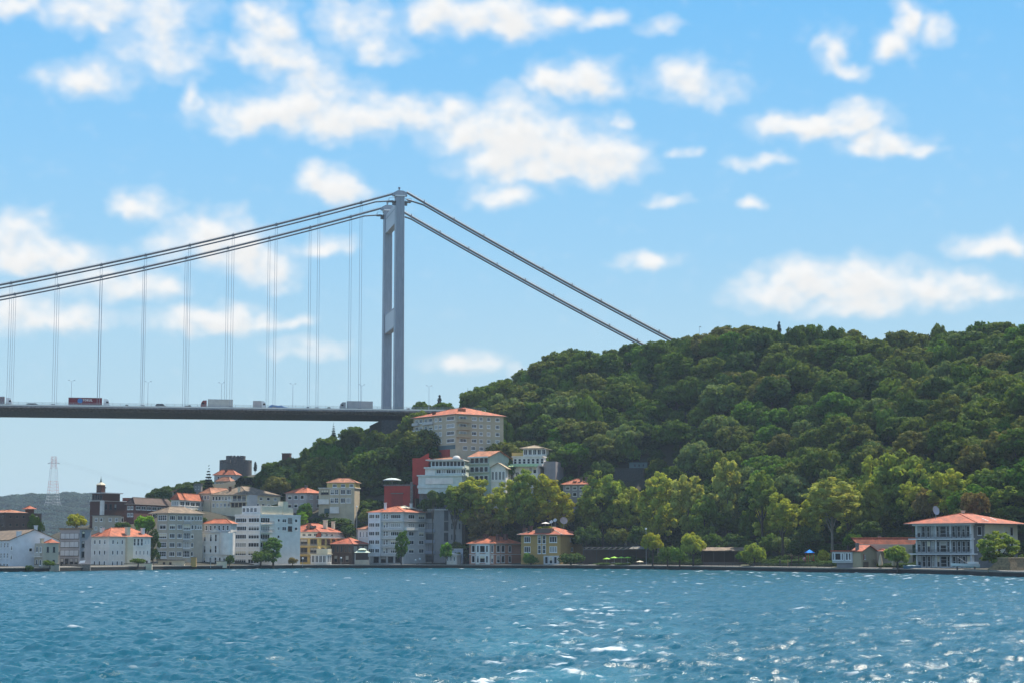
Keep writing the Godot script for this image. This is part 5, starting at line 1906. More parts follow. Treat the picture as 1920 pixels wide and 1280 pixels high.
	chimney(r, -b.wl * 0.6, -3.0, b.h + 1.0, b.h + 3.0, M.brick, 0.7)
	b = block("terrace_house", "narrow cream house with an orange roof left of the wide brown roof", "house", 374, 394, 441, 925, 955, 722, 30, M.cream, 8, 8.0)
	hip(b, 2.2, 0.5, M.roofpale)
	wins(b, "A", 2, [1], 0.1, 0.9, 3, 0.6, 0.5, 1, 1)
	# pale pink house
	b = block("slope_house", "pale pink house with an orange hip roof on the slope", "house", 535, 574, 604, 924, 955, 722, 40, plaster(0.55, 0.47, 0.45), 9, 6.0)
	wins(b, "A", 2, [0, 1], 0.05, 0.95, 3, 0.55, 0.5, 1, 1)
	wins(b, "B", 2, [0, 1], 0.1, 0.9, 2, 0.42, 0.48, 2, 1)
	r = hip(b, 2.1, 0.5, M.roof)
	chimney(r, -b.wl * 0.4, -b.wr * 0.5, b.h + 1.4, b.h + 3.0, M.concrete, 0.8)
	# balcony house
	b = block("slope_house", "cream house with white balconies and an orange top floor on the slope", "house", 597, 664, 674, 914, 962, 716, 10, M.beige, 9, 8.0)
	wins(b, "A", 3, [1, 2], 0.32, 0.56, 2, 0.85, 0.6, 2, 2)
	wins(b, "A", 3, [1, 2], 0.6, 0.92, 2, 0.8, 0.6, 3, 1)
	wins(b, "A", 3, [2], 0.04, 0.3, 1, 0.85, 0.55, 3, 1, M.framedark)
	bay(b, "A", "balcony", 0.0, 0.3, b.h * 0.36, b.h * 0.56, 0.8, M.white)
	bay(b, "A", "balcony", 0.33, 0.58, 0.05, b.h * 0.26, 0.7, M.white)
	bay(b, "A", "garage_door", 0.16, 0.3, 0.0, b.h * 0.2, 0.06, M.tealgrey)
	part(b.o, "top_floor", boxmesh(Vector3(-b.wl * 0.8, b.h, -b.wr), Vector3(0, b.h + 1.9, -1.4)), M.yellow)
	for k in 3:
		var ms := win_mesh(1.6, 1.2, 3, 1, 0.12)
		var o := part(b.o, "window", ms[0], M.frame, Vector3(-b.wl * 0.58 + k * 3.2, b.h + 0.9, -1.4))
		part(o, "pane", ms[1], M.glass)
	slab(b, "terrace_slab", b.h - 0.12, b.h + 0.12, 0.3, M.white)
	hip(b, 1.7, 0.5, M.roofpale, b.h + 1.9, 1.0, [-b.wl * 0.82, 0.5, -b.wr - 0.5, -0.8])
	# red terrace building
	b = block("red_building", "red walled terrace building with two concrete piers on the slope", "building", 720, 773, 789, 910, 952, 710, 12, M.red, 8, 9.0)
	slab(b, "roof_slab", b.h, b.h + 0.5, 0.35, M.concrete)
	bay(b, "A", "shutter", 0.26, 0.66, 0.2, b.h * 0.62, 0.1, plaster(0.3, 0.04, 0.03))
	bay(b, "A", "lintel", 0.24, 0.68, b.h * 0.64, b.h * 0.68, 0.5, M.concrete)
	bay(b, "A", "concrete_pier", 0.93, 1.02, -6.0, b.h + 1.4, 0.5, M.concrete)
	bay(b, "B", "concrete_pier", 0.3, 1.0, -6.0, b.h + 0.55, 0.4, M.tan)
	# dish-shaped shade on its roof
	var c := at(735, 898, 712)
	var sh := thing("sunshade", "wide pale flying-saucer sunshade on the red terrace roof", "sunshade", c - Vector3(0, 1.6, 0))
	var st := begin()
	lathe(st, [[3.4, 1.2], [3.3, 1.4], [1.6, 1.95], [0.0, 2.1]], 20)
	lathe(st, [[0.0, 1.25], [3.4, 1.2]], 20)
	part(sh, "canopy", st.commit(), M.palegreen)
	st = begin()
	tube(st, Vector3(0, -1.6, 0), Vector3(0, 1.3, 0), 0.15, 0.12, 8)
	part(sh, "post", st.commit(), M.concrete)
	# fortress
	var f := at(441, 897, 985)
	var ft := thing("fortress_tower", "round grey stone fortress tower with battlements on the skyline", "fortress", f)
	var up := func(y: float) -> float: return at(441, y, 985).y - f.y
	var R := 30.0 / F * 985.0
	var R2 := 18.4 / F * 985.0
	var y1: float = up.call(868.0)
	var y2: float = up.call(858.5)
	st = begin()
	lathe(st, [[R * 1.03, -12.0], [R, y1], [0.0, y1]], 36)
	part(ft, "outer_drum", st.commit(), M.castle)
	st = begin()
	lathe(st, [[R2, y1], [R2 * 0.985, y2], [0.0, y2]], 32)
	part(ft, "inner_keep", st.commit(), M.castle)
	for q in [[R, y1, 22, 1.5], [R2 * 0.985, y2, 16, 1.15]]:
		for i in q[2]:
			var a: float = TAU * i / q[2]
			var w: float = PI * q[0] / q[2] * 1.05
			var dirv := Vector3(sin(a), 0, cos(a))
			var mst := begin()
			obox(mst, dirv * (q[0] - 0.45) + Vector3(0, q[1] + q[3] / 2, 0), Vector3(cos(a), 0, -sin(a)) * w * 0.55, Vector3(0, q[3] / 2, 0), dirv * 0.45)
			part(ft, "merlon", mst.commit(), M.castle)
	b = block("fortress_wall", "broken brick wall stub of the fortress on the wooded skyline", "wall", 528, 543, 546, 850, 861, 905, 8, M.brick, 3, 5.0)
	slab(b, "coping", b.h, b.h + 0.3, 0.15, M.brick)
	# houses under the fortress
	b = block("villa", "house with a bright orange hip roof right under the fortress", "house", 401, 440, 450, 890, 900, 880, 20, M.greywhite, 9, 6.0)
	r = hip(b, 2.4, 0.6, M.roof)
	wins(b, "A", 1, [0], 0.1, 0.95, 4, 0.5, 0.55, 1, 1)
	chimney(r, -b.wl * 0.5, -b.wr * 0.3, b.h + 0.6, b.h + 2.4, M.brick, 0.9)
	b = block("villa", "lower house with a pale orange roof under the fortress", "house", 404, 430, 440, 902, 912, 850, 30, M.stonebeige, 8, 6.0)
	hip(b, 2.0, 0.5, M.roofpale)
	wins(b, "A", 1, [0], 0.1, 0.9, 3, 0.5, 0.5, 1, 1)
	b = block("small_house", "small pale orange roof on the skyline left of the conifer", "house", 322, 338, 350, 922, 934, 770, 30, M.beige, 6, 5.0)
	hip(b, 1.3, 0.4, M.roofpale)
	wins(b, "A", 1, [0], 0.1, 0.9, 2, 0.5, 0.5, 1, 1)
	b = block("small_house", "little grey box house on the skyline beside the conifer", "house", 362, 376, 379, 907, 922, 790, 10, M.grey, 5, 5.0)
	slab(b, "roof_slab", b.h, b.h + 0.3, 0.3, M.concrete)
	wins(b, "A", 1, [0], 0.1, 0.9, 2, 0.4, 0.4, 1, 1)
	# small pale house by the six-storey block
	b = block("small_house", "small pale house behind the brown house, left of the six-storey block", "house", 670, 692, 706, 992, 1012, 690, 20, M.white, 6, 6.0)
	hip(b, 1.0, 0.4, M.roofpale)
	wins(b, "A", 1, [0], 0.1, 0.95, 3, 0.45, 0.55, 1, 1)

func mid_shore() -> void:
	var b: Dictionary
	var r: MeshInstance3D
	# yellow hotel
	b = block("hotel", "yellow waterfront hotel with a red mansard roof", "hotel", 526, 597, 650, 1008, 1056, 676, 22, M.yellow, 11, 2.0)
	for q in [[0.02, 0.2], [0.22, 0.45], [0.5, 0.72], [0.76, 0.97]]:
		wins(b, "A", 3, [1, 2], q[0], q[1], 1, 0.85, 0.72, 2, 1, M.framebrown, M.glass)
		wins(b, "A", 3, [0], q[0], q[1], 1, 0.85, 0.6, 2, 1, M.framedark, M.glass)
	wins(b, "B", 3, [2], 0.05, 0.98, 5, 0.6, 0.66, 1, 1, M.framebrown, M.glass)
	wins(b, "B", 3, [1], 0.05, 0.98, 5, 0.6, 0.66, 1, 1, M.framebrown, M.glass)
	for k in [1, 2]: balcony(b, "A", 0.0, 1.0, b.h / 3 * k, 0.7, M.yellow, M.rail, 0.9)
	slab(b, "cornice", b.h, b.h + 0.25, 0.5, M.white)
	part(b.o, "attic", boxmesh(Vector3(-b.wl + 0.6, b.h + 0.25, -b.wr + 0.6), Vector3(-0.6, b.h + 2.0, -0.6)), M.white)
	for k in 6:
		var ms := win_mesh(1.4, 0.9, 2, 1, 0.1)
		var o := part(b.o, "window", ms[0], M.frame, Vector3(-b.wl + 2.0 + k * (b.wl - 3.6) / 5.0, b.h + 1.1, -0.6))
		part(o, "pane", ms[1], M.glass)
	for k in 3:
		var ms := win_mesh(1.3, 0.9, 2, 1, 0.1)
		var o := part(b.o, "window", ms[0], M.frame, Vector3(-0.6, b.h + 1.1, -3.0 - k * 4.0))
		o.rotation.y = PI / 2
		part(o, "pane", ms[1], M.glass)
	r = hip(b, 3.0, 0.5, M.roofred, b.h + 2.0)
	for q in [[-b.wl * 0.98, -0.3], [-0.1, -0.3]]:
		var cst := begin()
		quad(cst, Vector3(q[0] - 1.1, b.h + 0.26, q[1] + 0.6), Vector3(q[0] + 1.1, b.h + 0.26, q[1] + 0.6), Vector3(q[0] + 0.6, b.h + 2.1, q[1] - 0.4), Vector3(q[0] - 0.6, b.h + 2.1, q[1] - 0.4), Vector3(0, 1, 1))
		quad(cst, Vector3(q[0] - 1.1, b.h + 0.26, q[1] + 0.4), Vector3(q[0] + 1.1, b.h + 0.26, q[1] + 0.4), Vector3(q[0] + 0.6, b.h + 2.1, q[1] - 0.6), Vector3(q[0] - 0.6, b.h + 2.1, q[1] - 0.6), Vector3(0, -1, -1))
		part(r, "mansard_slope", cst.commit(), M.roofred)
	chimney(r, -b.wl * 0.35, -2.4, b.h + 3.0, b.h + 5.0, M.roofpale, 1.0)
	chimney(r, -2.6, -b.wr * 0.45, b.h + 3.4, b.h + 6.2, M.cream, 1.2)
	chimney(r, -1.4, -b.wr * 0.62, b.h + 3.4, b.h + 5.8, M.cream, 1.0)
	var sk := part(r, "skylight", boxmesh(Vector3(-b.wl * 0.42, b.h + 3.6, -3.6), Vector3(-b.wl * 0.2, b.h + 4.3, -2.2)), M.framedark)
	part(sk, "pane", boxmesh(Vector3(-b.wl * 0.41, b.h + 4.3, -3.5), Vector3(-b.wl * 0.21, b.h + 4.33, -2.3)), M.glass2)
	# glazed garden room
	b = block("garden_room", "white glazed garden room with tall windows on the quay", "pavilion", 582, 612, 621, 1039, 1057, 672, 20, M.white, 5, 1.0)
	wins(b, "A", 1, [0], 0.04, 0.98, 4, 0.8, 0.75, 2, 1, M.frame, M.glass2)
	wins(b, "B", 1, [0], 0.1, 0.9, 2, 0.7, 0.75, 1, 1, M.frame, M.glass2)
	slab(b, "cornice", b.h, b.h + 0.3, 0.3, M.cream)
	part(b.o, "upper_parapet", boxmesh(Vector3(-b.wl * 0.7, b.h + 0.3, -b.wr), Vector3(0, b.h + 2.0, -0.8)), M.cream)
	# brown wooden house
	b = block("brown_house", "dark brown wooden house with a red roof on the quay", "house", 620, 660, 690, 1020, 1057, 680, 28, M.wood, 8, 1.0)
	wins(b, "A", 2, [1], 0.03, 0.98, 5, 0.66, 0.66, 1, 1, M.framebrown, M.glass2)
	wins(b, "B", 2, [1], 0.03, 0.98, 3, 0.8, 0.66, 1, 1, M.framebrown, M.curtain)
	wins(b, "A", 2, [0], 0.1, 0.9, 3, 0.6, 0.7, 1, 1, M.framebrown, M.glass)
	bay(b, "A", "floor_band", 0.0, 1.0, b.h * 0.46, b.h * 0.52, 0.25, M.wood)
	hip(b, 2.2, 0.8, M.roofred)
	# six storeys
	b = block("apartment_block", "six-storey pale grey apartment block with a bright orange hip roof", "apartment block", 692, 756, 803, 960, 1057, 684, 26, M.greywhite, 11, 1.0)
	bay(b, "A", "glazed_bay", 0.0, 0.36, b.h * 0.15, b.h - 0.02, 1.0, M.bluewhite)
	wins(b, "A", 6, [1, 2, 3, 4, 5], 0.02, 0.20, 1, 0.9, 0.5, 3, 1, M.frame, M.glass2, 0.12, 0.56, 1.0)
	wins(b, "A", 6, [1, 2, 3, 4, 5], 0.20, 0.35, 1, 0.85, 0.5, 2, 1, M.frame, M.glass2, 0.12, 0.56, 1.0)
	wins(b, "A", 6, [1, 2, 3, 4, 5], 0.40, 0.56, 2, 0.7, 0.66, 1, 2, M.frame, null)
	wins(b, "A", 6, [1, 2, 3, 4, 5], 0.60, 0.95, 1, 0.85, 0.5, 5, 1, M.frame, null)
	wins(b, "A", 6, [0], 0.1, 0.95, 4, 0.7, 0.7, 1, 1, M.framedark, M.glass)
	for k in range(1, 6): balcony(b, "A", 0.37, 0.98, b.h / 6 * k, 0.8, M.white, M.frame, 0.95)
	wins(b, "B", 6, [4, 5], 0.1, 0.9, 2, 0.62, 0.5, 3, 1, M.frame, null)
	wins(b, "B", 6, [1, 2, 3], 0.1, 0.9, 2, 0.5, 0.5, 2, 1, M.frame, null)
	bay(b, "B", "enclosed_balcony", 0.04, 0.5, b.h * 0.655, b.h * 0.71, 0.9, M.white)
	balcony(b, "B", 0.0, 1.0, b.h / 6 * 5, 0.9, M.greywhite, M.rail, 0.9)
	r = hip(b, 2.2, 0.8, M.roof)
	hip(b, 0.8, 0.0, M.cream, b.h + 1.6, 1.0, [-b.wl * 0.62, -b.wl * 0.2, -b.wr * 0.8, -b.wr * 0.4])
	chimney(r, -b.wl * 0.66, -3.0, b.h + 1.0, b.h + 3.4, M.bluewhite, 0.7)
	chimney(r, -b.wl * 0.3, -b.wr * 0.7, b.h + 1.0, b.h + 3.3, M.greywhite, 0.8)
	# grey modern block
	b = block("apartment_block", "dark grey modern apartment block with deep balconies", "apartment block", 776, 866, 872, 956, 1057, 697, 8, M.slate, 10, 1.0)
	for k in range(0, 5):
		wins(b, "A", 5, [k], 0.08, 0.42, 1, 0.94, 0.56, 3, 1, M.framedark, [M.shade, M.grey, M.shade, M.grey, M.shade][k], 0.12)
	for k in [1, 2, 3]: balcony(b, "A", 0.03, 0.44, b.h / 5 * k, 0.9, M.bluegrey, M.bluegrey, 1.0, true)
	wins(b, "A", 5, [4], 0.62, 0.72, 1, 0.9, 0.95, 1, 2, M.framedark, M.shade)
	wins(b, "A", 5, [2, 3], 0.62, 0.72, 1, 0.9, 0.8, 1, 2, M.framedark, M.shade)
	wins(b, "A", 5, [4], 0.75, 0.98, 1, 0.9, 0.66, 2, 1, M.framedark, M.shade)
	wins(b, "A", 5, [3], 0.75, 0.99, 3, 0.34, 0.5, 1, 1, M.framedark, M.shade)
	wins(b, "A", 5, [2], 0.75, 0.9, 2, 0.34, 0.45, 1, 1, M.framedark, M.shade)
	bay(b, "A", "dark_opening", 0.74, 1.0, 0.0, b.h * 0.32, 0.03, M.iron)
	slab(b, "roof_slab", b.h, b.h + 0.5, 0.5, M.greywhite)
	# kiosk
	b = block("kiosk", "small white garden kiosk between the grey block and the pink house", "pavilion", 835, 856, 864, 1041, 1054, 681, 14, M.white, 4, 1.0)
	wins(b, "A", 1, [0], 0.05, 0.95, 3, 0.5, 0.6, 1, 1, M.frame, M.glass2)
	slab(b, "cornice", b.h, b.h + 0.25, 0.35, M.white)
	hip(b, 0.4, 0.3, M.white, b.h + 0.25)
	b = block("garden_wall", "pale blue stepped garden wall behind the white kiosk", "wall", 838, 868, 874, 1029, 1054, 687, 8, plaster(0.45, 0.48, 0.54), 2, 1.0)
	slab(b, "coping", b.h, b.h + 0.2, 0.1, M.white)
	# pink house
	b = block("pink_house", "pink brick waterfront house with white bays and an orange hip roof", "house", 880, 926, 976, 1019, 1058, 674, 34, M.pink, 9, 1.0)
	bay(b, "A", "glazed_bay", 0.30, 0.86, 0.02, b.h - 0.1, 0.7, M.white)
	for k in 2:
		wins(b, "A", 2, [k], 0.34, 0.46, 1, 0.7, 0.66, 1, 1, M.frame, M.glass, 0.1, 0.52, 0.7)
		wins(b, "A", 2, [k], 0.47, 0.70, 1, 0.92, 0.66, 1, 1, M.frame, M.glass, 0.1, 0.52, 0.7)
		wins(b, "A", 2, [k], 0.71, 0.83, 1, 0.7, 0.66, 1, 1, M.frame, M.glass, 0.1, 0.52, 0.7)
		bay(b, "A", "brick_panel", 0.47, 0.70, b.h * (0.03 + 0.5 * k), b.h * (0.10 + 0.5 * k), 0.75, M.pink)
		wins(b, "A", 2, [k], 0.06, 0.27, 1, 0.75, 0.72, 1, 1, M.frame, M.glass, 0.22)
		wins(b, "A", 2, [k], 0.88, 0.99, 1, 0.75, 0.72, 1, 1, M.frame, M.glass, 0.14)
		wins(b, "B", 2, [k], 0.07, 0.42, 2, 0.74, 0.72, 1, 1, M.frame, M.glass, 0.22)
		wins(b, "B", 2, [k], 0.52, 0.66, 1, 0.74, 0.66, 1, 1, M.frame, M.glass, 0.2)
	slab(b, "floor_band", b.h * 0.48, b.h * 0.51, 0.1, M.white)
	slab(b, "eaves_band", b.h - 0.3, b.h - 0.01, 0.14, M.white)
	r = hip(b, 2.5, 0.9, M.roof)
	chimney(r, -b.wl * 0.6, -4.0, b.h + 1.6, b.h + 3.3, M.brick, 1.4)
	chimney(r, -1.8, -b.wr * 0.3, b.h + 1.2, b.h + 3.2, M.brick, 0.9)
	chimney(r, -2.2, -b.wr * 0.62, b.h + 1.4, b.h + 3.4, M.brick, 1.3)
	# ochre house
	b = block("ochre_house", "ochre waterfront house with a red roof and a roof garden", "house", 977, 1051, 1094, 1002, 1058, 664, 24, M.ochre, 11, 1.0)
	for k in [1, 2]:
		wins(b, "A", 3, [k], 0.05, 0.27, 1, 0.75, 0.62, 3, 1, M.frame, M.glass, 0.16)
		wins(b, "A", 3, [k], 0.70, 0.94, 1, 0.78, 0.62, 3, 1, M.frame, M.glass if k == 2 else M.curtain, 0.16)
		wins(b, "A", 3, [k], 0.41, 0.65, 2, 0.72, 0.86, 1, 2, M.frame, M.glass if k == 2 else M.glass2, 0.16)
	bay(b, "A", "doorway_canopy", 0.02, 0.3, b.h * 0.27, b.h * 0.31, 1.0, M.ochre)
	wins(b, "A", 3, [0], 0.18, 0.34, 1, 0.8, 0.8, 2, 1, M.framebrown, M.glass)
	bay(b, "A", "porch", 0.6, 0.98, 0.0, b.h * 0.3, 1.0, M.greywhite)
	wins(b, "A", 3, [0], 0.62, 0.96, 3, 0.7, 0.72, 1, 1, M.frame, M.glass, 0.12, 0.45, 1.0)
	wins(b, "B", 3, [2], 0.38, 0.56, 1, 0.62, 0.46, 1, 1, M.frame, M.glass)
	wins(b, "B", 3, [1], 0.42, 0.56, 1, 0.6, 0.4, 1, 1, M.frame, M.curtain)
	slab(b, "floor_band", b.h * 0.655, b.h * 0.67, 0.06, M.ochre)
	r = hip(b, 2.6, 1.1, M.roofred, b.h, 1.0, [], M.cream)
	part(r, "roof_terrace", boxmesh(Vector3(-b.wl * 0.66, b.h + 0.7, -3.2), Vector3(-b.wl * 0.25, b.h + 2.2, -0.6)), M.framebrown)
	var hd := part(r, "roof_hedge", C.bush[0], M.leafyellow, Vector3(-b.wl * 0.43, b.h + 2.5, -1.8))
	hd.scale = Vector3(2.9, 0.7, 1.2)
	chimney(r, -b.wl * 0.96, -2.0, b.h + 0.3, b.h + 2.2, M.brick, 1.3)
	chimney(r, -b.wl * 0.82, -2.6, b.h + 1.0, b.h + 2.9, M.brick, 0.8)
	dish("large pink satellite dish above the ochre house roof", 1057, 976, 671, 7.2, 1.4, 8, 66, plaster(0.50, 0.36, 0.31))
	dish("small grey satellite dish left of the large pink one", 1041, 975, 669, 3.6, 1.3, -20, 60, M.greywhite)
	dish("small grey satellite dish lowest of the three on the ochre house", 1034, 978, 670, 3.4, 0.9, -25, 60, M.greywhite)
	parasol("white parasol on the roof terrace of the ochre house", 1023, 981, 668, 9.0, M.white, 1.2)

func parasol(label: String, px: float, py: float, d: float, rpx: float, m: Material, h: float, group := "") -> void:
	var r := rpx / F * d
	var c := at(px, py, d)
	var o := thing("parasol", label, "parasol", c - Vector3(0, h, 0), rng.randf(), group)
	var st := begin()
	for i in 8:
		var e0 := Vector3(cos(TAU * i / 8), 0, sin(TAU * i / 8)) * r
		var e1 := Vector3(cos(TAU * (i + 1) / 8), 0, sin(TAU * (i + 1) / 8)) * r
		var mid := (e0 + e1) * 0.5 + Vector3(0, h + 0.06, 0)
		for q in [[e0 + Vector3(0, h, 0), mid], [mid, e1 + Vector3(0, h, 0)]]:
			tri(st, q[0], q[1], Vector3(0, h + r * 0.34, 0), Vector3.UP)
			tri(st, q[0] - Vector3(0, 0.04, 0), q[1] - Vector3(0, 0.04, 0), Vector3(0, h + r * 0.34 - 0.05, 0), Vector3.DOWN)
	part(o, "canopy", st.commit(), m)
	st = begin()
	tube(st, Vector3(0, -0.1, 0), Vector3(0, h + r * 0.3, 0), 0.05, 0.04, 6)
	part(o, "pole", st.commit(), M.rail)

func hill_houses() -> void:
	var b: Dictionary
	var r: MeshInstance3D
	# great beige apartment block
	b = block("apartment_block", "big beige apartment block with a red roof high on the hillside", "apartment block", 775, 855, 944, 776, 832, 722, 54, M.beige, 18, 14.0)
	var fh: float = b.h / 4.0
	for k in 4:
		for q in [[0.04, 0.13], [0.14, 0.22], [0.26, 0.34], [0.36, 0.46], [0.50, 0.58], [0.60, 0.68], [0.78, 0.97]]:
			if q[0] > 0.7:
				wins(b, "A", 4, [k], q[0], q[1], 1, 0.92, 0.55, 6, 1, M.frame, null, 0.16)
			else:
				wins(b, "A", 4, [k], q[0], q[1], 1, 0.86, 0.52, 3, 1, M.frame, null, 0.16)
		if k % 2 == 1 or k == 0:
			balcony(b, "A", 0.25, 0.48, fh * k + 0.05, 0.9, M.greywhite, M.greywhite, 0.9, true)
		balcony(b, "A", 0.0, 0.14, fh * k + 0.05, 0.9, M.greywhite, M.greywhite, 0.9, true)
		for q in [[0.32, 0.43], [0.48, 0.56], [0.64, 0.72], [0.82, 0.92]]:
			wins(b, "B", 4, [k], q[0], q[1], 1, 0.9, 0.5, 3, 1, M.frame, null, 0.16)
		wins(b, "B", 4, [k], 0.03, 0.25, 1, 0.7, 0.5, 5, 1, M.frame, null, 0.16)
		if k > 0: balcony(b, "B", 0.0, 0.29, fh * k + 0.05, 1.2, M.beige, M.tan, 1.0, true)
		slab(b, "floor_band", fh * (k + 1) - 0.12, fh * (k + 1) + (0.1 if k < 3 else -0.01), 0.05, M.beige)
	wins(b, "B", 4, [-1], 0.1, 0.95, 5, 0.5, 0.55, 3, 1, M.frame, null, 0.16)
	r = hip(b, 3.4, 0.9, M.roof, b.h, 0.9)
	chimney(r, -b.wl * 0.64, -2.5, b.h + 0.5, b.h + 2.0, M.brick, 1.0)
	var dm := part(r, "dormer", boxmesh(Vector3(-5.4, b.h + 1.2, -b.wr * 0.3), Vector3(-3.2, b.h + 2.6, -b.wr * 0.2)), M.roofpale)
	part(b.o, "red_plinth", boxmesh(Vector3(-b.wl * 0.60, -4.6, -4.0), Vector3(-b.wl * 0.14, -1.8, 0.4)), M.red)
	part(b.o, "recessed_floor", boxmesh(Vector3(-b.wl * 0.9, -1.75, -3.0), Vector3(-0.5, -0.2, 0.05)), M.tealgrey)
	# red retaining wall
	b = block("red_wall", "sloping red retaining wall left of the pale green modern house", "wall", 773, 803, 812, 858, 893, 712, 14, M.red, 5, 8.0)
	var rw := begin()
	tri(rw, Vector3(-b.wl * 0.55, b.h, 0.0), Vector3(0, b.h, 0.0), Vector3(0, b.h + 1.8, 0.0), Vector3(0, 0, 1))
	tri(rw, Vector3(-b.wl * 0.55, b.h, -0.5), Vector3(0, b.h, -0.5), Vector3(0, b.h + 1.8, -0.5), Vector3(0, 0, -1))
	quad(rw, Vector3(-b.wl * 0.55, b.h, 0.0), Vector3(0, b.h + 1.8, 0.0), Vector3(0, b.h + 1.8, -0.5), Vector3(-b.wl * 0.55, b.h, -0.5), Vector3(-1, 1, 0))
	part(b.o, "sloping_top", rw.commit(), M.red)
	# pale green modern house in tiers
	b = block("modern_house", "pale green modern house in three stepped glass tiers", "house", 784, 866, 882, 892, 909, 703, 8, M.palegreen, 9, 3.0)
	bay(b, "A", "white_panel", 0.17, 0.8, b.h * 0.15, b.h * 0.8, 0.3, M.white)
	slab(b, "floor_slab", b.h, b.h + 0.5, 0.5, M.palegreen)
	slab(b, "floor_slab", -1.0, 0.0, 0.3, M.palegreen)
	var y2: float = b.h + 0.5
	var xl: float = -b.wl * 0.84
	part(b.o, "middle_tier", boxmesh(Vector3(xl, y2, -b.wr), Vector3(0, y2 + 2.3, -0.6)), M.palegreen)
	part(b.o, "white_panel", boxmesh(Vector3(xl - 0.1, y2 + 0.003, -2.0), Vector3(xl + b.wl * 0.22, y2 + 2.3, -0.3)), M.white)
	for k in 6:
		var ms := win_mesh(1.7, 1.5, 2, 1, 0.1)
		var o := part(b.o, "window", ms[0], M.frame, Vector3(xl + b.wl * 0.30 + k * 1.85, y2 + 1.25, -0.6))
		part(o, "pane", ms[1], [M.glass2, M.curtain, M.glass][k % 3])
	part(b.o, "floor_slab", boxmesh(Vector3(xl - 0.5, y2 + 2.3, -b.wr), Vector3(0.3, y2 + 2.9, 0.3)), M.palegreen)
	var y3 := y2 + 2.9
	xl = -b.wl * 0.78
	part(b.o, "top_tier", boxmesh(Vector3(xl + 0.8, y3, -b.wr), Vector3(0, y3 + 2.4, -1.4)), M.palegreen)
	for k in 9:
		var ms := win_mesh(1.3, 1.9, 1, 1, 0.12)
		var o := part(b.o, "window", ms[0], M.frame, Vector3(xl + 1.8 + k * 1.36, y3 + 1.2, -1.4))
		part(o, "pane", ms[1], M.glass)
	part(b.o, "roof", boxmesh(Vector3(xl - 0.9, y3 + 2.4, -b.wr - 0.4), Vector3(0.5, y3 + 2.75, 0.0)), M.white)
	hip(b, 0.9, 0.0, M.roofpale, y3 + 2.75, 1.0, [xl + 2.0, 0.2, -b.wr, -1.0])
	var dome := begin()
	lathe(dome, [[1.5, 0.0], [1.4, 0.5], [1.0, 0.95], [0.5, 1.15], [0.0, 1.2]], 16, Vector3(-2.4, y3 + 3.0, -2.0))
	part(b.o, "roof_dome", dome.commit(), M.white)
	# concrete base
	b = block("concrete_terrace", "grey concrete terrace base under the pale green modern house", "wall", 786, 838, 846, 912, 948, 706, 10, M.darkgrey, 6, 8.0)
	for k in 3: bay(b, "A", "pier", 0.08 + 0.3 * k, 0.16 + 0.3 * k, 0.1, b.h - 0.05, 0.4, M.concrete)
	slab(b, "floor_slab", b.h, b.h + 0.3, 0.3, M.palegreen)
	# balconied house with green gable
	b = block("green_house", "pale green gabled house with dark balconies", "house", 880, 917, 954, 855, 905, 706, 30, M.green, 9, 6.0)
	for k in 3:
		balcony(b, "A", 0.0, 1.0, b.h * (0.1 + 0.33 * k), 1.2, M.palegreen, M.framedark, 1.0)
		wins(b, "A", 3, [k], 0.03, 0.97, 4, 0.85, 0.66, 1, 1, M.frame, M.glass)
	gable(b, 2.2, 0.6, M.roofpale, true)
	bay(b, "A", "eaves_beam", 0.0, 1.0, b.h - 0.5, b.h - 0.02, 1.3, M.palegreen)
	# ornate white villa
	b = block("white_villa", "ornate white villa with an arched porch and green awnings", "villa", 952, 1008, 1026, 873, 925, 716, 14, M.white, 10, 8.0)
	for q in [[0.08, 0.22], [0.26, 0.40], [0.5, 0.62]]:
		arch(b, "A", (q[0] + q[1]) / 2, b.h * 0.66, (q[1] - q[0]) * b.wl * 0.8, 2.9)
		wins(b, "A", 3, [0], q[0], q[1], 1, 0.7, 0.6, 2, 2, M.frame, M.glass)
	wins(b, "A", 3, [2], 0.7, 0.98, 2, 0.8, 0.7, 1, 1, M.frame, M.glass)
	var aw := begin()
	var n := 9
	for i in n:
		var x0: float = -b.wl * (1.06 - 1.1 * i / n)
		var x1: float = -b.wl * (1.06 - 1.1 * (i + 1) / n)
		var sag := 0.22
		var xm := (x0 + x1) / 2
		for q in [[x0, xm, 0.0, sag], [xm, x1, sag, 0.0]]:
			quad(aw, Vector3(q[0], b.h + 0.9, -0.6), Vector3(q[1], b.h + 0.9, -0.6), Vector3(q[1], b.h - 0.1 - q[3], 1.9), Vector3(q[0], b.h - 0.1 - q[2], 1.9), Vector3(0, 1, 0.4))
			quad(aw, Vector3(q[0], b.h + 0.86, -0.6), Vector3(q[1], b.h + 0.86, -0.6), Vector3(q[1], b.h - 0.14 - q[3], 1.88), Vector3(q[0], b.h - 0.14 - q[2], 1.88), Vector3(0, -1, -0.4))
	part(b.o, "awning", aw.commit(), plaster(0.46, 0.62, 0.30))
	part(b.o, "upper_storey", boxmesh(Vector3(-b.wl * 0.86, b.h, -b.wr), Vector3(1.4, b.h + 3.4, -1.6)), M.white)
	for k in 7:
		var ms := win_mesh(1.2, 2.0, 1, 2, 0.14)
		var o := part(b.o, "window", ms[0], M.frame, Vector3(-b.wl * 0.78 + k * 1.72, b.h + 1.9, -1.6))
		part(o, "pane", ms[1], M.glass)
	part(b.o, "cornice", boxmesh(Vector3(-b.wl * 0.9, b.h + 3.4, -b.wr - 0.3), Vector3(1.7, b.h + 3.8, -1.2)), M.white)
	part(b.o, "pavilion", boxmesh(Vector3(-b.wl * 0.52, b.h + 3.8, -b.wr), Vector3(1.2, b.h + 6.6, -2.0)), M.white)
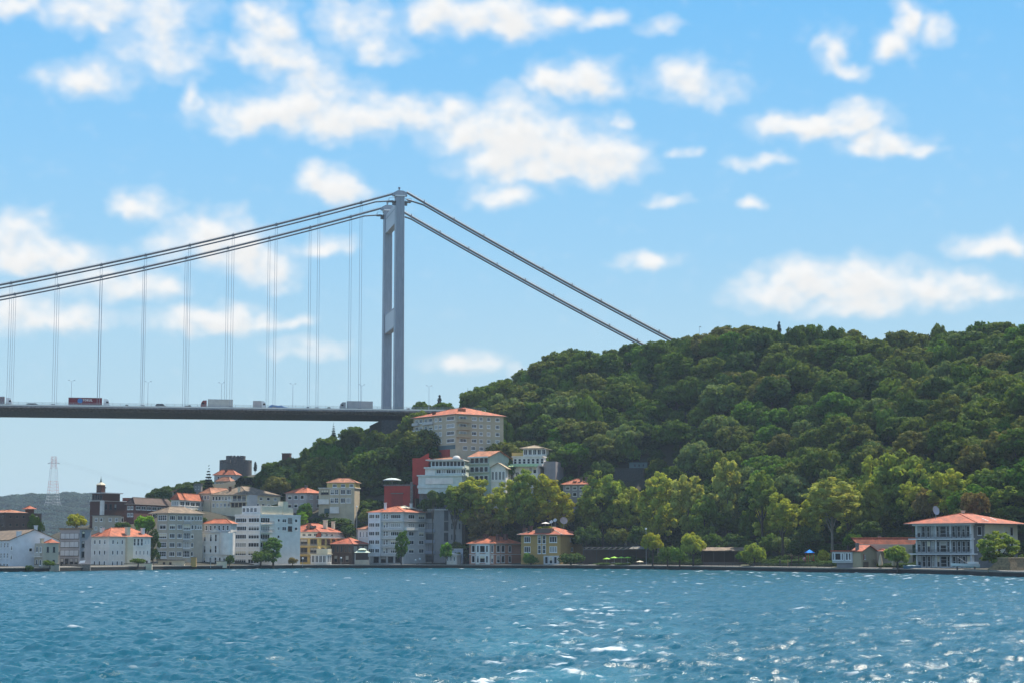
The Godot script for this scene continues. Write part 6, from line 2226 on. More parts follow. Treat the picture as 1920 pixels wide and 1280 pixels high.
	for k in 5:
		var ms := win_mesh(1.4, 2.1, 2, 1, 0.14)
		var o := part(b.o, "window", ms[0], M.frame, Vector3(-b.wl * 0.44 + k * 1.75, b.h + 5.3, -2.0))
		part(o, "pane", ms[1], M.glass)
	hip(b, 1.3, 0.0, M.rooftan, b.h + 6.6, 1.0, [-b.wl * 0.52 - 1.2, 2.4, -b.wr - 1.0, -0.9])
	part(b.o, "yellow_wing", boxmesh(Vector3(-b.wl * 0.94, b.h + 2.4, -b.wr - 1.0), Vector3(-b.wl * 0.53, b.h + 5.2, -3.4)), M.yellow)
	var gl := part(b.o, "grey_wing", boxmesh(Vector3(1.5, -3.0, -b.wr - 2.0), Vector3(6.0, b.h + 1.8, -4.0)), M.grey)
	# its porch
	b = block("porch", "arched white porch with a pale gable left of the ornate villa", "porch", 920, 948, 953, 876, 915, 706, 12, M.white, 5, 8.0)
	for k in 4: arch(b, "A", 0.14 + 0.24 * k, b.h * 0.62, b.wl * 0.17, 3.2)
	slab(b, "floor_band", b.h * 0.30, b.h * 0.35, 0.3, M.white)
	gable(b, 1.7, 0.9, M.rooftan, false)
	# little orange roof among the trees
	b = block("grey_house", "grey house with a small bright orange roof among the trees", "house", 1056, 1102, 1112, 908, 945, 702, 12, M.grey, 9, 6.0)
	r = hip(b, 2.2, 0.8, M.roof)
	chimney(r, -b.wl * 0.3, -2.0, b.h + 0.6, b.h + 2.6, M.framebrown, 0.8)
	chimney(r, -b.wl * 0.1, -2.4, b.h + 0.6, b.h + 2.6, M.framebrown, 0.8)
	for k in 2: wins(b, "A", 3, [1 + k], 0.05, 0.9, 3, 0.6, 0.6, 1, 1, M.frame, M.glass)
	part(r, "skylight", boxmesh(Vector3(-b.wl * 0.62, b.h + 1.3, -1.8), Vector3(-b.wl * 0.45, b.h + 1.5, -0.6)), M.glass2)
	# stone retaining wall and what stands on it
	b = block("retaining_wall", "dark stone retaining wall at the foot of the hillside woods", "wall", 1139, 1206, 1216, 878, 915, 722, 10, M.darkstone, 5, 8.0)
	rects.pop_back()
	rects.append([1145, 1206, 884, 905, 722])
	slab(b, "coping", b.h, b.h + 0.25, 0.15, M.darkstone)
	b = block("site_hut", "teal grey site hut on top of the stone retaining wall", "hut", 1180, 1214, 1219, 867, 877, 727, 10, M.tealgrey, 4, 2.0)
	rects.pop_back()
	rects.append([1188, 1212, 868, 876, 727])
	slab(b, "roof_slab", b.h, b.h + 0.2, 0.15, M.tealgrey)
	wins(b, "A", 1, [0], 0.2, 0.9, 3, 0.3, 0.4, 1, 1, M.framedark, M.glass)
	b = block("site_hut", "green hut with a pale roof edge right of the retaining wall", "hut", 1237, 1262, 1268, 852, 868, 736, 12, M.tealgrey, 4, 6.0)
	rects.pop_back()
	rects.append([1242, 1262, 853, 864, 736])
	slab(b, "roof_slab", b.h, b.h + 0.3, 0.4, M.concrete)
	bay(b, "A", "door", 0.72, 0.95, 0.0, b.h * 0.9, 0.05, M.greywhite)

func arch(b: Dictionary, f: String, u: float, v: float, w: float, h: float) -> void:
	# arched window: frame and pane
	var st := begin()
	var pn := begin()
	var r := w / 2
	var pts := [Vector3(-r, -h / 2, 0), Vector3(-r, h / 2 - r, 0)]
	for i in range(1, 9): pts.append(Vector3(-cos(PI * i / 8) * r, h / 2 - r + sin(PI * i / 8) * r, 0))
	pts.append(Vector3(r, -h / 2, 0))
	for i in pts.size():
		var a: Vector3 = pts[i]
		var c: Vector3 = pts[(i + 1) % pts.size()]
		obox(st, (a + c) / 2 + Vector3(0, 0, 0.06), (c - a) / 2, Vector3(0, 0, 0.06), (c - a).normalized().cross(Vector3(0, 0, 1)) * 0.1)
		tri(pn, Vector3(0, -h * 0.1, 0.03), a + Vector3(0, 0, 0.03), c + Vector3(0, 0, 0.03), Vector3(0, 0, 1))
	box(st, Vector3(-0.05, -h / 2, 0.01), Vector3(0.05, h / 2, 0.1))
	var o := part(b.o, "window", st.commit(), M.frame)
	o.transform = face_xf(b, f, u * face_w(b, f), v)
	part(o, "pane", pn.commit(), M.glass)

func right_shore() -> void:
	var b: Dictionary
	var r: MeshInstance3D
	# glass veranda restaurant with pergola: see make_small
	# little house at the right
	b = block("small_house", "little beige house with a red roof and glazed corner on the quay", "house", 1600, 1616, 1645, 1033, 1067, 510, 30, M.tan, 6, 1.0)
	win(b, "B", 2.6, b.h * 0.68, 1.2, 1.2, 1, 1, M.frame, M.glass)
	bay(b, "B", "shutter", 0.12, 0.22, b.h * 0.52, b.h * 0.84, 0.08, M.roofpale)
	bay(b, "B", "doorway", 0.12, 0.45, 0.0, b.h * 0.42, 0.04, M.framebrown)
	gable(b, 1.5, 0.5, M.roofred, true)
	var cz := part(b.o, "glazed_room", boxmesh(Vector3(-b.wl - 5.6, b.h * 0.36, -3.2), Vector3(-b.wl + 0.002, b.h * 0.98, 0.3)), M.greywhite)
	part(b.o, "room_base", boxmesh(Vector3(-b.wl - 4.6, -0.6, -3.0), Vector3(-b.wl, b.h * 0.36, -0.3)), M.grey)
	part(b.o, "room_roof", boxmesh(Vector3(-b.wl - 6.0, b.h * 0.98, -3.6), Vector3(-b.wl + 0.5, b.h * 1.06, 0.6)), M.roofred)
	for q in [[-5.25, 0.5], [-4.0, 1.7], [-2.75, 0.5], [-1.5, 0.7], [-0.7, 0.6]]:
		var ms := win_mesh(q[1], 1.9, 1, 1, 0.12)
		var o := part(b.o, "window", ms[0], M.frame, Vector3(-b.wl + q[0], b.h * 0.71, 0.3))
		part(o, "pane", ms[1], M.glass)
	var stp := part(b.o, "outside_stair", boxmesh(Vector3(-0.2, -0.5, -b.wr - 1.6), Vector3(0.2, 0.0, -b.wr)), M.framebrown)
	for k in 8:
		var o := part(b.o, "step", bxm(Vector3(0.9, 0.15, 0.4)), M.framebrown, Vector3(0.5, 0.2 + k * 0.33, -b.wr * 0.98 + k * 0.38))
	r = hip(b, 0.6, 0.0, M.roofred, b.h * 0.98, 1.0, [0.0, 2.6, -b.wr - 4.0, -b.wr + 0.4])
	chimney(b.o, -1.4, -0.9, b.h * 0.9, b.h + 2.0, M.concrete, 0.8)
	b = block("back_house", "longer red-roofed house behind the little beige one", "house", 1612, 1710, 1712, 1021, 1050, 526, 8, M.stonebeige, 8, 3.0)
	wins(b, "A", 2, [1], 0.05, 0.4, 3, 0.4, 0.5, 1, 1, M.frame, M.glass)
	wins(b, "A", 2, [1], 0.8, 0.97, 1, 0.6, 0.5, 1, 1, M.framebrown, M.glass)
	wins(b, "A", 2, [1], 0.5, 0.66, 3, 0.7, 0.66, 1, 1, M.frame, M.glass)
	r = hip(b, 1.7, 0.6, M.roofred)
	chimney(r, -b.wl * 0.6, -2.0, b.h + 0.5, b.h + 2.3, M.concrete, 0.8)
	# large grey waterfront house
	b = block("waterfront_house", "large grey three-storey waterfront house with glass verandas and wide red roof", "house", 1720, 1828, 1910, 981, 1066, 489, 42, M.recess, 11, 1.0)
	var n := 3
	for k in n:
		for q in [[0.02, 0.085], [0.10, 0.165], [0.19, 0.25], [0.63, 0.69], [0.72, 0.78], [0.80, 0.86], [0.88, 0.94]]:
			wins(b, "A", n, [k], q[0], q[1], 1, 0.95, 0.74, 1, 2, M.greyframe, M.glass, 0.09, 0.48)
		wins(b, "A", n, [k], 0.27, 0.32, 1, 0.95, 0.74, 1, 2, M.greyframe, M.curtain, 0.09, 0.48)
		for q in [[0.36, 0.41], [0.54, 0.585]]:
			wins(b, "A", n, [k], q[0], q[1], 1, 0.95, 0.74, 1, 2, M.greyframe, M.glass, 0.09, 0.48)
		wins(b, "A", n, [k], 0.42, 0.535, 1, 0.97, 0.74, 1, 3, M.greyframe, M.glass, 0.09, 0.48)
		# pilasters
		for q in [0.0, 0.34, 0.60, 0.965]:
			bay(b, "A", "pilaster", q, q + 0.022, b.h / n * k + 0.3, b.h / n * (k + 1) - 0.3, 0.35, M.greyframe)
	for k in [1, 2]:
		var v: float = b.h / n * k
		var sl := part(b.o, "balcony", boxmesh(Vector3(-b.wl - 1.5, v - 0.22, -0.1), Vector3(0.3 if k == 2 else 1.0, v + 0.1, 1.5)), M.greyframe)
		var st := begin()
		var x: float = -b.wl - 1.45
		while x < 0.2:
			box(st, Vector3(x, v + 0.1, 1.40), Vector3(x + 0.05, v + 1.0, 1.45))
			x += 0.28
		box(st, Vector3(-b.wl - 1.5, v + 1.0, 1.38), Vector3(0.3, v + 1.08, 1.47))
		box(st, Vector3(-b.wl - 1.5, v + 1.0, 0.0), Vector3(-b.wl - 1.44, v + 1.08, 1.38))
		part(sl, "railing", st.commit(), M.framedark)
	bay(b, "A", "corner_column", 0.985, 1.0, 0.0, b.h - 0.3, 1.4, M.greyframe)
	bay(b, "A", "eaves_beam", -0.02, 1.02, b.h - 0.45, b.h - 0.02, 1.4, M.greyframe)
	bay(b, "B", "cream_wall", 0.25, 1.0, b.h * 0.35, b.h - 0.05, 0.12, M.cream)
	wins(b, "B", n, [1, 2], 0.66, 0.92, 2, 0.55, 0.6, 1, 1, M.greyframe, M.glass, 0.12, 0.52, 0.12)
	wins(b, "B", n, [1, 2], 0.05, 0.36, 2, 0.6, 0.6, 1, 1, M.greyframe, M.glass)
	r = hip(b, 2.6, 2.3, M.roofred, b.h, 0.95)
	chimney(r, -b.wl * 0.52, -b.wr * 0.45, b.h + 1.2, b.h + 3.4, M.cream, 0.7)
	for q in [[-0.6, -b.wr * 0.5], [0.3, -b.wr * 0.24]]:
		var sk := begin()
		obox(sk, Vector3(q[0], b.h + 1.15 - q[0] * 0.3, q[1]), Vector3(0.9, -0.36, 0), Vector3(0.02, 0.06, 0), Vector3(0, 0, 0.22))
		part(r, "skylight", sk.commit(), M.white)
	dish("large pale satellite dish on the wide red roof of the grey waterfront house", 1755, 957, 493, 9.0, 0.6, 14, 70, plaster(0.50, 0.42, 0.44), 0.72)
	# low tan stone boathouse at the edge
	b = block("boathouse", "low tan stone boathouse on the quay at the right edge", "building", 1872, 1892, 1990, 1046, 1070, 428, 30, M.boathouse, 6, 0.6)
	slab(b, "roof_slab", b.h, b.h + 0.12, 0.15, M.tan)
	var wg := begin()
	tri(wg, Vector3(-b.wl, 0, 0), Vector3(-b.wl, b.h * 0.8, 0), Vector3(-b.wl - 2.4, 0.4, -0.3), Vector3(0, 0, 1))
	tri(wg, Vector3(-b.wl, 0, 0), Vector3(-b.wl - 2.4, 0.4, -0.3), Vector3(-b.wl - 2.4, -0.4, -0.3), Vector3(0, 0, 1))
	quad(wg, Vector3(-b.wl, b.h * 0.8, 0), Vector3(-b.wl - 2.4, 0.4, -0.3), Vector3(-b.wl - 2.4, 0.4, -4.0), Vector3(-b.wl, b.h * 0.8, -4.0), Vector3(-0.5, 1, 0))
	part(b.o, "sloping_end", wg.commit(), M.boathouse)
	bay(b, "B", "buttress", 0.0, 0.12, 0.0, b.h * 0.7, 0.4, M.boathouse)

func make_small() -> void:
	var st: SurfaceTool
	# pylon on the far shore
	var D := 2900.0
	var foot := at(98, 947, D)
	var top := at(98, 848, D)
	var h := top.y - foot.y
	var py := thing("pylon", "tall red and white lattice power pylon on the hazy far hill", "pylon", foot - Vector3(0, 6, 0))
	var wd := func(t: float) -> float: return lerpf(10.5, 3.4, pow(t, 0.55)) if t < 0.8 else 3.4
	var steps := 16
	for band in 4:
		st = begin()
		for k in range(band * 4, band * 4 + 4):
			var t0 := float(k) / steps
			var t1 := float(k + 1) / steps
			var a0: float = wd.call(t0)
			var a1: float = wd.call(t1)
			var y0 := h * t0 + 6.0 * (1 - t0)
			var y1 := h * t1 + 6.0 * (1 - t1)
			var cs := [Vector2(-1, -1), Vector2(1, -1), Vector2(1, 1), Vector2(-1, 1)]
			for i in 4:
				var p: Vector2 = cs[i]
				var q: Vector2 = cs[(i + 1) % 4]
				tube(st, Vector3(p.x * a0, y0, p.y * a0), Vector3(p.x * a1, y1, p.y * a1), 0.24, 0.2, 5, false)
				tube(st, Vector3(p.x * a0, y0, p.y * a0), Vector3(q.x * a1, y1, q.y * a1), 0.07, 0.07, 4, false)
				tube(st, Vector3(q.x * a0, y0, q.y * a0), Vector3(p.x * a1, y1, p.y * a1), 0.07, 0.07, 4, false)
				tube(st, Vector3(p.x * a1, y1, p.y * a1), Vector3(q.x * a1, y1, q.y * a1), 0.1, 0.1, 4, false)
		part(py, "lattice_section", st.commit(), M.pylonred if band % 2 == 1 else M.pylonwhite)
	st = begin()
	tube(st, Vector3(-9, h * 0.87, 0), Vector3(9, h * 0.87, 0), 0.5, 0.5, 5)
	tube(st, Vector3(-9, h * 0.87, 0), Vector3(0, h * 0.93, 0), 0.3, 0.3, 5)
	tube(st, Vector3(9, h * 0.87, 0), Vector3(0, h * 0.93, 0), 0.3, 0.3, 5)
	part(py, "crossarm", st.commit(), M.pylonwhite)
	for k in 3:
		var e := [-9.0, 0.0, 9.0]
		var line := []
		var a := foot + Vector3(e[k], h * 0.86, 0)
		var bb := at(560 + k * 5, 960, 2750.0)
		for i in 25:
			var t := i / 24.0
			line.append(a.lerp(bb, t) - Vector3(0, 28.0 * 4.0 * t * (1.0 - t) * 0.35, 0))
		solo("power_line", sweep(line, 0.06, 4), M.rope, ["faint left power line sagging from the far pylon", "faint middle power line sagging from the far pylon", "faint right power line sagging from the far pylon"][k], "power line", "power lines from the far pylon")
	# a few roofs in the far woods
	for q in [[82, 1004, "faint pinkish roof low in the hazy far woods"], [58, 931, "faint pale roof near the crest of the hazy far hill"], [18, 933, "faint orange roof at the left end of the far hill"], [112, 979, "faint pale green strip of roof in the far woods"], [108, 960, "faint pink roof in the middle of the far woods"]]:
		# the far slope that lies in that direction
		var fd := 2640.0
		while fd < 3200.0:
			var fx: float = at(q[0], q[1] + 3, fd).x
			if seen(Vector3(fx, far_y(fx, fd), -fd)).y <= q[1] + 3: break
			fd += 8.0
		var b := block("far_house", q[2], "house", q[0] - 6, q[0] + 2, q[0] + 5, q[1], q[1] + 3, fd - 12.0, 25, M.white, 12, 9.0)
		rects.pop_back()
		hip(b, 3.2, 1.0, M.roofpale if q[0] != 112 else M.palegreen)
	# restaurant pergola with posts
	var a0 := at(1094, 1057, 654)
	var pg := thing("pergola", "long dark restaurant pergola with slatted roof on the quay", "pergola", a0, 0.0)
	var len_ := 22.4
	var yb := 5.0
	for k in 12:
		var x := 0.6 + k * (len_ - 1.2) / 11.0
		st = begin()
		obox(st, Vector3(x + 0.5, yb + 0.25, -2.2), Vector3(0.75, 0.34, 0), Vector3(-0.02, 0.05, 0), Vector3(0, 0, 2.2))
		part(pg, "roof_slat", st.commit(), M.concrete)
	for k in 6:
		st = begin()
		box(st, Vector3(k * len_ / 5.0 - 0.07, -0.3, -0.07), Vector3(k * len_ / 5.0 + 0.07, yb, 0.07))
		part(pg, "post", st.commit(), M.framedark)
	st = begin()
	box(st, Vector3(-0.3, yb - 0.12, -0.1), Vector3(len_ + 0.3, yb + 0.05, 0.1))
	box(st, Vector3(-0.3, yb + 0.62, -4.5), Vector3(len_ + 0.3, yb + 0.8, -4.2))
	part(pg, "beam", st.commit(), M.concrete)
	st = begin()
	box(st, Vector3(0, -0.3, -5.0), Vector3(len_, yb - 0.2, -4.7))
	part(pg, "back_wall", st.commit(), M.wood)
	st = begin()
	quad(st, Vector3(len_ - 7.0, yb + 0.1, 1.0), Vector3(len_ + 2, yb + 0.1, 1.0), Vector3(len_ + 1, yb + 1.1, -3.5), Vector3(len_ - 5.5, yb + 1.1, -3.5), Vector3(0, 1, 0.2))
	quad(st, Vector3(len_ - 7.0, yb + 0.05, 1.0), Vector3(len_ + 2, yb + 0.05, 1.0), Vector3(len_ + 1, yb + 1.05, -3.5), Vector3(len_ - 5.5, yb + 1.05, -3.5), Vector3(0, -1, -0.2))
	part(pg, "canvas_awning", st.commit(), M.concrete)
	# green parasols
	var gm := flat(0.30, 0.62, 0.02, 0.7)
	gm.backlight_enabled = true
	gm.backlight = Color(0.6, 0.7, 0.3)
	parasol("leftmost and lowest of the lime green parasols before the pergola", 1138, 1047.5, 644, 8, gm, 2.5, "lime green parasols")
	parasol("second lime green parasol from the left before the pergola", 1152, 1045.5, 643, 8.5, gm, 2.5, "lime green parasols")
	parasol("third lime green parasol from the left before the pergola", 1165, 1045.5, 640, 8, gm, 2.5, "lime green parasols")
	parasol("rightmost of the lime green parasols before the pergola", 1177, 1045.5, 638, 7.5, gm, 2.5, "lime green parasols")
	parasol("pale canvas parasol low right of the lime green ones", 1200, 1053, 634, 8, M.cream, 1.6)
	# a few diners' tables
	for k in 5:
		var t := at(1136 + k * 14, 1059, 643 - k * 2)
		t.y = 1.5
		var tb := thing("table", ["square table left of all under the lime green parasols", "second table from the left under the lime green parasols", "third table from the left under the lime green parasols", "fourth table from the left under the lime green parasols", "rightmost table under the lime green parasols"][k], "table", t, 0.3 * k, "tables under the parasols")
		part(tb, "tabletop", boxmesh(Vector3(-0.5, 0.7, -0.5), Vector3(0.5, 0.75, 0.5)), M.whitepaint if k % 2 else M.framebrown)
		for e in [[-0.42, -0.42], [0.42, -0.42], [-0.42, 0.42], [0.42, 0.42]]:
			part(tb, "leg", bxm(Vector3(0.06, 0.7, 0.06)), M.framedark, Vector3(e[0], 0.35, e[1]))
	# hedge in front of the tables
	for q in [[1130, "low dark hedge on the quay edge left under the parasols"], [1165, "low dark hedge on the quay edge right under the parasols"]]:
		tree_at(q[0], 1053.5, 1060, 34, 636, q[1], "bush", 1, M.leaf[4], 0.0, "hedge", "hedge")
	# brown-roofed pavilion
	var c := at(1319, 1057, 602)
	c.y = 1.5
	var pv := thing("pavilion", "long open pavilion with a flat brown roof on the quay", "pavilion", c, 0.0)
	var lp := 13.2
	part(pv, "roof", boxmesh(Vector3(-0.6, 4.3, -5.0), Vector3(lp + 0.6, 4.55, 0.8)), M.roofbrown)
	st = begin()
	quad(st, Vector3(-0.6, 4.553, 0.8), Vector3(lp + 0.6, 4.553, 0.8), Vector3(lp, 5.6, -3.2), Vector3(0, 5.6, -3.2), Vector3(0, 1, 0.3))
	tri(st, Vector3(-0.6, 4.553, 0.8), Vector3(0, 5.6, -3.2), Vector3(-0.6, 4.553, -5.0), Vector3(-1, 0.3, 0))
	tri(st, Vector3(lp + 0.6, 4.553, 0.8), Vector3(lp, 5.6, -3.2), Vector3(lp + 0.6, 4.553, -5.0), Vector3(1, 0.3, 0))
	quad(st, Vector3(-0.6, 4.553, -5.0), Vector3(lp + 0.6, 4.553, -5.0), Vector3(lp, 5.6, -3.2), Vector3(0, 5.6, -3.2), Vector3(0, 1, -0.5))
	part(pv, "roof_slope", st.commit(), M.roofbrown)
	for k in 5:
		part(pv, "post", boxmesh(Vector3(k * lp / 4.0 - 0.08, -0.1, -0.08), Vector3(k * lp / 4.0 + 0.08, 4.3, 0.08)), M.framebrown)
	part(pv, "back_wall", boxmesh(Vector3(0, -0.2, -4.7), Vector3(lp, 4.3, -4.4)), M.wood)
	part(pv, "counter", boxmesh(Vector3(0.4, -0.1, -0.9), Vector3(lp - 0.4, 1.0, -0.5)), M.framebrown)
	# railing along the promenade, each bay a part
	var rl := thing("promenade_railing", "dark iron railing along the promenade quay", "railing", Vector3.ZERO)
	var prev := Vector3.ZERO
	for px in range(1222, 1560, 13):
		var dd := shore(px) + 0.5
		var p := Vector3((px - 960.0) / 3546.0 * dd, 1.3, -dd)
		var pst := begin()
		tube(pst, p, p + Vector3(0, 1.15, 0), 0.05, 0.05, 5)
		var po := part(rl, "post", pst.commit(), M.iron)
		if prev != Vector3.ZERO:
			var bst := begin()
			for y in [0.3, 0.7, 1.08]:
				tube(bst, prev + Vector3(0, y, 0), p + Vector3(0, y, 0), 0.03, 0.03, 4, false)
			for i in 9:
				var m := prev.lerp(p, (i + 0.5) / 9.0)
				tube(bst, m + Vector3(0, 0.1, 0), m + Vector3(0, 1.08, 0), 0.016, 0.016, 4, false)
			part(rl, "railing_panel", bst.commit(), M.iron)
		prev = p
	# grass of the playground
	var gr := begin()
	for k in 14:
		var pa := 1380.0 + k * 14.0
		var d0 := shore(pa) + 1.0
		var d1 := shore(pa + 14.0) + 1.0
		var x0 := (pa - 960.0) / 3546.0
		var x1 := (pa + 14.0 - 960.0) / 3546.0
		quad(gr, Vector3(x0 * d0, 1.36, -d0), Vector3(x1 * d1, 1.36, -d1), Vector3(x1 * (d1 + 22), 1.9, -d1 - 22), Vector3(x0 * (d0 + 22), 1.9, -d0 - 22), Vector3.UP)
	struct("lawn", gr.commit(), stone(0.11, 0.12, 0.03, 0.5), "dry yellow-green lawn of the playground")
	playground()
	# closed parasols
	for q in [[1652, 1037, 499, "closed beige parasol left, beside the outside stair"], [1677, 1035, 494, "closed beige parasol right, in front of the small tree"]]:
		var f := at(q[0], 1070, q[2])
		f.y = 1.35
		var t := at(q[0], q[1], q[2])
		var o := thing("closed_parasol", q[3], "parasol", f, 0.0, "closed parasols")
		var hh := t.y - f.y
		st = begin()
		lathe(st, [[0.50, 0.7], [0.60, 0.95], [0.46, hh * 0.55], [0.2, hh * 0.9], [0.02, hh]], 8)
		part(o, "canopy", st.commit(), plaster(0.60, 0.46, 0.30))
		st = begin()
		tube(st, Vector3(0, 0, 0), Vector3(0, 0.9, 0), 0.05, 0.05, 6)
		lathe(st, [[0.4, 0.0], [0.4, 0.12], [0.0, 0.13]], 10)
		part(o, "pole", st.commit(), M.framebrown)
	motor_boat()
	# blue tarpaulin by the grey house
	st = begin()
	var tpos := at(1710, 1066, 489)
	for i in 6:
		var x0 := -2.2 + i * 0.75
		quad(st, Vector3(x0, 0.25 + 0.1 * (i % 2), 0.6), Vector3(x0 + 0.75, 0.25 + 0.1 * ((i + 1) % 2), 0.6), Vector3(x0 + 0.75, 0.5, -0.9), Vector3(x0, 0.5, -0.9), Vector3(0, 1, 0.3))
		quad(st, Vector3(x0, 0.25 + 0.1 * (i % 2), 0.6), Vector3(x0 + 0.75, 0.25 + 0.1 * ((i + 1) % 2), 0.6), Vector3(x0 + 0.75, -0.4, 0.65), Vector3(x0, -0.4, 0.65), Vector3(0, 0, 1))
	tpos.y = 1.75
	solo("tarpaulin", st.commit(), flat(0.02, 0.10, 0.16, 0.6), "dark blue tarpaulin lying on the quay left of the grey house", "tarpaulin", "", tpos)
	# white shade of the brown house and awning by the hotel
	var ca := at(679, 1035, 676)
	var tent := thing("awning", "pale green and white awning on the quay right of the brown house", "awning", ca - Vector3(0, 2.4, 0))
	st = begin()
	for k in 2:
		var s := 1.0 if k == 0 else 0.55
		var y := 2.3 + k * 1.0
		quad(st, Vector3(-2.7 * s, y, 1.6 * s), Vector3(2.7 * s, y, 1.6 * s), Vector3(1.2 * s, y + 1.0 * s, -0.4), Vector3(-1.2 * s, y + 1.0 * s, -0.4), Vector3(0, 1, 0.5))
		quad(st, Vector3(-2.7 * s, y, -2.0 * s), Vector3(2.7 * s, y, -2.0 * s), Vector3(1.2 * s, y + 1.0 * s, -0.4), Vector3(-1.2 * s, y + 1.0 * s, -0.4), Vector3(0, 1, -0.5))
		tri(st, Vector3(-2.7 * s, y, 1.6 * s), Vector3(-2.7 * s, y, -2.0 * s), Vector3(-1.2 * s, y + 1.0 * s, -0.4), Vector3(-1, 1, 0))
		tri(st, Vector3(2.7 * s, y, 1.6 * s), Vector3(2.7 * s, y, -2.0 * s), Vector3(1.2 * s, y + 1.0 * s, -0.4), Vector3(1, 1, 0))
	part(tent, "canopy", st.commit(), plaster(0.60, 0.70, 0.56))
	for e in [[-2.5, 1.4], [2.5, 1.4], [-2.5, -1.8], [2.5, -1.8]]:
		part(tent, "post", boxmesh(Vector3(e[0] - 0.06, -2.2, e[1] - 0.06), Vector3(e[0] + 0.06, 2.3, e[1] + 0.06)), M.greywhite)
	part(tent, "planter", boxmesh(Vector3(-2.4, -2.2, 1.7), Vector3(2.4, -0.2, 2.1)), M.stonebeige)
	# sign board on the left quay
	var sb := at(153, 1064, 563)
	sb.y = 1.4
	var sg := thing("notice_board", "tilted white board on the quay beside the grey modern house", "board", sb)
	st = begin()
	obox(st, Vector3(0, 1.3, 0), Vector3(0.8, 0.08, 0), Vector3(0.12, 0.36, -0.1), Vector3(0, 0.02, 0.05))
	part(sg, "panel", st.commit(), M.whitepaint)
	for e in [-0.5, 0.5]: part(sg, "post", boxmesh(Vector3(e - 0.04, 0, -0.1), Vector3(e + 0.04, 1.2, -0.04)), M.rail)
	# garden walls on the left quay
	for q in [[64, 110, 1058, 1067, 533, M.stonebeige, "beige garden wall on the quay before the low weathered house"], [116, 168, 1058, 1067, 557, M.concrete, "low concrete garden wall below the grey modern house"], [232, 284, 1056, 1066, 588, M.cream, "cream garden wall on the quay before the mansion's right side"], [405, 424, 1052, 1062, 626, M.cream, "small cream boat shed wall below the white wooden house"], [357, 367, 1044, 1060, 626, M.ochre, "narrow ochre gate pier on the quay"]]:
		var b := block("garden_wall", q[6], "wall", q[0], q[1], q[1], q[2], q[3], maxf(shore(q[0]), shore(q[1])) + 1.0, 1, q[5], 0.8, 0.4)
		slab(b, "coping", b.h, b.h + 0.15, 0.1, M.concrete)
	tree_at(258, 1046, 1058, 34, 590, "clipped green hedge on the cream garden wall of the mansion", "bush", 0, M.leaf[1], 0.0, "hedge", "hedge")
	tree_at(93, 1050, 1062, 26, 536, "green hedge above the beige garden wall", "bush", 2, M.leaf[1], 0.0, "hedge", "hedge")
	tree_at(54, 1058, 1072, 16, 532, "dark shrub at the foot of the white gable", "bush", 1, M.leaf[4], 0.0, "bush", "bush")
	# street lamps on the quay and slope
	for q in [[668, 951, 1020, 690, "white globe lamp post on the slope left of the orange hip roof"], [567, 1048, 1062, 655, "globe lamp on the quay in front of the yellow hotel"], [639, 1047, 1060, 652, "globe lamp on the quay in front of the brown house"], [779, 1051, 1062, 660, "left globe lamp on the quay before the grey blocks"], [787, 1049, 1062, 660, "right globe lamp on the quay before the grey blocks"], [1212, 993, 1058, 615, "tall white-headed lamp post beside the golden shrub"], [1312, 612, 640, 800, "thin mast on the hilltop where the cables end"], [394, 1042, 1064, 612, "dark slim flag pole on the quay before the white wooden house"]]:
		var ld := maxf(q[3], shore(q[0]) + 1.0)
		var f := at(q[0], q[2], ld)
		var t := at(q[0], q[1], ld)
		var g := land(f.x, ld)
		if g > -2.0 and g < f.y: f.y = g
		var lp2 := thing("lamp_post", q[4], "lamp post", f)
		st = begin()
		tube(st, Vector3.ZERO, Vector3(0, t.y - f.y, 0), 0.09, 0.06, 6)
		part(lp2, "post", st.commit(), M.rail)
		if q[0] != 1312 and q[0] != 394:
			st = begin()
			lathe(st, [[0.0, -0.3], [0.25, -0.2], [0.34, 0.05], [0.22, 0.3], [0.0, 0.36]], 10)
			part(lp2, "globe", st.commit(), M.whitepaint, Vector3(0, t.y - f.y + 0.3, 0))
		else:
			st = begin()
			box(st, Vector3(0, t.y - f.y - 0.3, -0.05), Vector3(0.7, t.y - f.y, 0.05))
			part(lp2, "arm", st.commit(), M.rail)
	person(at(1463, 1063, 546))

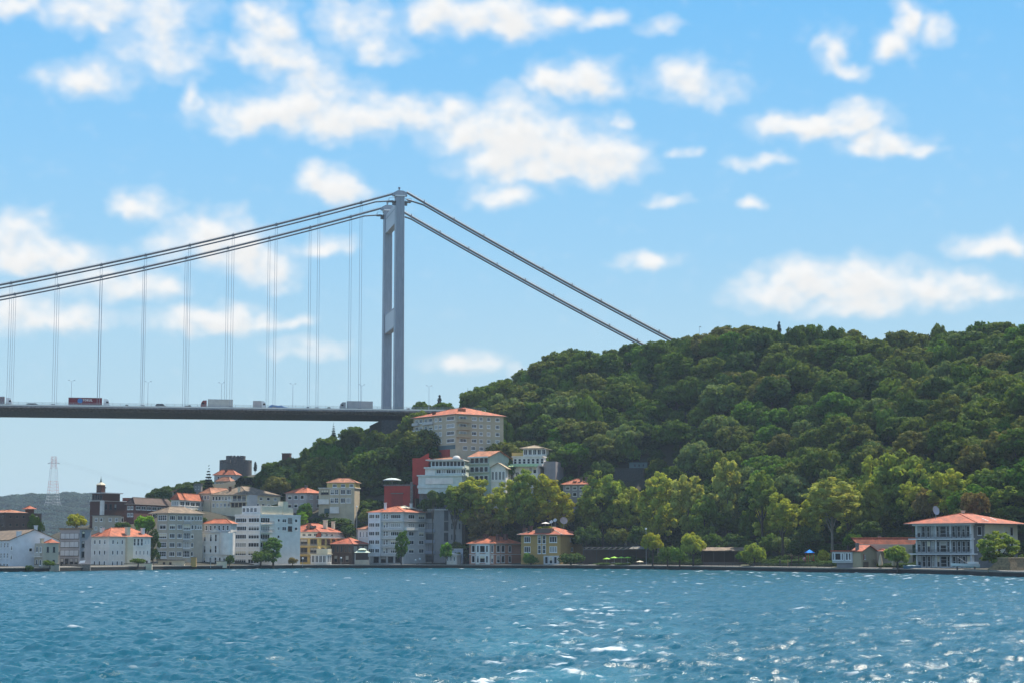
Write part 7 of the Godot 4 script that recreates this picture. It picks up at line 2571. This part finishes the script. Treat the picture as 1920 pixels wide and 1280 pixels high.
func playground() -> void:
	var c := at(1519, 1060, 545)
	c.y = 1.6
	var o := thing("playground_tower", "playground tower with a blue pyramid roof and red slides", "playground", c, 0.3)
	var st := begin()
	var r := 1.15
	var pk := Vector3(0, 4.7, 0)
	var q := [Vector3(-r, 3.75, r), Vector3(r, 3.75, r), Vector3(r, 3.75, -r), Vector3(-r, 3.75, -r)]
	for i in 4:
		tri(st, q[i], q[(i + 1) % 4], pk, q[i] + q[(i + 1) % 4] + Vector3.UP)
	quad(st, q[0], q[1], q[2], q[3], Vector3.DOWN)
	part(o, "roof", st.commit(), flat(0.02, 0.26, 0.72, 0.95))
	for e in [[-0.8, -0.8], [0.8, -0.8], [-0.8, 0.8], [0.8, 0.8]]:
		part(o, "post", boxmesh(Vector3(e[0] - 0.07, 0, e[1] - 0.07), Vector3(e[0] + 0.07, 3.75, e[1] + 0.07)), M.red)
	part(o, "deck", boxmesh(Vector3(-0.9, 1.4, -0.9), Vector3(0.9, 1.55, 0.9)), M.framebrown)
	st = begin()
	for i in 8:
		var t0 := i / 8.0
		var t1 := (i + 1) / 8.0
		var f := func(t: float) -> Vector3: return Vector3(0.9 + 2.6 * t, 1.55 * (1.0 - t) * (1.0 - 0.25 * t) + 0.1, 0.0)
		var a: Vector3 = f.call(t0)
		var b: Vector3 = f.call(t1)
		quad(st, a + Vector3(0, 0, -0.35), b + Vector3(0, 0, -0.35), b + Vector3(0, 0, 0.35), a + Vector3(0, 0, 0.35), Vector3.UP)
		for z in [-0.35, 0.35]: quad(st, a + Vector3(0, 0, z), b + Vector3(0, 0, z), b + Vector3(0, 0.25, z), a + Vector3(0, 0.25, z), Vector3(0, 0, z))
	part(o, "slide", st.commit(), flat(0.55, 0.16, 0.06, 0.35))
	# second frame with a bubble
	c = at(1498, 1060, 548)
	c.y = 1.6
	o = thing("climbing_frame", "dark red climbing frame with a pale bubble beside the blue-roofed tower", "playground", c, -0.2)
	for e in [[-2.0, -0.7], [0.0, -0.7], [2.0, -0.7], [-2.0, 0.7], [0.0, 0.7], [2.0, 0.7]]:
		part(o, "post", boxmesh(Vector3(e[0] - 0.07, 0, e[1] - 0.07), Vector3(e[0] + 0.07, 2.9, e[1] + 0.07)), M.darkred)
	part(o, "deck", boxmesh(Vector3(-2.1, 1.3, -0.75), Vector3(2.1, 1.45, 0.75)), M.framebrown)
	for y in [2.0, 2.4, 2.85]:
		part(o, "bar", boxmesh(Vector3(-2.1, y, 0.66), Vector3(2.1, y + 0.08, 0.74)), M.darkred)
	st = begin()
	lathe(st, [[0.0, -0.55], [0.4, -0.38], [0.55, 0.0], [0.4, 0.38], [0.0, 0.55]], 14)
	part(o, "bubble", st.commit(), flat(0.62, 0.30, 0.27, 0.3), Vector3(1.7, 2.0, 0.85))
	part(o, "ladder", boxmesh(Vector3(-3.1, 0.0, -0.3), Vector3(-2.95, 2.0, 0.3)), M.ochre)

func motor_boat() -> void:
	var c := at(1812, 1066, 453)
	c.y = 1.5
	var o := thing("motor_boat", "white motor boat lifted out on the quay before the grey house", "boat", c, deg_to_rad(-8))
	# hull: sections from bow to stern
	var st := begin()
	var secs := []
	for i in 9:
		var t := i / 8.0
		var x := -2.7 + 5.2 * t
		var w := 0.95 * pow(sin(clampf(t * 0.9 + 0.02, 0, 1) * PI / 2.0), 0.6)
		secs.append([Vector3(x, 0.25 + 0.35 * (1.0 - t) * (1.0 - t), 0), Vector3(x, 0.45 + 0.2 * (1 - t), w * 0.8), Vector3(x - 0.15 * (1 - t), 0.95 + 0.15 * (1 - t), w), Vector3(x - 0.15 * (1 - t), 0.95 + 0.15 * (1 - t), -w), Vector3(x, 0.45 + 0.2 * (1 - t), -w * 0.8)])
	for i in 8:
		for k in 5:
			var a: Vector3 = secs[i][k]
			var b: Vector3 = secs[i][(k + 1) % 5]
			var d: Vector3 = secs[i + 1][(k + 1) % 5]
			var e: Vector3 = secs[i + 1][k]
			quad(st, a, b, d, e, (a + b + d + e) / 4 - Vector3(0, 0.7, 0) - Vector3((a.x + e.x) / 2, 0, 0))
	for k in range(1, 4): tri(st, secs[8][0], secs[8][k], secs[8][k + 1], Vector3(1, 0, 0))
	for i in 8:
		quad(st, secs[i][2], secs[i][3], secs[i + 1][3], secs[i + 1][2], Vector3.UP)
	part(o, "hull", st.commit(), M.whitepaint)
	o.scale = Vector3.ONE * 1.25
	part(o, "cover", boxmesh(Vector3(0.3, 1.0, -0.7), Vector3(2.3, 1.35, 0.7)), M.whitepaint)
	st = begin()
	obox(st, Vector3(-0.2, 1.35, 0), Vector3(0.25, 0.3, 0), Vector3(-0.02, 0.02, 0), Vector3(0, 0, 0.7))
	part(o, "windscreen", st.commit(), M.glass2)
	for x in [-1.6, 1.6]: part(o, "cradle", boxmesh(Vector3(x - 0.12, -0.15, -0.6), Vector3(x + 0.12, 0.35, 0.6)), M.framebrown)
	st = begin()
	tube(st, Vector3(-1.6, 2.3, 0.1), Vector3(0.6, 0.9, 0.1), 0.05, 0.05, 6)
	part(o, "boom", st.commit(), M.rail)

func person(foot: Vector3) -> void:
	foot.y = 1.75
	# bones: joints with radii, joined with a smooth minimum and meshed as surface nets
	var J := [
		[Vector3(-0.10, 0.05, 0.02), 0.05, Vector3(-0.09, 0.48, 0.03), 0.065], [Vector3(-0.09, 0.48, 0.03), 0.065, Vector3(-0.08, 0.90, 0.0), 0.09],
		[Vector3(0.16, 0.05, 0.12), 0.05, Vector3(0.12, 0.48, 0.06), 0.065], [Vector3(0.12, 0.48, 0.06), 0.065, Vector3(0.08, 0.90, 0.0), 0.09],
		[Vector3(-0.10, 0.04, 0.02), 0.04, Vector3(-0.10, 0.035, 0.17), 0.035], [Vector3(0.16, 0.04, 0.12), 0.04, Vector3(0.17, 0.035, 0.27), 0.035],
		[Vector3(0, 0.93, 0), 0.135, Vector3(0, 1.18, 0.0), 0.125], [Vector3(0, 1.18, 0), 0.125, Vector3(0, 1.38, -0.01), 0.13],
		[Vector3(-0.15, 1.40, 0), 0.065, Vector3(0.15, 1.40, 0), 0.065],
		[Vector3(-0.18, 1.40, 0), 0.055, Vector3(-0.25, 1.12, 0.03), 0.045], [Vector3(-0.25, 1.12, 0.03), 0.045, Vector3(-0.24, 0.86, 0.10), 0.035],
		[Vector3(0.18, 1.40, 0), 0.055, Vector3(0.27, 1.14, -0.02), 0.045], [Vector3(0.27, 1.14, -0.02), 0.045, Vector3(0.29, 0.89, 0.06), 0.035],
		[Vector3(0, 1.42, 0), 0.055, Vector3(0, 1.54, 0.01), 0.055], [Vector3(0, 1.62, 0.015), 0.088, Vector3(0, 1.69, 0.005), 0.098],
	]
	var cell := 0.026
	var lo := Vector3(-0.42, -0.02, -0.26)
	var n := Vector3i(33, 70, 22)
	var val := PackedFloat32Array()
	val.resize(n.x * n.y * n.z)
	for k in n.z:
		for j in n.y:
			for i in n.x:
				var p := lo + Vector3(i, j, k) * cell
				var d := 1.0
				for b in J:
					var ab: Vector3 = b[2] - b[0]
					var t := clampf((p - b[0]).dot(ab) / ab.length_squared(), 0, 1)
					var e: float = (p - b[0] - ab * t).length() - lerpf(b[1], b[3], t)
					var h := clampf(0.5 + 0.5 * (e - d) / 0.04, 0, 1)
					d = lerpf(e, d, h) - 0.04 * h * (1.0 - h)
				val[(k * n.y + j) * n.x + i] = d
	var id := {}
	var pts := PackedVector3Array()
	var get_v := func(i: int, j: int, k: int) -> float: return val[(k * n.y + j) * n.x + i]
	for k in n.z - 1:
		for j in n.y - 1:
			for i in n.x - 1:
				var sum := Vector3.ZERO
				var cnt := 0
				for e in [[0, 0, 0, 1, 0, 0], [0, 0, 0, 0, 1, 0], [0, 0, 0, 0, 0, 1], [1, 0, 0, 1, 1, 0], [1, 0, 0, 1, 0, 1], [0, 1, 0, 1, 1, 0], [0, 1, 0, 0, 1, 1], [0, 0, 1, 1, 0, 1], [0, 0, 1, 0, 1, 1], [1, 1, 0, 1, 1, 1], [1, 0, 1, 1, 1, 1], [0, 1, 1, 1, 1, 1]]:
					var a: float = get_v.call(i + e[0], j + e[1], k + e[2])
					var b: float = get_v.call(i + e[3], j + e[4], k + e[5])
					if (a < 0.0) != (b < 0.0):
						var t := a / (a - b)
						sum += lo + (Vector3(i, j, k) + Vector3(e[0], e[1], e[2]).lerp(Vector3(e[3], e[4], e[5]), t)) * cell
						cnt += 1
				if cnt > 0:
					id[Vector3i(i, j, k)] = pts.size()
					pts.append(sum / cnt)
	var st := begin()
	st.set_smooth_group(0)
	for key in id:
		for ax in 3:
			var u := Vector3i.ZERO
			u[ax] = 1
			var v1 := Vector3i.ZERO
			v1[(ax + 1) % 3] = 1
			var v2 := Vector3i.ZERO
			v2[(ax + 2) % 3] = 1
			var a: float = get_v.call(key.x, key.y, key.z)
			var e: Vector3i = key + u
			var b: float = get_v.call(e.x, e.y, e.z)
			if (a < 0.0) == (b < 0.0): continue
			if not (id.has(key - v1) and id.has(key - v2) and id.has(key - v1 - v2)): continue
			var q := [id[key], id[key - v1], id[key - v1 - v2], id[key - v2]]
			var order := [0, 2, 1, 0, 3, 2] if a < 0.0 else [0, 1, 2, 0, 2, 3]
			for x in order: st.add_vertex(pts[q[x]])
	st.index()
	st.generate_normals()
	var o := thing("person", "person in dark clothes standing on the promenade left of the playground", "person", foot, 0.4)
	part(o, "body", st.commit(), flat(0.03, 0.03, 0.038, 0.8))
	var hs := begin()
	lathe(hs, [[0.0, -0.09], [0.085, -0.04], [0.105, 0.03], [0.08, 0.10], [0.0, 0.125]], 12)
	part(o, "hat", hs.commit(), M.greywhite, Vector3(0, 1.70, -0.005))

func _ready() -> void:
	rng.seed = 77
	make_view()
	make_materials()
	M.leaffarground = stone(0.035, 0.065, 0.045, 0.01)
	M.slate = plaster(0.37, 0.35, 0.345)
	M.boathouse = stone(0.46, 0.34, 0.19, 0.1)
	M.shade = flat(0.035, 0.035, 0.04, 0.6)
	M.darkgrey = plaster(0.16, 0.16, 0.165)
	M.bluegrey = plaster(0.34, 0.36, 0.42)
	M.greyframe = flat(0.62, 0.63, 0.63, 0.5)
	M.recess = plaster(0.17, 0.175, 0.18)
	M.castle = stone(0.17, 0.15, 0.14, 0.08)
	M.pylonred = flat(0.42, 0.08, 0.06, 0.6)
	M.pylonwhite = flat(0.5, 0.5, 0.5, 0.6)
	make_crowns()
	make_land()
	make_water()
	make_bridge()
	make_town()
	make_small()
	make_trees()
	make_forest()
